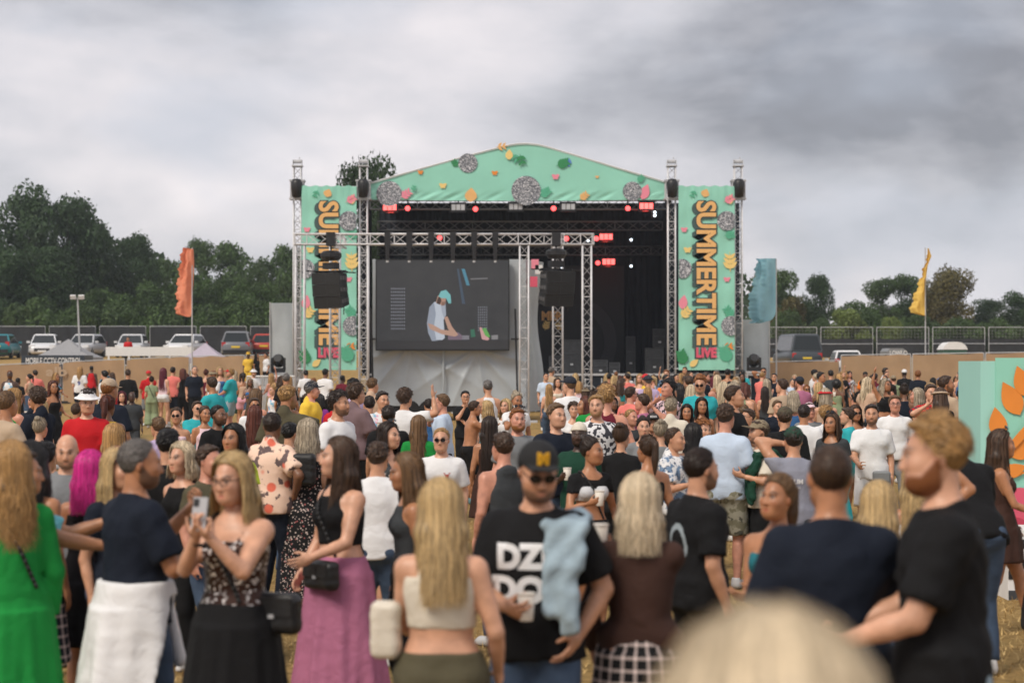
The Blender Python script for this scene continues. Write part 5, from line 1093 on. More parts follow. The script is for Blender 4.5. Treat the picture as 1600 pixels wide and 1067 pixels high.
def pattern_mat(kind):
    n = 'cloth_'+kind
    if n in MATS: return MATS[n]
    m = bpy.data.materials.new(n); m.use_nodes = True; MATS[n] = m; t = m.node_tree; l = t.links.new; b = t.nodes['Principled BSDF']; b.inputs['Roughness'].default_value = .8; b.inputs['Specular IOR Level'].default_value = .2
    oi = t.nodes.new('ShaderNodeObjectInfo'); co = t.nodes.new('ShaderNodeTexCoord'); src = oi.outputs['Color']
    def ramp(inp, p0, p1):
        r = t.nodes.new('ShaderNodeMapRange'); r.inputs['From Min'].default_value = p0; r.inputs['From Max'].default_value = p1; l(inp, r.inputs[0]); return r.outputs[0]
    def mix(f, a, col):
        x = t.nodes.new('ShaderNodeMixRGB'); l(f, x.inputs[0]); l(a, x.inputs[1]); x.inputs[2].default_value = (*col, 1); return x.outputs[0]
    def vor(s_, off=(0, 0, 0)):
        mp = t.nodes.new('ShaderNodeMapping'); mp.inputs['Location'].default_value = off; l(co.outputs['Object'], mp.inputs[0]); v_ = t.nodes.new('ShaderNodeTexVoronoi'); v_.inputs['Scale'].default_value = s_; l(mp.outputs[0], v_.inputs['Vector']); return v_
    def noi(s_, d=3):
        v_ = t.nodes.new('ShaderNodeTexNoise'); v_.inputs['Scale'].default_value = s_; v_.inputs['Detail'].default_value = d; l(co.outputs['Object'], v_.inputs['Vector']); return v_.outputs[0]
    if kind == 'ditsy':      # small pale flowers on dark
        src = mix(ramp(vor(38).outputs['Distance'], .34, .22), src, (.55, .45, .42)); src = mix(ramp(vor(22, (3, 1, 2)).outputs['Distance'], .22, .14), src, (.38, .12, .12))
    elif kind == 'palm':     # peach shirt with dark palms and red blooms
        src = mix(ramp(noi(11, 5), .55, .58), src, (.14, .10, .10)); src = mix(ramp(vor(6).outputs['Distance'], .30, .22), src, (.72, .16, .10))
    elif kind == 'bright':   # red and white blooms on green
        src = mix(ramp(vor(16).outputs['Distance'], .36, .28), src, (.60, .05, .08)); src = mix(ramp(vor(13, (5, 2, 1)).outputs['Distance'], .25, .18), src, (.75, .62, .50))
    elif kind == 'plaid':
        w1 = t.nodes.new('ShaderNodeSeparateXYZ'); l(co.outputs['Object'], w1.inputs[0])
        def stripe(o_, f_):
            a = t.nodes.new('ShaderNodeMath'); a.operation = 'MULTIPLY'; a.inputs[1].default_value = f_; l(o_, a.inputs[0]); s_ = t.nodes.new('ShaderNodeMath'); s_.operation = 'SINE'; l(a.outputs[0], s_.inputs[0]); return ramp(s_.outputs[0], .55, .75)
        an = t.nodes.new('ShaderNodeMath'); an.operation = 'ARCTAN2'; l(w1.outputs[0], an.inputs[0]); l(w1.outputs[1], an.inputs[1])
        f1, f2 = stripe(w1.outputs[2], 105), stripe(an.outputs[0], 20); ad = t.nodes.new('ShaderNodeMath'); ad.operation = 'ADD'; l(f1, ad.inputs[0]); l(f2, ad.inputs[1]); hf = t.nodes.new('ShaderNodeMath'); hf.operation = 'MULTIPLY'; hf.inputs[1].default_value = .48; l(ad.outputs[0], hf.inputs[0]); src = mix(hf.outputs[0], src, (.72, .60, .57))
    elif kind == 'camo': src = mix(ramp(noi(11, 5), .50, .54), src, (.20, .19, .13)); src = mix(ramp(noi(17, 4), .58, .60), src, (.10, .10, .08))
    elif kind == 'check':    # blue and white loose check
        src = mix(ramp(noi(13, 4), .50, .55), src, (.16, .24, .36)); src = mix(ramp(noi(30, 2), .6, .64), src, (.05, .08, .14))
    elif kind == 'tiedye': src = mix(ramp(noi(9, 2), .48, .60), src, (.20, .45, .62)); src = mix(ramp(noi(12, 2), .58, .66), src, (.70, .30, .42))
    elif kind == 'leopard': src = mix(ramp(vor(26).outputs['Distance'], .30, .20), src, (.09, .055, .04))
    elif kind == 'sequin':
        v_ = vor(75); c_ = t.nodes.new('ShaderNodeVectorMath'); c_.operation = 'DOT_PRODUCT'; c_.inputs[1].default_value = (.4, .3, .3); l(v_.outputs['Color'], c_.inputs[0]); src = mix(ramp(c_.outputs['Value'], .62, .75), src, (.80, .76, .74)); b.inputs['Metallic'].default_value = .35; b.inputs['Roughness'].default_value = .3
    elif kind == 'zebra': src = mix(ramp(noi(20, 1), .5, .53), src, (.05, .05, .06))
    l(src, b.inputs['Base Color'])
    nz = noi(140, 2); bp = t.nodes.new('ShaderNodeBump'); bp.inputs['Strength'].default_value = .12; bp.inputs['Distance'].default_value = .02; l(nz, bp.inputs['Height']); l(bp.outputs[0], b.inputs['Normal'])
    return m
def cmat(pat): return m_cloth if not pat else m_denim if pat == 'denim' else pattern_mat(pat)
# ------------------------------------------------------------------ the human figure
PZ = [-.14, -.10, -.05, 0, .08, .16, .26, .36, .44, .49, .52, .545]
PW = {'m': [.06, .115, .158, .166, .158, .150, .156, .170, .168, .128, .084, .060], 'f': [.06, .120, .168, .176, .158, .126, .134, .148, .146, .110, .072, .048]}
PD = {'m': [.04, .085, .112, .120, .112, .105, .112, .122, .108, .086, .066, .056], 'f': [.04, .085, .118, .122, .106, .088, .096, .102, .092, .074, .056, .047]}
ARM = {'down': ((.07, .05, -.51), (.3, -1, 0)), 'relax': ((.08, .14, -.47), (.5, -1, 0)), 'cup': ((-.03, .29, -.19), (.6, -.2, -1)), 'cuphi': ((-.04, .28, -.03), (.7, 0, -1)), 'drink': ((-.10, .19, .07), (1, .1, -.6)), 'phone': ((-.12, .33, .0), (.5, 0, -1)),
       'up': ((.08, .06, .50), (1, 0, .2)), 'upbent': ((.05, .10, .34), (1, .3, .2)), 'upside': ((.36, .05, .32), (0, -1, -.3)), 'hip': ((.08, .03, -.37), (1, -.5, 0)), 'pocket': ((.02, .09, -.45), (1, -.8, 0)), 'fold': ((-.22, .20, -.27), (.6, -.1, -1)), 'fwd': ((-.02, .47, -.12), (.3, 0, -1)), 'low': ((-.02, .34, -.34), (.5, -.4, -1)),
       'side': ((.44, .12, -.10), (0, -.3, -1)), 'head': ((-.09, .05, .19), (1, .3, .3)), 'back': ((-.02, -.14, -.40), (1, -.5, 0)), 'clap': ((-.14, .30, -.08), (.6, 0, -1)), 'face': ((-.13, .21, .06), (.6, .2, -1)), 'hug': ((-.10, .40, -.02), (.8, 0, -.5)), 'reach': ((-.05, .50, .02), (.3, 0, -1)), 'reachd': ((.10, .48, -.16), (.3, 0, -1))}
GRIP = {'cup', 'cuphi', 'drink', 'phone', 'low', 'fwd', 'reach'}
def ik(S, W, l1, l2, pole):
    d = W-S; L_ = np.linalg.norm(d); mx_ = (l1+l2)*.995
    if L_ > mx_: W = S+d*mx_/L_; d = W-S; L_ = mx_
    u_ = d/L_; a = (l1*l1-l2*l2+L_*L_)/(2*L_); h = math.sqrt(max(l1*l1-a*a, 0)); p = pole-u_*(pole @ u_); p = p/(np.linalg.norm(p)+1e-9); return S+u_*a+p*h, W
def torso_prim(pel, Rt, zs, ws, ds, z0, z1, off=0., pw=2.3, yb=None):
    wm, dm = max(ws)+off, max(ds)+off; inv = Rt.T
    def fn(X, Y, Z):
        x, y, z = X-pel[0], Y-pel[1], Z-pel[2]; u_ = inv[0, 0]*x+inv[0, 1]*y+inv[0, 2]*z; v_ = inv[1, 0]*x+inv[1, 1]*y+inv[1, 2]*z; w_ = inv[2, 0]*x+inv[2, 1]*y+inv[2, 2]*z
        a = np.interp(w_, zs, ws)+off; b = np.interp(w_, zs, ds)+off
        if yb is not None: v_ = v_-np.interp(w_, zs, yb)
        q = (np.abs(u_/a)**pw+np.abs(v_/b)**pw)**(1/pw); return np.maximum((q-1)*np.minimum(a, b)*.95, np.maximum(w_-z1, z0-w_))
    c = [pel+Rt @ A_([sx*wm, sy*dm*1.3, z]) for sx in (-1, 1) for sy in (-1, 1) for z in (z0, z1)]; return fn, np.min(c, 0), np.max(c, 0)
class Fig: pass
def skeleton(sp):
    """joints, in metres for a 1.75 m figure, feet at the origin, facing -y"""
    s = Fig(); m = sp['sex'] == 'm'; s.pel = A_([0, 0, .93]); lean, side, tw = sp.get('lean', 0), sp.get('side', 0), sp.get('twist', 0)
    s.Rt = rz_(tw) @ rx(lean) @ ry(side); s.pel = s.pel+A_([0, .10*math.sin(lean)*1.2, 0]); s.nb = s.pel+s.Rt @ A_([0, .012, .545]); sw = .168 if m else .150; s.S = {}
    hy, hp, ht = sp.get('head', (0, 0, 0)); s.Rh = rz_(tw) @ rx(lean*.45) @ ry(side*.5) @ rz_(hy) @ rx(hp) @ ry(ht); s.hc = s.nb+rx(lean*.7) @ A_([0, -.012, .075])+s.Rh @ A_([0, -.020, .080])
    s.E, s.W, s.H = {}, {}, {}
    for sg, ar in ((-1, sp.get('ra', 'down')), (1, sp.get('la', 'down'))):
        S = s.pel+s.Rt @ A_([sg*sw, .01, .452]); (o_, f_, u_), pole = ARM[ar] if isinstance(ar, str) else ar
        if isinstance(ar, str) and ar in ('up', 'upbent', 'upside', 'head'): S = S+s.Rt @ A_([-sg*.012, 0, .035])
        W = S+s.Rt @ A_([sg*o_, -f_, u_]); E, W = ik(S, W, .285, .25, s.Rt @ A_([sg*pole[0], -pole[1], pole[2]])); s.S[sg], s.E[sg], s.W[sg] = S, E, W
        d = W-E; d /= np.linalg.norm(d); th = s.Rt @ A_([-.2*sg, -1, .8 if d[2] > -.75 else 0.]); y = th-d*(th @ d); y /= np.linalg.norm(y); z = np.cross(d, y)*sg; s.H[sg] = (W, np.stack([d, y, z], 1))
    s.leg = {}; st = sp.get('stance', 'stand'); hz = s.pel
    for sg in (-1, 1):
        hip = A_([sg*.088, 0, .90]); fx, fy, fz = {'stand': (.115, 0, 0), 'wide': (.19, .02*sg, 0), 'contra': (.10 if sg > 0 else .16, -.03 if sg > 0 else -.09, 0), 'walk': (.08, -.26*sg, .0 if sg > 0 else .05)}[st]
        hip = hip+A_([0, s.pel[1], 0]); ank = A_([sg*fx, fy+s.pel[1]*.3+.01, .085+fz]); knee, ank = ik(hip, ank, .425, .41, A_([sg*.1, -1, 0])); s.leg[sg] = (hip, knee, ank)
    return s
def wrinkle(seed, amp, sc=1.):
    g = np.random.default_rng(seed); fr = g.normal(0, 1, (5, 3))*A_([16, 16, 15])*sc; ph = g.random(5)*6.28
    def fn(X, Y, Z):
        q = np.sin(fr[0, 0]*X+fr[0, 1]*Y+fr[0, 2]*Z+ph[0]); w_ = 0
        for i in range(1, 5): w_ = w_+np.abs(np.sin(fr[i, 0]*X+fr[i, 1]*Y+fr[i, 2]*Z*1.3+ph[i]+1.1*q))
        return amp*(w_/2.55-1)
    return fn
def limb_cut(a, b, t):
    d = (b-a)/np.linalg.norm(b-a); e = a+(b-a)*t
    return lambda X, Y, Z: (X-e[0])*d[0]+(Y-e[1])*d[1]+(Z-e[2])*d[2]
def prim_cut(prim, cutfn):
    fn, lo, hi = prim; return (lambda X, Y, Z: np.maximum(fn(X, Y, Z), cutfn(X, Y, Z))), lo, hi
def tz_local(s, X, Y, Z):
    inv = s.Rt.T; x, y, z = X-s.pel[0], Y-s.pel[1], Z-s.pel[2]
    return inv[0, 0]*x+inv[0, 1]*y+inv[0, 2]*z, inv[1, 0]*x+inv[1, 1]*y+inv[1, 2]*z, inv[2, 0]*x+inv[2, 1]*y+inv[2, 2]*z
def bounds(s, pad=.14):
    P = [s.pel, s.nb, s.hc]+[q for d in (s.S, s.E, s.W) for q in d.values()]+[q for l_ in s.leg.values() for q in l_]; P = A_(P); return P.min(0)-pad, P.max(0)+pad
def body_field(sp, s, h):
    m = sp['sex'] == 'm'; x_ = sp['sex']; wt = sp.get('wt', 1.); lo, hi = bounds(s); lo[2] = -.02; f = Field(lo, hi, h); ws = [w_*(1+(wt-1)*1.0) for w_ in PW[x_]]; ds = [d*(1+(wt-1)*1.4) for d in PD[x_]]
    f.add(torso_prim(s.pel, s.Rt, PZ, ws, ds, -.13, .545), .03)
    if not m:
        for sx in (-1, 1): f.add(ell(s.pel+s.Rt @ A_([sx*.068, -.072*wt, .345]), (.062*wt, .056*wt, .060)), .03)
        for sx in (-1, 1): f.add(ell(s.pel+s.Rt @ A_([sx*.075, .070*wt, -.03]), (.085*wt, .075*wt, .085)), .03)
    else:
        for sx in (-1, 1): f.add(ell(s.pel+s.Rt @ A_([sx*.080, -.072, .365]), (.085, .045, .055)), .03); f.add(ell(s.pel+s.Rt @ A_([sx*.075, .065*wt, -.03]), (.080, .065, .080)), .03)
    rn = .056 if m else .046; f.add(rcone(s.nb+s.Rt @ A_([0, 0, -.05]), s.hc+s.Rh @ A_([0, .018, -.03]), rn*1.15, rn, rn), .035)
    for sg in (-1, 1):
        S, E, W = s.S[sg], s.E[sg], s.W[sg]; k = (1. if m else .83)*(1+(wt-1)*.9)*sp.get('arm', 1.)
        f.add(rcone(s.nb+s.Rt @ A_([0, .012, -.050]), S, .048*k, .048*k), .04); f.add(rcone(S, E, .060*k, .054*k, .050*k, .041*k), .03); f.add(rcone(E, W, .041*k, .043*k, .034*k, .0265*max(k, .88)), .015)
        hip, kn, an = s.leg[sg]; k = (1. if m else .97)*(1+(wt-1)*.8); f.add(rcone(hip, kn, .092*k, .085*k, .058*k), .03); f.add(rcone(kn, an, .056*k, .060*k, .045*k, .036), .02)
    return f
def grow(vals, add): return [v+add for v in vals]
def garment_fields(sp, s, h, want='all'):
    """list of (part name, Field, colour, pattern)"""
    out = []; x_ = sp['sex']; m = x_ == 'm'; wt = sp.get('wt', 1.); ws = [w_*(1+(wt-1)) for w_ in PW[x_]]; ds = [d*(1+(wt-1)*1.4) for d in PD[x_]]; seed = sp.get('seed', 1); top, tc, tp = sp['top']; bot, bc, bp = sp['bot']
    lo, hi = bounds(s, .16); k = (1. if m else .83)*(1+(wt-1)*.9); body_lo = s.pel+A_([-.3, -.3, -.2])
    def breasts(f, o):
        if not m:
            for sx in (-1, 1): f.add(ell(s.pel+s.Rt @ A_([sx*.068, -.072*wt, .345]), (.062*wt+o, .056*wt+o, .060+o)), .035)
    # ---- top
    if want != 'bottom' and top not in ('none', 'dress', 'maxi', 'strapless_dress'):
        lo2 = lo.copy(); lo2[2] = max(0, min(.70, min(s.W[1][2], s.W[-1][2])-.1)) if top == 'long' else .62; f = Field(lo2, hi, h); P = s.pel; Rt = s.Rt
        if top in ('tee', 'polo', 'shirt', 'long', 'hoodie', 'jersey', 'vest'):
            loose = {'tee': .018, 'polo': .014, 'shirt': .026, 'long': .012, 'hoodie': .028, 'jersey': .022, 'vest': .016}[top]*(1. if m else .7); zh = sp.get('hem', -.08); base = max(ws[7]*.93, 0); tw_ = [max(w_, base*(.97 if m else .88)) if z < .36 else w_ for z, w_ in zip(PZ, ws)]; td = [max(d, max(ds)*.95) if z < .36 else d for z, d in zip(PZ, ds)]
            for i in range(5): tw_[i] = max(tw_[i], (.188 if m else .180)*(1+(wt-1)*.9)); td[i] = max(td[i], (.135 if m else .130)*(1+(wt-1)))
            f.add(torso_prim(P, Rt, PZ, tw_, td, min(zh, 0)-.02, .56, loose), .03); breasts(f, loose*.6)
            if m:
                for sx in (-1, 1): f.add(ell(P+Rt @ A_([sx*.080, -.072, .365]), (.085+loose, .045+loose, .055+loose)), .03)
            if top != 'vest':
                for sg in (-1, 1):
                    S, E, W = s.S[sg], s.E[sg], s.W[sg]; f.add(rcone(s.nb+Rt @ A_([0, .012, -.050]), S, .05*k+loose*.6, .050*k+loose*.7), .04)
                    if top in ('long', 'hoodie'):
                        f.add(rcone(S, E, .062*k+loose, .056*k+loose, .048*k+loose), .03); f.add(prim_cut(rcone(E, W, .048*k+loose, .045*k+loose, .036*k+loose), limb_cut(E, W, sp.get('cuff', .94))), .02)
                    else:
                        t_ = .80 if m else .55; r_ = .059*k+loose*.95; f.add(prim_cut(rcone(S, S+(E-S)*1.05, r_, r_*1.04, r_*1.06), limb_cut(S, E, t_)), .03)
            f.cut(lambda X, Y, Z: zh-tz_local(s, X, Y, Z)[2]+.005*np.sin(X*19+seed)+0*Y)
            if top == 'vest':
                f.cut(lambda X, Y, Z: (lambda l_: np.abs(l_[0])-np.interp(l_[2], [.26, .33, .38, .44, .50], [.30, .165, .128, .112, .105])+0*l_[1])(tz_local(s, X, Y, Z)))
                f.cut(lambda X, Y, Z: (lambda l_: l_[2]-.525-.55*l_[1])(tz_local(s, X, Y, Z)))
            else: f.cut(lambda X, Y, Z: (lambda l_: l_[2]-(.548 if m else .525)-(.32 if m else .8)*l_[1])(tz_local(s, X, Y, Z)))
            f.disp(wrinkle(seed, .0085 if top != 'long' else .005))
            if top == 'hoodie' or sp.get('hood'): f.add(ell(s.nb+Rt @ A_([0, .085, -.03]), (.085, .038, .055)), .03)
            if top in ('polo', 'shirt'): f.add(rcone(s.nb+Rt @ A_([0, .03, -.01]), s.nb+Rt @ A_([0, .02, .022]), .074, .066), .01); f.add(ell(s.hc+s.Rh @ A_([0, -.03, -.1]), (.05, .06, .07)), .01, sub=True)
        else:
            o = .009; zh, zt = {'tank': (-.04, .50), 'crop': (.17, .50), 'bandeau': (.20, .415), 'cami': (.0, .415), 'croptop': (.20, .415), 'bra': (.27, .41), 'halter': (.15, .50), 'corset': (.0, .40), 'offshoulder': (.02, .44)}[top]; zh = sp.get('hem', zh)
            f.add(torso_prim(P, Rt, PZ, ws, ds, zh, zt+.03, o), .02); breasts(f, o)
            if top in ('tank', 'crop', 'halter'):
                f.add(rcone(s.nb+Rt @ A_([0, .012, -.05]), s.S[1]*.35+s.nb*.65, .06, .05), .03); f.add(rcone(s.nb+Rt @ A_([0, .012, -.05]), s.S[-1]*.35+s.nb*.65, .06, .05), .03)
                aw = .105 if top != 'halter' else .085; f.cut(lambda X, Y, Z: (lambda l_: np.abs(l_[0])-np.interp(l_[2], [.30, .36, .41, .46, .52], [.30, .150*wt, aw*1.12, aw, aw*.95])+0*l_[1])(tz_local(s, X, Y, Z))); f.cut(lambda X, Y, Z: (lambda l_: l_[2]-.515-.45*l_[1])(tz_local(s, X, Y, Z)))
            else:
                f.cut(lambda X, Y, Z: (lambda l_: l_[2]-zt-.10*l_[1])(tz_local(s, X, Y, Z)))
                if top in ('cami', 'croptop', 'bra'):
                    for sx in (-1, 1): strap_prims(f, s, sx, ds)
                if top == 'offshoulder':
                    for sg in (-1, 1): f.add(prim_cut(rcone(s.S[sg], s.E[sg], .07, .075), limb_cut(s.S[sg], s.E[sg], .5)), .03)
                    f.cut(lambda X, Y, Z: (lambda l_: l_[2]-zt-.03-.10*l_[1])(tz_local(s, X, Y, Z)))
            f.disp(wrinkle(seed, .003))
        nm = {'tee': 'tshirt', 'polo': 'polo_shirt', 'shirt': 'shirt', 'long': 'long_sleeved_top', 'hoodie': 'hoodie', 'jersey': 'football_shirt', 'vest': 'vest'}.get(top, 'top'); out.append((nm, f, tc, tp))
    # ---- legs
    zw = sp.get('waist', .10)
    def skirt(f, z1, zh_, flare, pl, amp, pad=0.):
        wz = s.pel[2]+.14; 
        def fn(X, Y, Z):
            t = np.clip((wz-Z)/max(wz-zh_, .1), 0, 1); base = np.interp(Z, [s.pel[2]+z for z in PZ], ws)
            bd = np.interp(Z, [s.pel[2]+z for z in PZ], ds); a = np.where(Z > s.pel[2]-.0, base, max(ws[2], ws[3]))+.012+pad+flare*t**1.2; b = np.where(Z > s.pel[2]-.0, bd, max(ds[2], ds[3])+.022)+.020+pad+flare*t**1.2
            y = Y-s.pel[1]; an = np.arctan2(X-s.pel[0], y); pleat = amp*t*(np.sin(an*pl+1.2*np.sin(Z*4+an))+.5*np.sin(an*(pl*1.7)+Z*3)); q = np.sqrt(((X-s.pel[0])/a)**2+(y/b)**2)
            return np.maximum((q-1)*np.minimum(a, b)*.95+pleat, np.maximum(zh_-Z, Z-(s.pel[2]+z1))+0*an)
        r = max(ws)+flare+.05; f.add((fn, A_([s.pel[0]-r, s.pel[1]-r, zh_]), A_([s.pel[0]+r, s.pel[1]+r, s.pel[2]+z1])), .012)
    if top in ('dress', 'maxi', 'strapless_dress') and want != 'bottom':
        hem = {'dress': .52, 'maxi': .10, 'strapless_dress': .16}[top] if sp.get('dhem') is None else sp['dhem']; lo2 = lo.copy(); lo2[2] = hem-.02; lo2[0] = min(lo2[0], -.4); hi2 = hi.copy(); hi2[0] = max(hi2[0], .4); lo2[1] = min(lo2[1], -.35); hi2[1] = max(hi2[1], .35); f = Field(lo2, hi2, h)
        skirt(f, .16, hem, sp.get('flare', .07), 9, .010); o = .009; f.add(torso_prim(s.pel, s.Rt, PZ, ws, ds, .05, .44, o), .03); breasts(f, o); f.cut(lambda X, Y, Z: (lambda l_: np.minimum(l_[2]-.425-.10*l_[1], Z-.2+0*X))(tz_local(s, X, Y, Z)))
        if top != 'strapless_dress':
            for sx in (-1, 1): strap_prims(f, s, sx, ds, .012 if sp.get('strap') is None else sp['strap'])
        if sp.get('sleeve'):
            for sg in (-1, 1): f.add(prim_cut(rcone(s.S[sg], s.E[sg], .066*k, .072*k), limb_cut(s.S[sg], s.E[sg], sp['sleeve'])), .03)
        f.disp(wrinkle(seed, .004)); out.append(('dress', f, tc, tp))
    elif want == 'top' or top in ('dress', 'maxi', 'strapless_dress'): pass
    elif bot in ('skirt', 'maxiskirt', 'mini', 'pleated'):
        hem, fl, pl, am = {'skirt': (.45, .06, 9, .008), 'maxiskirt': (.06, .13, 11, .016), 'mini': (.62, .035, 7, .004), 'pleated': (.55, .09, 16, .012)}[bot]; lo2 = lo.copy(); lo2[2] = hem-.02; lo2[:2] = np.minimum(lo2[:2], -.4); hi2 = hi.copy(); hi2[2] = 1.15; hi2[:2] = np.maximum(hi2[:2], .4); f = Field(lo2, hi2, h); skirt(f, zw, hem, fl, pl, am); f.disp(wrinkle(seed+3, .003)); out.append(('skirt', f, bc, bp))
    elif bot != 'none':
        lo2 = lo.copy(); lo2[2] = 0; hi2 = hi.copy(); hi2[2] = 1.25; f = Field(lo2, hi2, h); ls = {'jeans': .014, 'trousers': .024, 'shorts': .026, 'leggings': .006, 'hotpants': .014, 'wide': .035}[bot]
        if top not in ('x',): f.add(torso_prim(s.pel, s.Rt, PZ, ws, ds, -.13, zw if not m else min(zw, .05), .010), .02)
        for sx in (-1, 1): f.add(ell(s.pel+s.Rt @ A_([sx*.075, .070*wt, -.03]), (.085*wt+.01, .07*wt+.01, .085)), .03)
        for sg in (-1, 1):
            hip, kn, an = s.leg[sg]; kk = (1. if m else .97)*(1+(wt-1)*.8)
            if bot in ('shorts', 'hotpants'): t_ = .92 if bot == 'shorts' and m else .62 if bot == 'shorts' else .34; f.add(prim_cut(rcone(hip, kn, .094*kk+ls, .090*kk+ls, .074*kk+ls*1.3), limb_cut(hip, kn, t_)), .03)
            else:
                w2 = .05 if bot == 'wide' else 0; f.add(rcone(hip, kn, .093*kk+ls, .085*kk+ls, .060*kk+ls+w2*.5), .03); f.add(prim_cut(rcone(kn, an, .060*kk+ls+w2*.5, .058*kk+ls+w2, .046+ls+w2), limb_cut(kn, an, .97)), .02)
        f.disp(wrinkle(seed+5, .005 if bot in ('jeans', 'trousers', 'shorts', 'wide') else .001)); out.append(({'jeans': 'jeans', 'leggings': 'leggings', 'shorts': 'shorts', 'hotpants': 'shorts'}.get(bot, 'trousers'), f, bc, bp))
    if sp.get('tied') and want != 'bottom':
        lo2 = A_([-.42, -.4, .40]); hi2 = A_([.42, .4, 1.12]); f = Field(lo2, hi2, h); skirt(f, .13, .44, .07, 6, .026, .045); f.cut(lambda X, Y, Z: np.minimum(.985-Z+0*X, -Y-.01+.30*(.80-Z)+.03*np.sin(X*9)+0*X)); f.disp(wrinkle(seed+9, .005)); q = s.pel+A_([0, -.17, .05]); f.add(ell(q, (.06, .05, .05)), .02)
        f.add(rcone(q, q+A_([.08, -.04, -.30]), .03, .035), .02); f.add(rcone(q, q+A_([-.06, -.05, -.34]), .03, .035), .02); out.append(('tied_hoodie', f, sp['tied'], None))
    return out
def strap_prims(f, s, sx, ds, r=.0075):
    pts = [(sx*.078, -ds[8]*.98-.014, .39), (sx*.092, -ds[9]*.78-.020, .450), (sx*.094, -.028, .494), (sx*.094, .022, .504), (sx*.088, ds[9]*.86+.020, .455), (sx*.065, ds[8]*.98+.014, .39)]
    P = [s.pel+s.Rt @ A_(p) for p in pts]
    for a, b in zip(P[:-1], P[1:]): f.add(rcone(a, b, r, r), .004)
MESHCACHE = {}; BOTCACHE = {}
LODH = ((.0165, .0155), (.028, .0260), (.044, .041)); HEADH = (.0063, .0104, .021); HANDH = (.0075, .0155, .026)
def person_meshes(sp, lod, key=None):
    if key is not None and key in MESHCACHE: return MESHCACHE[key]
    s = skeleton(sp); hb, hg = LODH[lod]; f = body_field(sp, s, hb); V, Q = f.mesh(); gf = [(g, None) for g in garment_fields(sp, s, hg, 'top')]; parts = []
    bk = (lod, sp['sex'], sp['bot'][0], sp['bot'][2], sp.get('stance', 'stand'), round(sp.get('wt', 1.), 2), sp.get('lean', 0), sp.get('waist', 0), sp.get('twist', 0)); hidden = np.zeros(len(V), bool)
    gf += [(g, bk) for g in (BOTCACHE[bk][0] if bk in BOTCACHE else garment_fields(dict(sp, seed=11), s, hg, 'bottom'))] if sp['top'][0] not in ('dress', 'maxi', 'strapless_dress') else []
    for (nm, g, c, p), bkey in gf:
        if bkey is not None and bkey in BOTCACHE: pm = BOTCACHE[bkey][1]
        else:
            v_, q_ = g.mesh()
            if len(v_) == 0: continue
            pm = npmesh(nm, v_, q_, cmat(p), True)
            if bkey is not None: BOTCACHE[bkey] = ([(nm, g, c, p)], pm)
        parts.append((nm, pm, c, g)); hidden |= g.sample(V) < -.008
    V, Q = coarsen(V, Q, hidden, .06)
    Vs, Qs, Mk = [V], [Q], [np.zeros((len(V), 4))]; n = len(V)
    hv, hq, mk = head_mesh(sp['sex'], sp.get('beard', 0), HEADH[lod], sp['hair'][0] != 'bald'); hv = hv*sp.get('hs', .965); Vs.append(s.hc+hv @ s.Rh.T); Qs.append(hq+n); Mk.append(mk); n += len(hv)
    for sg in (-1, 1):
        ar = sp.get('ra' if sg < 0 else 'la', 'down'); hk = sp.get('rh' if sg < 0 else 'lh') or ('grip' if ar in GRIP else 'open' if ar in ('up', 'upside', 'clap', 'hug') else 'relax')
        v_, q_ = hand_mesh(hk, HANDH[lod]); W, Rm = s.H[sg]; k = .97 if sp['sex'] == 'm' else .88; v2 = W+(v_*k) @ Rm.T
        Vs.append(v2); Qs.append(tri(q_ if np.linalg.det(Rm) > 0 else q_[:, ::-1])+n); Mk.append(np.zeros((len(v2), 4))); n += len(v2)
    me = npmesh('body', np.concatenate(Vs), np.concatenate(Qs), m_skin, True, {'mk': ('FLOAT_COLOR', np.concatenate(Mk))})
    r = (s, me, parts)
    if key is not None: MESHCACHE[key] = r
    return r
def m4(Rm, t, sc=1.):
    M = Matrix.Identity(4)
    for i in range(3):
        for j in range(3): M[i][j] = Rm[i, j]*sc
        M[i][3] = t[i]
    return M
PEOPLE = []
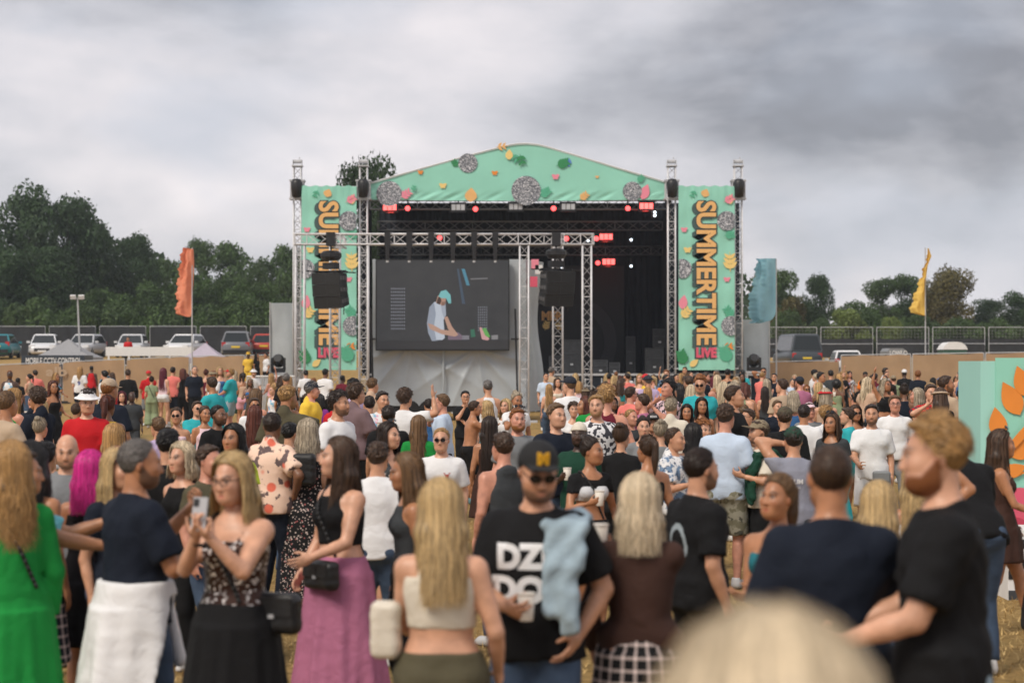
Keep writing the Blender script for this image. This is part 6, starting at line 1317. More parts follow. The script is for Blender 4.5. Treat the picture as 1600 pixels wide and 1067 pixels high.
def person(sp, X, Y, heading, Ht, lod, label, group=None, key=None, zg=None):
    s, me, parts = person_meshes(sp, lod, key); z = gz(X, Y) if zg is None else zg
    t = thing('person', (X, Y, z), label, 'person', group, heading, Ht/1.75)
    b = link(bpy.data.objects.new('body', me), t); b.color = (*sp['skin'], 1); b['haircol'] = tuple(sp.get('beardcol', A_(sp['hair'][1])*.6))
    cols = {'top': sp['top'][1], 'bot': sp['bot'][1]}; t['_d'] = 0; del t['_d']
    for nm, pm, c, g in parts:
        o = link(bpy.data.objects.new(nm, pm), t); isb = nm in ('skirt', 'jeans', 'leggings', 'shorts', 'trousers'); o.color = (*(sp['tied'] if nm == 'tied_hoodie' else sp['bot'][1] if isb else sp['top'][1]), 1)
    st, hc_ = sp['hair']; Mh = m4(s.Rh, s.hc, sp.get('hs', .965))
    if st != 'bald':
        o = link(bpy.data.objects.new('hair', hair_mesh(st, lod)), t); o.matrix_local = Mh; o.color = (*hc_, 1)
    if sp.get('cap'):
        ck, cc = sp['cap'][:2]; o = link(bpy.data.objects.new('hat', cap_mesh(ck)), t); o.matrix_local = Mh @ (Matrix.Rotation(math.pi, 4, 'Z') if len(sp['cap']) > 2 else Matrix.Identity(4)); o.color = (*cc, 1)
    if sp.get('gl'):
        o = link(bpy.data.objects.new('sunglasses' if sp['gl'] != 'clear' else 'glasses', glasses_mesh('clear' if sp['gl'] == 'clear' else 'sun')), t); o.matrix_local = Mh if sp['gl'] != 'top' else Mh @ Matrix.Translation((0, .045, .088)) @ Matrix.Rotation(R(-35), 4, 'X')
    if lod < 2 or Y < 200:
        shk, shc = sp.get('shoes', ('shoe', (.6, .6, .6)))
        for sg in (-1, 1):
            hip, kn, an = s.leg[sg]; o = link(bpy.data.objects.new('shoe', shoe_mesh(shk)), t); o.matrix_local = m4(rz_(sg*.18), (an[0], an[1]-.035, an[2]-.085)); o.color = (*shc, 1)
    t['_s'] = 0; del t['_s']; PEOPLE.append((X, Y)); rec = Fig(); rec.o, rec.s, rec.parts, rec.sp = t, s, parts, sp; rec.M = Matrix.Translation((X, Y, z)) @ Matrix.Rotation(heading, 4, 'Z') @ Matrix.Scale(Ht/1.75, 4); rec.k = Ht/1.75
    return rec
# ------------------------------------------------------------------ things people carry
from mathutils.bvhtree import BVHTree
import bmesh
C = {'black': (.0085, .0085, .0095), 'navy': (.009, .013, .024), 'white': (.74, .74, .75), 'cream': (.66, .60, .50), 'grey': (.20, .21, .22), 'charcoal': (.045, .05, .055), 'lilac grey': (.26, .27, .33), 'pale blue': (.52, .62, .76), 'blue': (.04, .13, .32), 'turquoise': (.03, .38, .42), 'aqua': (.16, .46, .52), 'teal': (.02, .14, .17), 'green': (.012, .24, .045), 'dark green': (.01, .05, .03),
     'sage': (.26, .32, .19), 'olive': (.085, .075, .045), 'khaki': (.25, .20, .13), 'beige': (.45, .34, .24), 'nude': (.55, .38, .27), 'brown': (.050, .024, .018), 'peach': (.84, .60, .47), 'coral': (.75, .20, .17), 'pink': (.72, .36, .42), 'pale pink': (.74, .55, .60), 'hot pink': (.66, .03, .22), 'mauve': (.42, .15, .25), 'dusty mauve': (.18, .12, .13), 'red': (.52, .014, .02), 'burgundy': (.13, .012, .025), 'orange': (.78, .20, .03), 'yellow': (.80, .52, .06), 'neon yellow': (.62, .80, .05), 'gold': (.72, .46, .06), 'silver': (.55, .56, .58), 'denim': (.055, .085, .14), 'pale denim': (.30, .39, .45), 'lilac': (.45, .36, .55), 'purple': (.20, .03, .22), 'stone': (.36, .35, .28)}
HC_ = {'black': (.010, .008, .008), 'dark brown': (.028, .016, .011), 'brown': (.070, .038, .022), 'light brown': (.17, .095, .045), 'blonde': (.52, .36, .17), 'golden': (.42, .24, .09), 'ash blonde': (.40, .33, .24), 'platinum': (.62, .50, .34), 'ginger': (.30, .11, .03), 'auburn': (.12, .035, .022), 'grey': (.17, .155, .145), 'magenta': (.62, .02, .24), 'burgundy': (.13, .012, .03)}
SKN = {'p': (.56, .285, .170), 'l': (.63, .340, .220), 't': (.43, .195, .098), 'b': (.20, .092, .050), 'd': (.070, .033, .020), 'r': (.60, .28, .19)}
m_paper = mat('paper_cup', (.76, .70, .62), .6, var=.03); m_can = mat('drink_can', (.55, .56, .58), .3, .6); m_canc = mat('can_colour', (.70, .30, .05), .4)
GROUPC = {}
def held(kind, rec, sg, lab):
    W, Rm = rec.s.H[sg]; p = rec.M @ Vector(W+Rm @ A_([.078, 0, .044 if kind != 'phone' else .02])); k = rec.k
    if kind == 'cup':
        t = thing('paper_cup', p+Vector((0, 0, -.055)), lab, 'cup', 'paper cups held in the crowd'); MB().lathe([(.026, 0), (.0275, .002), (.037, .108), (.034, .109), (.025, .006)], 18).build('cup_wall', m_paper, t, True, True); MB().lathe([(.001, .106), (.0385, .106), (.0395, .110), (.0385, .114), (.034, .113)], 18).build('rim', m_paper, t, True, True)
    elif kind == 'can':
        t = thing('drink_can', p+Vector((0, 0, -.06)), lab, 'can', 'drink cans held in the crowd'); MB().lathe([(.024, 0), (.033, .008), (.033, .125), (.026, .138), (.025, .136)], 18).build('can_body', m_can, t, True, True); MB().lathe([(.0335, .092), (.0335, .122), (.0332, .124)], 18).build('label_band', m_canc, t, True, True)
    else:
        t = thing('mobile_phone', p, lab, 'phone'); M = rec.M.to_3x3().normalized(); fw = M @ Vector((0, -1, 0)); a = math.atan2(fw.y, fw.x)+math.pi/2; t.rotation_euler = (R(-12), 0, a)
        MB().box((0, 0, .03), (.072, .009, .15)).build('case', mat('phone_grey', (.42, .42, .44), .3), t, True); MB().box((-.018, -.006, .08), (.026, .006, .034)).build('camera_bump', m_black, t, True); MB().box((0, .0055, .03), (.066, .003, .142)).build('display', m_glass, t, True)
    return t
def bvh_of(rec, names=None):
    V, F = [], []
    for ch in rec.o.children:
        if ch.type == 'MESH' and (names is None or ch.name.split('.')[0] in names) and ch.name.split('.')[0] not in ('hair', 'hat', 'shoe'):
            b = len(V); V += [v.co.copy() for v in ch.data.vertices]; F += [tuple(i+b for i in p.vertices) for p in ch.data.polygons]
    return BVHTree.FromPolygons(V, F)
GARM = ('tshirt', 'polo_shirt', 'shirt', 'long_sleeved_top', 'hoodie', 'football_shirt', 'vest', 'top', 'dress')
def ray_torso(rec, bv, o, d):
    """outermost hit on the torso, coming from outside"""
    h = bv.ray_cast(Vector(o)+Vector(d)*.32, -Vector(d)); return (h[0] if h[0] is not None else Vector(o)+Vector(d)*.14)
def strap(rec, side, col, name='strap', rad=.010, to=None, drop=-.02, parent=None):
    s = rec.s; bv = bvh_of(rec, GARM) if rec.sp['top'][0] != 'none' else bvh_of(rec, ('body',)); hi_ = s.pel+s.Rt @ A_([side*.10, 0, .53]); lo_ = s.pel+s.Rt @ A_([-side*.15, 0, drop]); c = (hi_+lo_)/2; a = (hi_-lo_)/np.linalg.norm(hi_-lo_); b = s.Rt @ A_([0, 1, 0]); P = []; P1 = []; n = 40
    bv2 = bvh_of(rec)
    for i in range(n+1):
        th = 2*math.pi*i/n
        if math.cos(th) < -.80: 
            if P and len(P) < n//2: P1 = P; P = []
            continue
        d = a*math.cos(th)+b*math.sin(th); o = c+a*math.cos(th)*.22; h = ray_torso(rec, bv2, o, b*np.sign(math.sin(th)) if abs(math.sin(th)) > .35 else d); P.append(h+Vector(d)*(rad*1.2))
    m = mat('strap_%d' % (int(col[0]*999)*1000+int(col[1]*999)), col, .6); mb = MB().path(P+P1, rad, 6); return mb.build(name, m, parent or rec.o, True, True), Vector(lo_)
def rbox(c, b, r, M=None):
    c = A_(c); b = A_(b)
    def fn(X, Y, Z):
        x, y, z = X-c[0], Y-c[1], Z-c[2]
        if M is not None: x, y, z = M[0, 0]*x+M[1, 0]*y+M[2, 0]*z, M[0, 1]*x+M[1, 1]*y+M[2, 1]*z, M[0, 2]*x+M[1, 2]*y+M[2, 2]*z
        return np.sqrt(np.maximum(np.abs(x)-b[0]+r, 0)**2+np.maximum(np.abs(y)-b[1]+r, 0)**2+np.maximum(np.abs(z)-b[2]+r, 0)**2)-r
    q = b if M is None else A_([b.max()*1.5]*3); return fn, c-q, c+q
def bag(rec, pos, size, col, lab, strap_side=None, name='shoulder_bag', drop=-.02):
    """pos in the person's own coordinates (unit figure)"""
    t = thing(name, rec.M @ Vector(pos), lab, 'bag', None, rec.o.rotation_euler.z, rec.k); f = Field(-A_(size)-.02, A_(size)+.02, .008); f.add(rbox((0, 0, 0), size, min(size)*.75), .01); f.disp(wrinkle(4, .005)); V, Q = f.mesh()
    m = mat('bag_%d' % (int(col[0]*999)*1000+int(col[1]*999)), col, .5, bump=.2, bs=60); link(bpy.data.objects.new('bag_body', npmesh('bag_body', V, Q, m, True)), t)
    MB().box((0, -size[1]*1.02, size[2]*.35), (size[0]*1.7, .012, size[2]*.9)).build('flap', m, t, True); MB().box((0, -size[1]*1.10, -size[2]*.1), (.03, .012, .02)).build('clasp', m_galv, t, True)
    if strap_side:
        st, _ = strap(rec, strap_side, col, drop=drop, parent=rec.o); st.parent = t; st.matrix_parent_inverse = Matrix.Identity(4); st.matrix_local = (Matrix.Translation(t.location) @ Matrix.Rotation(rec.o.rotation_euler.z, 4, 'Z') @ Matrix.Scale(rec.k, 4)).inverted() @ rec.M
    return t
def drape_on(rec, side, col, fl, bl, wd, lab, name, pat=None, cat='jacket'):
    """cloth laid over one shoulder, hanging front and back"""
    s = rec.s; g = lambda p: s.pel+s.Rt @ A_(p); f = Field(s.pel+A_([-.5, -.5, -.3]), s.pel+A_([.5, .5, .75]), .013); x = side*.13; m = rec.sp['sex'] == 'm'; d = .155 if m else .14
    def slab(p0, p1, w_, th):
        p0, p1 = g(p0), g(p1); ax_ = s.Rt @ A_([1, 0, 0]); d_ = p1-p0; L2 = np.linalg.norm(d_); d_ /= L2; n_ = np.cross(ax_, d_); f.add(rbox((p0+p1)/2, (w_, th, L2/2+.02), th*.95, np.stack([ax_, n_, d_], 1)), .035)
    slab((x, .05, .505), (x+.012, -d*.72, .47), wd, .026); slab((x+.012, -d*.72, .47), (x+.02, -d-.012, .30), wd*.95, .028); slab((x+.02, -d-.012, .30), (x-.012*side, -d-.030, .47-fl), wd*.80, .026); slab((x+.05*side, -d-.018, .2), (x+.035*side, -d-.035, .40-fl), wd*.42, .028)
    slab((x, .05, .505), (x, d*.8, .43), wd, .026); slab((x, d*.8, .43), (x, d+.015, .43-bl), wd*.9, .026)
    f.disp(lambda X, Y, Z: .006*np.sin(X*62+8*np.sin(Z*7))+0*Y)
    f.disp(wrinkle(int(fl*100), .009, 1.3)); V, Q = f.mesh(); mm = cmat(pat); t = thing(name, rec.o.location, lab, cat, None, rec.o.rotation_euler.z, rec.k); o = link(bpy.data.objects.new('cloth', npmesh(name, V, Q, mm, True)), t); o.color = (*col, 1); return t
def chest_print(rec, body, cx, cz, hgt, col, back=False, bold=.05, name='shirt_print', sx=1., poly=None):
    """flat lettering or polygon laid on the shirt; cx, cz in torso coordinates"""
    s = rec.s; bv = bvh_of(rec, GARM); bm = bmesh.new()
    if poly is None:
        me = text_mesh(body, 1, bold); bm.from_mesh(me); bpy.data.meshes.remove(me); xs = [v.co.x for v in bm.verts]; ys = [v.co.y for v in bm.verts]; k = hgt/(max(ys)-min(ys)); mx_, my_ = (max(xs)+min(xs))/2, (max(ys)+min(ys))/2
        for v in bm.verts: v.co = ((v.co.x-mx_)*k*sx, (v.co.y-my_)*k, 0)
    else:
        for pl in poly: bm.faces.new([bm.verts.new((a*hgt, b*hgt, 0)) for a, b in pl])
    bmesh.ops.triangulate(bm, faces=bm.faces[:])
    xs = [v.co.x for v in bm.verts]; ys = [v.co.y for v in bm.verts]
    for ax, (a, b) in ((0, (min(xs), max(xs))), (1, (min(ys), max(ys)))):
        q = a+.012
        while q < b:
            co = (q, 0, 0) if ax == 0 else (0, q, 0); no = (1, 0, 0) if ax == 0 else (0, 1, 0); bmesh.ops.bisect_plane(bm, geom=bm.verts[:]+bm.edges[:]+bm.faces[:], plane_co=co, plane_no=no); q += .02
    sg = 1 if back else -1; Rt = s.Rt
    for v in bm.verts:
        u_ = (v.co.x if not back else -v.co.x)+cx; o = s.pel+Rt @ A_([u_, sg*.45, cz+v.co.y]); d = Rt @ A_([0, -sg, 0]); h = bv.ray_cast(Vector(o), Vector(d)); p = h[0] if h[0] is not None else Vector(o)+Vector(d)*.3; v.co = p-Vector(d)*.0045
    me = bpy.data.meshes.new(name); bm.to_mesh(me); bm.free(); me.materials.append(mat('print_%d' % (int(col[0]*999)*1000+int(col[1]*999)), col, .7)); o = link(bpy.data.objects.new(name, me), rec.o); return o
# ------------------------------------------------------------------ describing and placing
TOPN = {'tee': 't-shirt', 'polo': 'polo shirt', 'shirt': 'loose shirt', 'long': 'long-sleeved top', 'hoodie': 'hoodie', 'jersey': 'football shirt', 'vest': 'sleeveless vest', 'tank': 'tank top', 'crop': 'cropped tank', 'bandeau': 'strapless top', 'cami': 'strappy top', 'croptop': 'strappy crop top', 'bra': 'bra top', 'halter': 'halter top', 'corset': 'corset top', 'offshoulder': 'off-shoulder top', 'dress': 'short dress', 'maxi': 'long dress', 'strapless_dress': 'strapless dress', 'none': ''}
BOTN = {'jeans': 'jeans', 'trousers': 'trousers', 'shorts': 'shorts', 'leggings': 'leggings', 'hotpants': 'short shorts', 'wide': 'wide trousers', 'skirt': 'skirt', 'maxiskirt': 'long skirt', 'mini': 'mini skirt', 'pleated': 'pleated skirt', 'none': ''}
PATN = {'ditsy': 'flower-dotted', 'palm': 'palm-print', 'bright': 'bold floral', 'plaid': 'plaid', 'camo': 'camouflage', 'check': 'checked', 'tiedye': 'tie-dyed', 'leopard': 'leopard', 'sequin': 'sequinned', 'zebra': 'monochrome patterned', 'denim': '', None: ''}
HAIRN = {'short': 'short', 'quiff': 'swept', 'fade': 'cropped', 'buzz': 'buzzed', 'curly': 'curly', 'afro': 'big curly', 'bun': 'pinned up', 'pony': 'ponytailed', 'long': 'long straight', 'wavy': 'long wavy', 'lob': 'shoulder-length', 'bob': 'bobbed', 'braids': 'braided', 'vlong': 'very long', 'bald': 'bald'}
ALL = []
def describe(sp, hn, tn, bn, ex=''):
    hs = sp['hair'][0]; a = 'bald person' if hs == 'bald' else 'person with %s %s hair' % (HAIRN[hs], hn)
    if sp.get('cap'): a = 'person in %s %s' % (sp['capn'], {'cap': 'cap', 'bucket': 'bucket hat', 'beanie': 'beanie', 'tophat': 'top hat'}[sp['cap'][0]])
    g = []
    if sp['top'][0] != 'none': g.append(' '.join(q for q in (tn, PATN[sp['top'][2]], TOPN[sp['top'][0]]) if q))
    else: g.append('bare torso')
    if sp['bot'][0] != 'none' and sp['top'][0] not in ('dress', 'maxi', 'strapless_dress'): g.append(' '.join(q for q in (bn, PATN[sp['bot'][2]], BOTN[sp['bot'][0]]) if q))
    return (a+', '+' and '.join(g)+(', '+ex if ex else '')).strip()
def mkspec(sex, hair, top, bot, skin='p', **k):
    """'style colour' strings; patterns after a slash: 'tee white/tiedye'"""
    hs, _, hn = hair.partition(' '); hn = hn or 'brown'
    def gar(q):
        st, _, cn = q.partition(' '); cn, _, pat = cn.partition('/'); return st, cn, pat or None
    ts, tn, tp = gar(top); bs_, bn, bp = gar(bot)
    if bs_ == 'jeans' and bp is None: bp = 'denim'
    sp = dict(sex=sex, skin=SKN[skin], hair=(hs, HC_.get(hn, HC_['brown'])), top=(ts, C.get(tn, C['black']), tp), bot=(bs_, C.get(bn, C['black']), bp)); capn = k.pop('cap', None)
    if capn: ck, _, cn = capn.partition(' '); rv = cn.endswith(' back'); cn = cn.replace(' back', ''); sp['capn'] = cn; sp['cap'] = (ck, C[cn], 1) if rv else (ck, C[cn])
    sp.update(k); return sp, hn, tn, bn
def place(x, top, s_, hd, sex, hair, topg, bot, skin='p', ex='', item=None, lod=None, key=None, zg=None, lab=None, grp=None, Ht=None, **k):
    sp, hn, tn, bn = mkspec(sex, hair, topg, bot, skin, **k); sp.setdefault('seed', len(ALL)*7+3); Y = FPX/s_; X = (x-800)/s_
    extra = .015+(.02 if sp.get('cap') else 0)+(.10 if sp.get('cap', ('',))[0] == 'tophat' else 0)
    if Ht is None:
        z0 = zg if zg is not None else gz(X, Y); Ht = HC-(top-YH)/s_-extra-z0; ln = sp.get('lean', 0); Ht = Ht/(1-.46*(1-math.cos(ln)))
        Ht = min(max(Ht, 1.47), 1.93)
    lod = (0 if s_ >= 250 else 1 if s_ >= 92 else 2) if lod is None else lod
    if lod == 2 and key is None:
        sp['seed'] = 5; sp['wt'] = 1.; key = (sex, sp['top'][0], sp['top'][2], sp['bot'][0], sp['bot'][2], sp.get('ra'), sp.get('la'), round(sp.get('head', (0,))[0]*2), sp.get('beard', 0), sp.get('dhem'), sp.get('sleeve'), sp.get('lean', 0))
    rec = person(sp, X, Y, R(hd), Ht, lod, 'x', grp, key, zg); rec.desc = lab or describe(sp, hn, tn, bn, ex); rec.given = lab is not None; rec.px = x; rec.scl = s_; rec.hd = hd; ALL.append(rec)
    if item:
        for it in item.split(','):
            kd, sd = it.split(':'); sg = -1 if sd == 'r' else 1; held(kd, rec, sg, {'cup': 'paper cup', 'can': 'drink can', 'phone': 'grey mobile phone'}[kd]+' in the hand of the '+short(sp, hn, tn))
    return rec
def short(sp, hn, tn):
    h = 'bald' if sp['hair'][0] == 'bald' else hn+'-haired'
    return ('%s person in %s %s' % (h, tn, TOPN[sp['top'][0]] or '')).replace('in none ', 'with bare torso')
# ------------------------------------------------------------------ the people of the photograph
# nearest people
P = place
def at(sp, *a): return sp
r = P(18, 690, 326, -150, 'f', 'wavy golden', 'long green', 'maxiskirt green', 'p', lab='person with wavy golden hair in a long-sleeved bright green dress', ra='down', la='down', wt=1.08, zw=.12)
bag(r, (-.10, -.20, 1.0), (.13, .05, .09), C['black'], 'black belt bag worn on the bright green dress', 1, 'belt_bag')
r = P(212, 684, 326, 128, 'm', 'fade grey', 'tee navy', 'jeans denim', 't', lab='person in navy t-shirt with a white hoodie tied round the waist', item='can:r', beard=1, ra='cup', la='phone', tied=C['white'], head=(-.35, .05, 0), beardcol=(.03, .025, .022), wt=1.06)
r = P(368, 706, 340, -22, 'f', 'lob blonde', 'cami brown/sequin', 'maxiskirt black', 'l', lab='person in glasses and sequinned top holding up a phone', item='phone:r', gl='clear', ra='phone', la='phone', head=(-.1, .12, 0), wt=1.12)
bag(r, (.22, .02, .98), (.13, .05, .10), C['black'], 'black shoulder bag of the person in sequinned top', -1)
r = P(532, 683, 272, -48, 'f', 'wavy brown', 'crop black', 'maxiskirt mauve', 'l', lab='person in black tank and long mauve skirt looking aside', ra='relax', la='low', lh='relax', head=(-.5, -.03, 0), wt=1.13)
bag(r, (.10, -.22, .93), (.14, .05, .09), C['black'], 'black crossbody bag on the long mauve skirt', -1)
r = P(690, 748, 400, 172, 'f', 'long blonde', 'croptop cream', 'shorts olive', 'l', lab='person with long blonde hair in cream crop top, seen from behind', ra='relax', la='low', wt=1.08, head=(.25, .15, 0), lh='relax')
bag(r, (.235, .05, 1.12), (.065, .05, .125), C['cream'], 'pale slouchy bag at the hip of the cream crop top wearer', None)
r = dz = P(838, 678, 372, -10, 'm', 'fade black', 'tee black', 'jeans denim', 'p', lab='person in black cap, sunglasses and black DZ DO t-shirt', item='cup:r', cap='cap black', gl='sun', beard=1, ra=((-.09, .25, -.31), (.6, -.2, -1)), rh='grip', la='pocket', head=(.35, .28, 0), beardcol=(.03, .02, .016), hem=-.10, wt=1.03)
chest_print(r, 'DZI', -.035, .345, .112, C['white'], sx=1.0, bold=.06); chest_print(r, 'DO', -.055, .205, .118, C['white'], sx=1.05, bold=.06)
drape_on(r, 1, C['pale denim'], .36, .20, .095, 'pale denim jacket hung over the shoulder of the DZ DO shirt', 'denim_jacket', 'denim')
# yellow M on the cap
mm = text_mesh('M', .062, .006, .004); hb = r.s
for v in mm.vertices: xx, yy, zz = v.co; v.co = (xx-.026, -.1035+ (zz-.004)*1.0 + abs(xx-.026)**2*6, yy+.078)
mm.materials.clear(); mm.materials.append(mat('cap_yellow', (.80, .42, .02), .6)); o = link(bpy.data.objects.new('cap_emblem', mm), r.o); o.matrix_local = m4(hb.Rh, hb.hc)
r = P(1000, 740, 366, 174, 'f', 'lob platinum', 'long brown', 'skirt black/plaid', 'l', lab='person with platinum hair in brown top and plaid skirt, seen from behind', item='cup:r', la='relax', ra=((-.32, .22, -.02), (.3, .3, -1)), rh='grip', wt=1.10)
r = P(1090, 697, 300, 118, 'm', 'fade dark brown', 'tee black', 'jeans black', 'p', lab='person with cropped dark hair in black t-shirt with a round back emblem', beard=1, head=(.1, .05, 0), beardcol=(.025, .016, .012))
chest_print(r, '', 0, .28, .085, (.28, .33, .36), back=True, poly=[[(math.cos(a)*rr, math.sin(a)*rr*1.5) for a, rr in ((i*math.pi/7, 1), (i*math.pi/7+math.pi/7, 1), (i*math.pi/7+math.pi/7, .72), (i*math.pi/7, .72))] for i in range(14)], name='emblem_print')
r = P(1215, 740, 330, -28, 'f', 'pony light brown', 'bandeau teal', 'jeans denim', 't', lab='person with bare shoulders and red lips turned towards the plaid skirt', head=(-.25, -.08, .06), ra='fold', la='fold')
r = P(1298, 690, 432, 178, 'm', 'buzz brown', 'tee navy', 'jeans charcoal', 't', lab='broad person with buzzed hair in plain navy t-shirt, seen from behind', ra='low', la='relax', wt=1.12, arm=1.08)
r = P(1472, 650, 452, -98, 'm', 'quiff golden', 'tee black', 'jeans pale denim', 'l', lab='tall person with golden hair and ginger beard in black t-shirt', beard=2, la='low', ra='low', lh='relax', head=(0, .06, 0), beardcol=(.20, .07, .025), wt=1.04, item=None)
r = P(1202, 968, 1780, 180, 'f', 'bob platinum', 'tee beige', 'jeans denim', 'l', lab='platinum blonde head of a person standing right by the navy t-shirt group', lod=0)
r = P(106, 675, 238, 18, 'm', 'bald', 'tee grey', 'jeans denim', 'l', beard=1, head=(-.2, .2, 0), ex='looking down', beardcol=(.16, .10, .07))
r = P(141, 704, 275, 172, 'f', 'braids magenta', 'dress black', 'none', 't', ra='relax', la='relax')
bag(r, (-.22, 0, .95), (.13, .07, .15), C['black'], 'large black bag beside the magenta braids', None)
r = P(48, 690, 285, 165, 'f', 'lob black', 'vest red', 'skirt navy/plaid', 't', head=(.3, .1, 0))
r = P(30, 702, 312, 98, 'm', 'short brown', 'tee aqua', 'shorts black', 't', ra=((.0, .52, -.14), (.3, 0, -1)), la=((.0, .50, -.02), (.3, 0, -1)), ex='both arms stretched forward')
r = P(70, 688, 232, 176, 'm', 'short black', 'tee black', 'jeans denim', 'p', ex='green strap across the back'); strap(r, -1, C['green'], 'bag_strap', .013)
r = P(184, 694, 288, 50, 'f', 'long blonde', 'tee navy', 'jeans denim', 'p', cap='beanie burgundy')
r = P(262, 668, 226, 168, 'm', 'short black', 'tee black', 'shorts pale denim', 'p', ex='back turned beside a blonde bob'); r = P(286, 690, 232, -35, 'f', 'bob platinum', 'tank black', 'jeans black', 'l')
r = P(366, 662, 200, -22, 'f', 'long black', 'tee neon yellow', 'jeans black', 't'); r = P(325, 694, 235, 60, 'm', 'short brown', 'tee olive', 'jeans denim', 'r')
r = P(425, 643, 186, 148, 'm', 'fade dark brown', 'shirt peach/palm', 'jeans navy', 'b', ex='hand on hip', ra='hip', head=(.5, .05, 0), wt=1.08)
r = P(481, 654, 186, 176, 'f', 'lob ash blonde', 'maxi black/ditsy', 'none', 'l', sleeve=.4, ex='small black backpack', wt=1.12)
bag(r, (0, .20, 1.30), (.11, .06, .15), C['black'], 'small black backpack on the flower-dotted long dress', None, 'backpack')
r = P(690, 667, 182, -6, 'm', 'fade golden', 'tee white', 'jeans denim', 'l', gl='sun', ex='sunglasses and red chest emblem', wt=1.05)
chest_print(r, '', .075, .36, .030, (.45, .02, .03), poly=[[(-.7, .2), (.7, .2), (.45, -.9), (0, -1.2), (-.45, -.9)], [(-.7, .2), (-1.3, .8), (-.5, .55)], [(.7, .2), (1.3, .8), (.5, .55)]], name='chest_emblem')
r = P(606, 659, 188, 55, 'f', 'long dark brown', 'dress charcoal/ditsy', 'none', 'l', gl='top'); r = P(640, 707, 268, -78, 'f', 'long light brown', 'tank charcoal', 'jeans black', 't', head=(0, .1, 0)); r = P(590, 688, 232, 176, 'm', 'short brown', 'tee white', 'jeans denim', 'p')
r = P(654, 649, 148, 178, 'f', 'vlong light brown', 'tee green', 'jeans denim', 'l'); r = P(787, 674, 216, 205, 'm', 'short brown', 'vest charcoal', 'jeans denim', 'r', hood=1)
r = P(922, 683, 206, 22, 'f', 'bun dark brown', 'long black', 'mini black', 't', item='cup:r', hem=.33, ra='cup', la='relax', head=(.7, 0, 0), ex='cropped over a silver bra')
f_ = Field(r.s.pel+A_([-.25, -.25, .2]), r.s.pel+A_([.25, .25, .45]), .014); f_.add(torso_prim(r.s.pel, r.s.Rt, PZ, PW['f'], PD['f'], .265, .40, .010), .02)
for sx in (-1, 1): f_.add(ell(r.s.pel+r.s.Rt @ A_([sx*.068, -.072, .34]), (.076, .085, .070)), .02)
f_.cut(lambda X, Y, Z: tz_local(r.s, X, Y, Z)[2]-.40); v_, q_ = f_.mesh(); o = link(bpy.data.objects.new('bra_top', npmesh('bra_top', v_, q_, m_cloth, True)), r.o); o.color = (*C['silver'], 1); strap(r, -1, C['black'], 'bag_strap', .009)
r = P(905, 657, 172, -12, 'm', 'buzz black', 'tee dark green', 'jeans black', 'd', cap='beanie cream', beard=1, ra='cup', item='cup:r', ex='smiling with a cup', beardcol=(.008, .006, .005))
r = P(808, 637, 158, 15, 'm', 'short ginger', 'tee grey', 'jeans denim', 'r', gl='top', beard=2, beardcol=(.25, .10, .03)); r = P(868, 629, 168, 35, 'm', 'short light brown', 'shirt navy', 'jeans denim', 'l')
r = P(1133, 630, 172, 160, 'm', 'short brown', 'tee pale blue', 'shorts stone/camo', 'r', ra='relax', shoes=('shoe', (.7, .7, .7)))
r = P(1188, 652, 172, -72, 'm', 'short brown', 'shirt cream', 'trousers black', 'p', cap='cap khaki', beard=1, la='cup', ra='low'); drape_on(r, 1, C['dark green'], .42, .1, .12, 'dark green jacket carried by the person in khaki cap', 'green_jacket')
r = P(1240, 662, 196, 184, 'm', 'short dark brown', 'tee lilac grey', 'jeans charcoal', 'p', cap='cap dark green', la='head', ex='arm raised to the head')
chest_print(r, 'LUM', 0, .34, .045, (.72, .72, .74), back=True, bold=.04, name='back_print'); chest_print(r, 'BERIA', 0, .285, .020, (.6, .6, .62), back=True, bold=.02, name='back_print')
r = P(1362, 631, 142, -12, 'm', 'short dark brown', 'tee white', 'shorts white', 'p', beard=1, ra='low', ex='grey waist bag', shoes=('shoe', (.7, .7, .7)))
bag(r, (.12, -.16, .85), (.11, .05, .11), C['grey'], 'grey waist bag on white shorts', None, 'waist_bag')
r = P(1398, 617, 120, -5, 'm', 'short light brown', 'tee white', 'jeans grey', 'r', gl='clear', ex='clear glasses', la='pocket', ra='relax')
r = P(1013, 679, 206, -155, 'f', 'pony brown', 'bandeau black', 'jeans denim', 't', la='cup', item='cup:l'); r = P(1052, 677, 178, 62, 'm', 'fade brown', 'shirt white/check', 'jeans navy', 'p', ra='cup'); r = P(970, 662, 178, 160, 'f', 'bun brown', 'tee black', 'jeans black', 'p', la='clap')
r = P(1562, 671, 206, 82, 'f', 'long brown', 'dress brown', 'none', 't', gl='top', stance='walk', ra='low', la='relax', dhem=.62, shoes=('boot', (.012, .012, .013)), ex='walking in black boots', flare=.04)
r = P(1520, 668, 238, 196, 'm', 'short dark brown', 'tee black', 'jeans denim', 't', lean=.55, ra='reachd', la='reachd', ex='bending forward'); r = P(1432, 742, 272, 165, 'f', 'long blonde', 'corset white', 'mini hot pink/leopard', 't', ra='upbent', la='relax'); r = P(1372, 752, 332, 150, 'f', 'long blonde', 'cami blue', 'jeans denim', 'l', head=(.3, .15, 0))
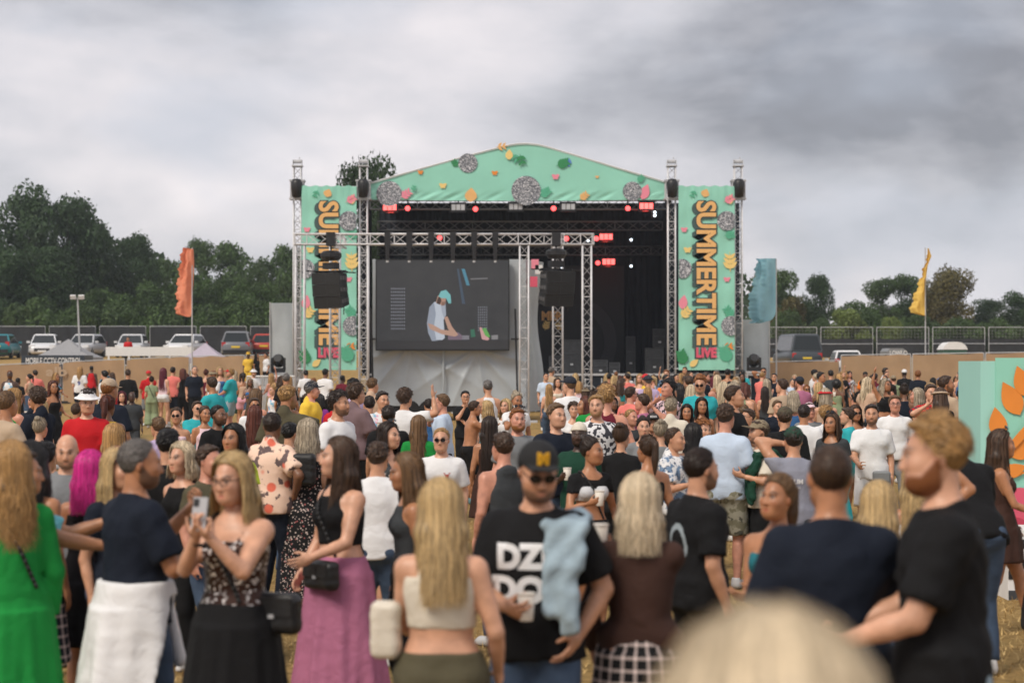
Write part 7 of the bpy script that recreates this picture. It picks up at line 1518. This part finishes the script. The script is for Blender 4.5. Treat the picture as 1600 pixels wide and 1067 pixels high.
# middle ground
r = P(735, 626, 108, 108, 'm', 'short brown', 'none', 'shorts black', 't', ra='hug', la='hug', lean=.12, ex='hugging a blonde person', shoes=('shoe', (.1, .2, .22))); r = P(761, 632, 106, -100, 'f', 'lob blonde', 'maxi aqua', 'none', 't', ra='hug', la='hug', ex='embracing a bare-chested person')
P(727, 610, 92, 8, 'm', 'short black', 'tee black', 'jeans black', 'p', gl='clear', ra='face'); P(791, 623, 106, -28, 'f', 'wavy blonde', 'tee white', 'jeans pale denim', 'l'); P(632, 607, 124, 158, 'm', 'curly brown', 'tee white', 'jeans denim', 'p', ra=((.22, .05, .30), (1, 0, .3)), rh='open', ex='arm raised overhead')
P(692, 615, 120, -100, 'm', 'short light brown', 'tee pale blue', 'shorts navy', 'r', gl='sun', ra='drink', item='cup:r', ex='drinking'); r = P(526, 611, 118, 128, 'm', 'short brown', 'jersey red', 'jeans denim', 'r', beard=1); drape_on(r, -1, C['cream'], .3, .42, .13, 'cream towel over the shoulder of the red football shirt', 'towel', cat='towel')
P(555, 599, 128, 132, 'm', 'curly brown', 'shirt dusty mauve', 'trousers black', 'l', gl='sun', ra='cup', item='cup:r'); P(597, 611, 122, 32, 'm', 'short dark brown', 'jersey white/tiedye', 'jeans black', 'p', ra='cup', item='cup:r'); P(607, 632, 146, 188, 'm', 'fade dark brown', 'tee black', 'jeans denim', 'p'); P(577, 618, 118, 200, 'm', 'short dark brown', 'tee blue', 'jeans denim', 'p')
P(670, 626, 100, 190, 'm', 'short dark brown', 'tee blue', 'jeans black', 'p'); P(765, 654, 150, 175, 'f', 'vlong dark brown', 'dress brown', 'none', 't'); P(397, 621, 108, 22, 'm', 'short brown', 'tee white', 'jeans denim', 't', gl='sun'); P(398, 634, 134, 176, 'f', 'vlong auburn', 'dress black', 'none', 'p', dhem=.6); P(340, 632, 144, 55, 'm', 'fade black', 'tee black', 'jeans denim', 'b', beard=1); drape_on(ALL[-1], 1, C['white'], .3, .3, .1, 'white shirt slung over a black t-shirt shoulder', 'shirt', cat='shirt')
P(276, 636, 124, 2, 'f', 'pony brown', 'bandeau pale pink', 'jeans pale denim', 'p', gl='sun'); P(308, 626, 112, 28, 'm', 'short brown', 'tee turquoise', 'jeans denim', 'l', gl='sun', ra='clap', la='clap'); P(440, 632, 118, 160, 'm', 'short black', 'tee black', 'jeans black', 'p'); P(320, 635, 120, 30, 'f', 'pony brown', 'tank pale pink', 'shorts denim', 't')
P(120, 629, 118, 148, 'm', 'fade brown', 'none', 'jeans denim', 't', beard=1, ex='dark strap and tattoos'); strap(ALL[-1], -1, C['black'], 'bag_strap', .014)
P(62, 653, 152, 168, 'f', 'bun ash blonde', 'tank black', 'jeans denim', 'l', wt=1.12); P(86, 609, 78, -62, 'm', 'short grey', 'tee charcoal', 'jeans charcoal', 'p', cap='cap teal', ra='cup'); P(146, 614, 84, 178, 'f', 'bun blonde', 'dress black', 'none', 'l', dhem=.3); P(168, 612, 88, 180, 'f', 'vlong brown', 'maxi black', 'none', 'p'); P(191, 612, 80, 5, 'f', 'long burgundy', 'long black', 'jeans black', 'l'); P(206, 611, 80, 12, 'm', 'bald', 'polo charcoal', 'jeans charcoal', 'd')
P(20, 612, 80, 98, 'm', 'fade black', 'tee pale pink', 'jeans blue', 'b', ra='cup', item='cup:r'); P(28, 590, 50, 172, 'm', 'short black', 'tee black', 'jeans black', 'b'); P(50, 626, 95, 170, 'm', 'bald', 'polo navy', 'jeans denim', 'r'); P(66, 636, 105, 165, 'f', 'wavy blonde', 'cami pale pink', 'jeans denim', 'l'); P(-4, 620, 90, 100, 'f', 'long dark brown', 'tank red', 'jeans denim', 't')
P(178, 662, 190, 172, 'f', 'long golden', 'tank black', 'jeans denim', 'l'); P(248, 655, 150, -150, 'm', 'short light brown', 'tee lilac', 'jeans denim', 'p'); P(452, 665, 165, 150, 'm', 'short black', 'tee charcoal', 'jeans denim', 'p')
r = P(125, 573, 41.5, 178, 'm', 'long golden', 'jersey white', 'shorts navy', 'l', lod=1, ex='blue number nine on the back'); chest_print(r, '9', 0, .25, .16, (.02, .06, .30), back=True, bold=.03, name='shirt_number')
P(237, 588, 50, 184, 'f', 'bun dark brown', 'tee sage', 'wide sage', 'p', lod=1, ex='black strap'); strap(ALL[-1], 1, C['black'], 'bag_strap', .012)
P(270, 573, 48, 176, 'm', 'short dark brown', 'tee coral', 'shorts navy', 'p', ra='side'); P(255, 575, 50, 160, 'f', 'vlong burgundy', 'tank pale pink', 'hotpants white', 'l'); P(286, 576, 48, 190, 'f', 'lob auburn', 'tank black', 'trousers black', 'l'); P(304, 570, 50, 24, 'm', 'fade grey', 'tee navy', 'jeans black', 'l'); P(322, 577, 48, 175, 'f', 'bun auburn', 'maxi burgundy', 'none', 'l'); P(344, 573, 49, 10, 'f', 'lob blonde', 'maxi blue', 'none', 'l'); P(366, 579, 50, 170, 'f', 'lob platinum', 'tank black', 'skirt dark green', 'l'); P(380, 582, 52, 190, 'f', 'pony dark brown', 'cami nude', 'shorts pink', 't')
P(388, 557, 39, 0, 'm', 'short black', 'shirt gold', 'trousers gold', 'd', cap='tophat gold', zg=.95, lab='person in gold suit and gold top hat on the viewing platform'); P(401, 568, 39, 70, 'f', 'long black', 'tee black', 'jeans black', 't', zg=.95, ex='on the viewing platform'); P(416, 566, 39, -60, 'm', 'short black', 'tee white', 'jeans black', 't', zg=.95, ex='on the viewing platform')
P(427, 603, 68, -50, 'f', 'pony golden', 'tee white/tiedye', 'jeans denim', 'l', Ht=1.5); P(490, 590, 58, 178, 'f', 'pony ginger', 'maxi red', 'none', 'l', sleeve=None, dhem=.35); P(500, 622, 88, 160, 'f', 'long black', 'tee purple', 'jeans black', 'b'); P(508, 575, 52, 160, 'm', 'short black', 'tee white', 'jeans black', 'b', cap='cap black'); P(452, 588, 52, 175, 'f', 'vlong golden', 'tank beige', 'jeans denim', 'l'); P(478, 578, 46, 185, 'm', 'short black', 'tee white', 'jeans black', 'p'); P(535, 586, 50, 150, 'm', 'short black', 'tee burgundy', 'jeans black', 'd')
P(905, 602, 72, 178, 'f', 'wavy blonde', 'tee navy', 'jeans denim', 'l') if False else None
P(890, 588, 58, 176, 'f', 'wavy platinum', 'tee navy', 'jeans denim', 'l'); P(853, 582, 52, 10, 'm', 'short black', 'tee pale blue', 'jeans denim', 'p'); P(858, 600, 66, 178, 'f', 'vlong golden', 'tank beige', 'jeans denim', 'l'); P(915, 606, 70, 178, 'f', 'lob brown', 'tee orange', 'shorts denim', 'l', cap='bucket khaki'); P(896, 634, 110, 5, 'f', 'curly brown', 'tee white', 'jeans denim', 'l', ra='cup', item='cup:r'); P(930, 640, 112, 178, 'f', 'bun brown', 'shirt green/bright', 'jeans black', 'l', cap='bucket khaki')
P(938, 642, 118, 120, 'f', 'lob auburn', 'shirt pale pink', 'jeans denim', 'l'); P(1048, 621, 128, 165, 'm', 'quiff ash blonde', 'shirt cream', 'jeans black', 'p'); P(1073, 633, 116, -4, 'f', 'long dark brown', 'offshoulder olive', 'jeans denim', 't'); P(1096, 621, 112, 6, 'f', 'long dark brown', 'cami nude', 'jeans pale denim', 't'); P(1082, 615, 88, 10, 'm', 'short brown', 'tee orange', 'jeans denim', 'p', cap='bucket yellow')
P(985, 640, 128, 40, 'm', 'fade golden', 'tee charcoal', 'jeans denim', 'r'); r = P(1020, 645, 140, 0, 'm', 'short dark brown', 'tee black', 'jeans denim', 'p', cap='cap black', ex='white letters on the cap'); P(1005, 660, 150, 5, 'f', 'bun dark brown', 'tee grey', 'jeans denim', 'l')
mm = text_mesh('ICON', .035, .002, .003)
for v in mm.vertices: xx, yy, zz = v.co; v.co = (xx-.044, -.1035+(zz-.003)+abs(xx-.044)**2*6, yy+.082)
mm.materials.clear(); mm.materials.append(m_white); o = link(bpy.data.objects.new('cap_lettering', mm), r.o); o.matrix_local = m4(r.s.Rh, r.s.hc)
P(1155, 668, 176, -30, 'm', 'short brown', 'tee burgundy', 'jeans denim', 'p') if False else None
P(1170, 638, 128, -60, 'm', 'short brown', 'shirt cream', 'jeans denim', 'p', gl='clear'); P(1162, 631, 120, 178, 'm', 'fade light brown', 'tee blue/tiedye', 'jeans denim', 'r'); P(1083, 668, 168, 176, 'f', 'long black', 'tank brown', 'jeans denim', 'b'); P(1097, 664, 158, 30, 'f', 'curly ginger', 'tank green', 'jeans denim', 'l'); P(1032, 664, 160, 178, 'f', 'bun ash blonde', 'tank grey', 'jeans denim', 'l')
P(1159, 583, 52, 5, 'f', 'long black', 'dress olive', 'none', 'b', dhem=.55); P(1193, 574, 52, -6, 'm', 'short black', 'tee navy', 'jeans black', 't', ra='head', gl='sun'); P(1195, 604, 72, 178, 'f', 'vlong dark brown', 'tank charcoal', 'jeans black', 'p'); P(1210, 583, 52, -20, 'm', 'short black', 'tee navy', 'jeans black', 'p')
P(1282, 581, 64, 62, 'm', 'short black', 'tee white', 'trousers black', 't', la='cup', ra='low', item='cup:l'); P(1307, 594, 64, 186, 'f', 'afro black', 'dress sage', 'none', 'b', dhem=.7); P(1260, 601, 66, 4, 'f', 'wavy ginger', 'tank brown', 'jeans black', 't', gl='sun', ra='cup', item='cup:r'); P(1298, 578, 52, 180, 'm', 'short black', 'tee charcoal', 'jeans black', 'p'); P(1272, 576, 50, 100, 'm', 'short black', 'tee white', 'jeans black', 't', cap='cap black'); P(1252, 588, 46, 15, 'm', 'bald', 'tee pale pink', 'jeans black', 'r'); P(1238, 591, 52, 20, 'm', 'short grey', 'polo pale blue', 'jeans denim', 'l'); P(1224, 593, 58, 30, 'f', 'lob brown', 'tank white', 'jeans denim', 'l')
P(1348, 592, 64, 30, 'm', 'short black', 'tee black', 'trousers black', 'p', cap='cap black'); P(1352, 580, 46, 0, 'm', 'short black', 'tee orange', 'jeans black', 'b', cap='beanie black'); P(1363, 597, 62, 150, 'f', 'bun black', 'dress sage', 'none', 't'); P(1384, 580, 48, 30, 'm', 'fade brown', 'tee burgundy', 'jeans charcoal', 'p'); P(1391, 603, 76, 40, 'm', 'short black', 'tee black', 'trousers black', 'r', cap='cap black'); P(1413, 576, 48, 176, 'm', 'buzz black', 'long black', 'trousers black', 'd', cap='cap white'); P(1434, 580, 50, 178, 'm', 'short dark brown', 'tee black', 'trousers grey', 'r'); P(1458, 590, 52, 100, 'f', 'long black', 'tank black', 'skirt cream', 't'); P(1469, 588, 50, 10, 'f', 'lob golden', 'tank white', 'jeans pale denim', 'l', cap='bucket blue')
P(1482, 590, 54, -20, 'f', 'lob golden', 'maxi brown/leopard', 'none', 'l'); P(1494, 588, 50, 0, 'f', 'long brown', 'halter black', 'jeans denim', 't'); P(1505, 593, 56, 150, 'f', 'bun blonde', 'tee black', 'jeans pale denim', 'l'); P(1516, 586, 48, -10, 'f', 'long black', 'tee orange', 'jeans denim', 't'); P(1511, 568, 42, 0, 'm', 'short black', 'tee white', 'jeans denim', 'l', ex='standing tall by the fence'); P(1526, 588, 50, 170, 'f', 'bob platinum', 'tee orange', 'jeans denim', 'l')
P(1426, 624, 84, 150, 'f', 'wavy light brown', 'shirt brown/bright', 'jeans denim', 'l'); P(1508, 636, 104, 180, 'f', 'long light brown', 'tank white', 'jeans pale denim', 'l'); P(1487, 642, 102, 170, 'f', 'lob golden', 'tank black', 'jeans denim', 'l'); P(1524, 632, 92, 160, 'f', 'lob ash blonde', 'tee cream', 'jeans denim', 'l'); P(1336, 640, 118, 10, 'f', 'lob brown', 'dress olive', 'none', 't', gl='sun')
P(1300, 645, 146, -32, 'f', 'wavy brown', 'shirt charcoal', 'shorts black', 't', gl='top'); P(1325, 636, 126, -100, 'm', 'short brown', 'tee turquoise', 'trousers turquoise', 'l'); P(1256, 631, 132, 168, 'm', 'fade dark brown', 'tee white', 'jeans denim', 't'); P(1226, 632, 152, 178, 'm', 'short brown', 'hoodie black', 'jeans black', 'p', cap='cap olive'); P(1264, 626, 118, 15, 'm', 'short brown', 'tee grey', 'jeans denim', 'r', cap='cap pale pink'); P(1290, 634, 120, 140, 'f', 'curly golden', 'tee white', 'jeans denim', 'l'); P(1214, 634, 104, 20, 'm', 'short light brown', 'tee navy', 'jeans denim', 'l')
P(957, 622, 96, 20, 'f', 'wavy black', 'tank charcoal', 'jeans denim', 'b'); P(905, 596, 60, 178, 'f', 'lob golden', 'tank pale pink', 'jeans denim', 'l'); P(972, 590, 58, 150, 'm', 'short brown', 'long grey', 'jeans denim', 'p', ra='side'); P(1000, 584, 56, -20, 'f', 'vlong blonde', 'dress pale pink', 'none', 'l', dhem=.3); P(1012, 605, 80, 178, 'f', 'vlong golden', 'dress pink', 'none', 'l', sleeve=.4); P(958, 600, 66, 0, 'f', 'lob light brown', 'tank white', 'jeans denim', 'l'); P(952, 583, 52, 160, 'm', 'short black', 'vest navy', 'jeans black', 't')
P(1042, 583, 50, 0, 'f', 'wavy auburn', 'maxi burgundy/bright', 'none', 'l', gl='sun', ra='up'); P(1070, 588, 54, 30, 'f', 'bun brown', 'tank yellow', 'jeans denim', 'b', ra='hip'); P(1090, 582, 54, 178, 'm', 'short grey', 'tee lilac grey', 'jeans denim', 'p'); P(1056, 584, 48, 40, 'm', 'short black', 'shirt charcoal', 'jeans black', 'p'); P(1115, 588, 54, 178, 'f', 'lob burgundy', 'tank white', 'jeans denim', 'l'); P(1137, 576, 52, 160, 'm', 'short black', 'none', 'shorts black', 't'); P(1140, 595, 66, 176, 'm', 'fade black', 'tee charcoal', 'jeans denim', 'p'); P(1112, 610, 80, 120, 'm', 'bald', 'tee blue', 'jeans denim', 'r'); P(1152, 588, 56, -60, 'f', 'bob ash blonde', 'shirt cream', 'jeans black', 'l')
P(205, 524, 27.5, 0, 'm', 'short black', 'vest red', 'jeans black', 'b', zg=1.5, lab='person in a red top standing in front of a silver hatchback') if False else None
Yp = 118; P(200, 521, FPX/Yp, 0, 'm', 'short black', 'tee red', 'jeans black', 't', lab='person in a red top standing in front of a silver hatchback', Ht=1.72, lod=2)
P(143, 571, 36, 180, 'm', 'buzz black', 'vest red', 'jeans black', 'd', lod=2, ex='by the tan fence')
# ------------------------------------------------------------------ the rest of the crowd
g_ = random.Random(21)
POOLM = [('tee', 'shorts'), ('tee', 'jeans'), ('shirt', 'shorts'), ('polo', 'jeans'), ('vest', 'shorts'), ('jersey', 'shorts'), ('long', 'jeans'), ('tee', 'trousers')]
POOLF = [('tank', 'jeans'), ('dress', 'none'), ('crop', 'skirt'), ('cami', 'jeans'), ('croptop', 'hotpants'), ('tee', 'leggings'), ('maxi', 'none'), ('halter', 'mini'), ('bandeau', 'wide'), ('tee', 'shorts')]
TCOL = ['black']*7+['white']*5+['navy', 'navy', 'charcoal', 'grey', 'pale blue', 'blue', 'turquoise', 'pink', 'pale pink', 'coral', 'red', 'burgundy', 'green', 'sage', 'beige', 'cream', 'nude', 'yellow', 'orange', 'lilac', 'olive', 'mauve']
BCOL = ['black']*4+['denim']*4+['navy', 'khaki', 'white', 'pale denim', 'grey', 'beige']
def blocked(X, Y):
    if -5.6 < X < 1.6 and 66.8 < Y < 74.5: return True
    if Y > 65 and Y < 71.5 and any(abs(X-gx(q, GY)) < .65 for q in (469, 568, 523, 819, 871, 917)): return True
    if Y > 66 and -10 < X < -3 and False: return True
    if Y > 78.2 and X < px(470, 0, 79).x and X > px(380, 0, 79).x: return True
    return False
def fill(n, x0, x1, s0, s1, tall=1.):
    made = 0; tries = 0
    while made < n and tries < n*60:
        tries += 1; s_ = s0*(s1/s0)**g_.random(); x = x0+(x1-x0)*g_.random(); Y = FPX/s_; X = (x-800)/s_
        if blocked(X, Y) or any((X-a)**2+(Y-b)**2*.55 < .46**2 for a, b in PEOPLE): continue
        # keep open the patches of bare field seen in the photograph
        if any(abs(x-cx) < w_ and smin_ < s_ < smax_ for cx, w_, smin_, smax_ in ((250, 34, 50, 140), (1345, 26, 85, 135), (742, 16, 112, 260), (1580, 30, 100, 400))): continue
        sex = 'f' if g_.random() < .56 else 'm'; hd = g_.choice((180, 180, 170, 195, 150, 205, 130, -120, 60, -50, 0, 20)) + g_.uniform(-15, 15); skin = g_.choice('pplllltttrrb' if g_.random() < .92 else 'bd'); lod = 1 if s_ >= 92 else 2
        top, bot = g_.choice(POOLM if sex == 'm' else POOLF)
        if sex == 'm': hair = g_.choice(('short', 'short', 'fade', 'quiff', 'curly', 'buzz', 'short'))+' '+g_.choice(('dark brown', 'brown', 'brown', 'light brown', 'black', 'golden', 'ginger', 'grey')); ra = g_.choice(('down', 'relax', 'cup', 'cup', 'pocket', 'drink', 'relax')); la = g_.choice(('down', 'relax', 'low', 'phone', 'down'))
        else: hair = g_.choice(('long', 'wavy', 'long', 'wavy', 'lob', 'bun', 'pony', 'vlong', 'bob'))+' '+g_.choice(('dark brown', 'brown', 'light brown', 'blonde', 'golden', 'ash blonde', 'auburn', 'platinum', 'black')); ra = g_.choice(('down', 'relax', 'cup', 'hip', 'cup', 'phone', 'relax', 'up' if g_.random() < .3 else 'cup')); la = g_.choice(('down', 'relax', 'low', 'fold', 'relax'))
        tcn = g_.choice(TCOL); bcn = g_.choice(BCOL); pt = ''
        if g_.random() < .16 and top != 'none': pt = '/'+g_.choice(('ditsy', 'bright', 'tiedye', 'check', 'leopard', 'zebra') if top in ('dress', 'maxi', 'shirt') else ('tiedye', 'zebra'))
        if lod == 2: ra = {'pocket': 'relax', 'hip': 'relax'}.get(ra, ra); la = {'phone': 'down', 'fold': 'low'}.get(la, la)
        kw = dict(ra=ra, la=la, stance=g_.choice(('stand', 'contra')), seed=g_.randrange(9999), wt=g_.choice((.96, 1., 1.04, 1.1)), head=(g_.uniform(-.5, .5), g_.uniform(-.1, .2), 0))
        if sex == 'm' and g_.random() < .4: kw['beard'] = 1
        if g_.random() < .13: kw['gl'] = g_.choice(('sun', 'top'))
        if g_.random() < (.16 if sex == 'm' else .04): kw['cap'] = g_.choice(('cap', 'cap', 'bucket'))+' '+g_.choice(('black', 'white', 'navy', 'khaki', 'beige', 'red'))
        key = None
        if lod == 2:
            kw['wt'] = 1.; kw['seed'] = 5; kw['stance'] = 'stand'; hy = round(kw['head'][0]*2)/2; kw['head'] = (hy, .05, 0); key = (sex, top, bot, pt, ra, la, hy, kw.get('beard', 0))
        Ht = (g_.gauss(1.77, .06) if sex == 'm' else g_.gauss(1.65, .055))*tall
        r = place(x, 0, s_, hd, sex, hair, top+' '+tcn+pt, bot+' '+bcn, skin, Ht=min(max(Ht, 1.52), 1.92), key=key, lod=lod, **kw); made += 1
        if ra == 'cup' and s_ > 60 and g_.random() < .5: held('cup', r, -1, 'paper cup held by the '+r.desc.split(',')[0]+' in '+tcn)
fill(15, 5, 440, 39, 56); fill(25, 858, 1215, 40, 56); fill(14, 1215, 1535, 40, 54); fill(6, 0, 450, 56, 90); fill(18, 845, 1215, 56, 84); fill(8, 1215, 1530, 56, 88); fill(6, 470, 830, 80, 112); fill(7, 0, 450, 92, 150); fill(10, 860, 1210, 84, 118); fill(8, 1215, 1500, 88, 118); fill(5, 870, 1220, 118, 150)
fill(3, 440, 640, 120, 170); fill(1, -40, 60, 120, 170); fill(2, 1440, 1560, 90, 140)
# ------------------------------------------------------------------ labels that single each person out
def near(rec):
    x, s_ = rec.px, rec.scl
    if s_ < 60: return 'by the tan fence near the cars' if x < 380 else 'near the viewing platform' if x < 460 else 'beside the screen trailer' if x < 860 else 'in front of the open stage' if x < 1060 else 'in front of the full SUMMERTIME banner' if x < 1160 else 'near the blue flag' if x < 1320 else 'below the yellow flag'
    if s_ < 120: return 'in line with the orange flag' if x < 400 else 'before the video screen' if x < 850 else 'in the stage crowd' if x < 1160 else 'between the blue and yellow flags' if x < 1450 else 'beside the mint block'
    return 'near the hoodie wearer' if x < 330 else 'near the mauve skirt' if x < 650 else 'near the DZ DO shirt' if x < 950 else 'near the plaid skirt' if x < 1150 else 'near the ginger-bearded person'
def way(rec):
    h = (rec.hd+180) % 360-180; return 'facing the stage' if abs(h) > 120 else 'back to the stage' if abs(h) < 60 else 'side-on to the stage'
def words(q): return len(q.split())
from collections import Counter
for r in ALL: r.base = r.desc
for stage in (0, 1):
    cnt = Counter(r.desc for r in ALL)
    for r in ALL:
        if r.given or cnt[r.desc] == 1: continue
        if stage == 0: q = r.desc+', '+way(r)
        else: q = r.base+', '+near(r)
        if words(q) <= 16: r.desc = q
cnt = Counter(r.desc for r in ALL)
for r in ALL:
    r.o['label'] = ' '.join(r.desc.split()[:16]); r.o['group'] = 'festival crowd'
cups = [o for o in bpy.data.objects if o.get('category') in ('cup', 'can')]
for o in cups: o['label'] = ' '.join(o['label'].split()[:16])
print('people', len(ALL), 'polys', sum(len(m.polygons) for m in bpy.data.meshes))
# ------------------------------------------------------------------ thin haze over the field
hz_ = MB().bbox((-410, -50, -1.2), (410, 430, 27)).build('haze', None); hz_['kind'] = 'stuff'; tag(hz_, 'thin pale haze and stage smoke hanging over the whole field', 'haze')
hm = bpy.data.materials.new('haze'); hm.use_nodes = True; hm.node_tree.nodes.remove(hm.node_tree.nodes['Principled BSDF']); pv = hm.node_tree.nodes.new('ShaderNodeVolumePrincipled')
pv.inputs['Color'].default_value = (.80, .88, .95, 1); pv.inputs['Density'].default_value = .00038; pv.inputs['Anisotropy'].default_value = .2
hm.node_tree.links.new(pv.outputs[0], hm.node_tree.nodes['Material Output'].inputs['Volume']); hz_.data.materials.append(hm)
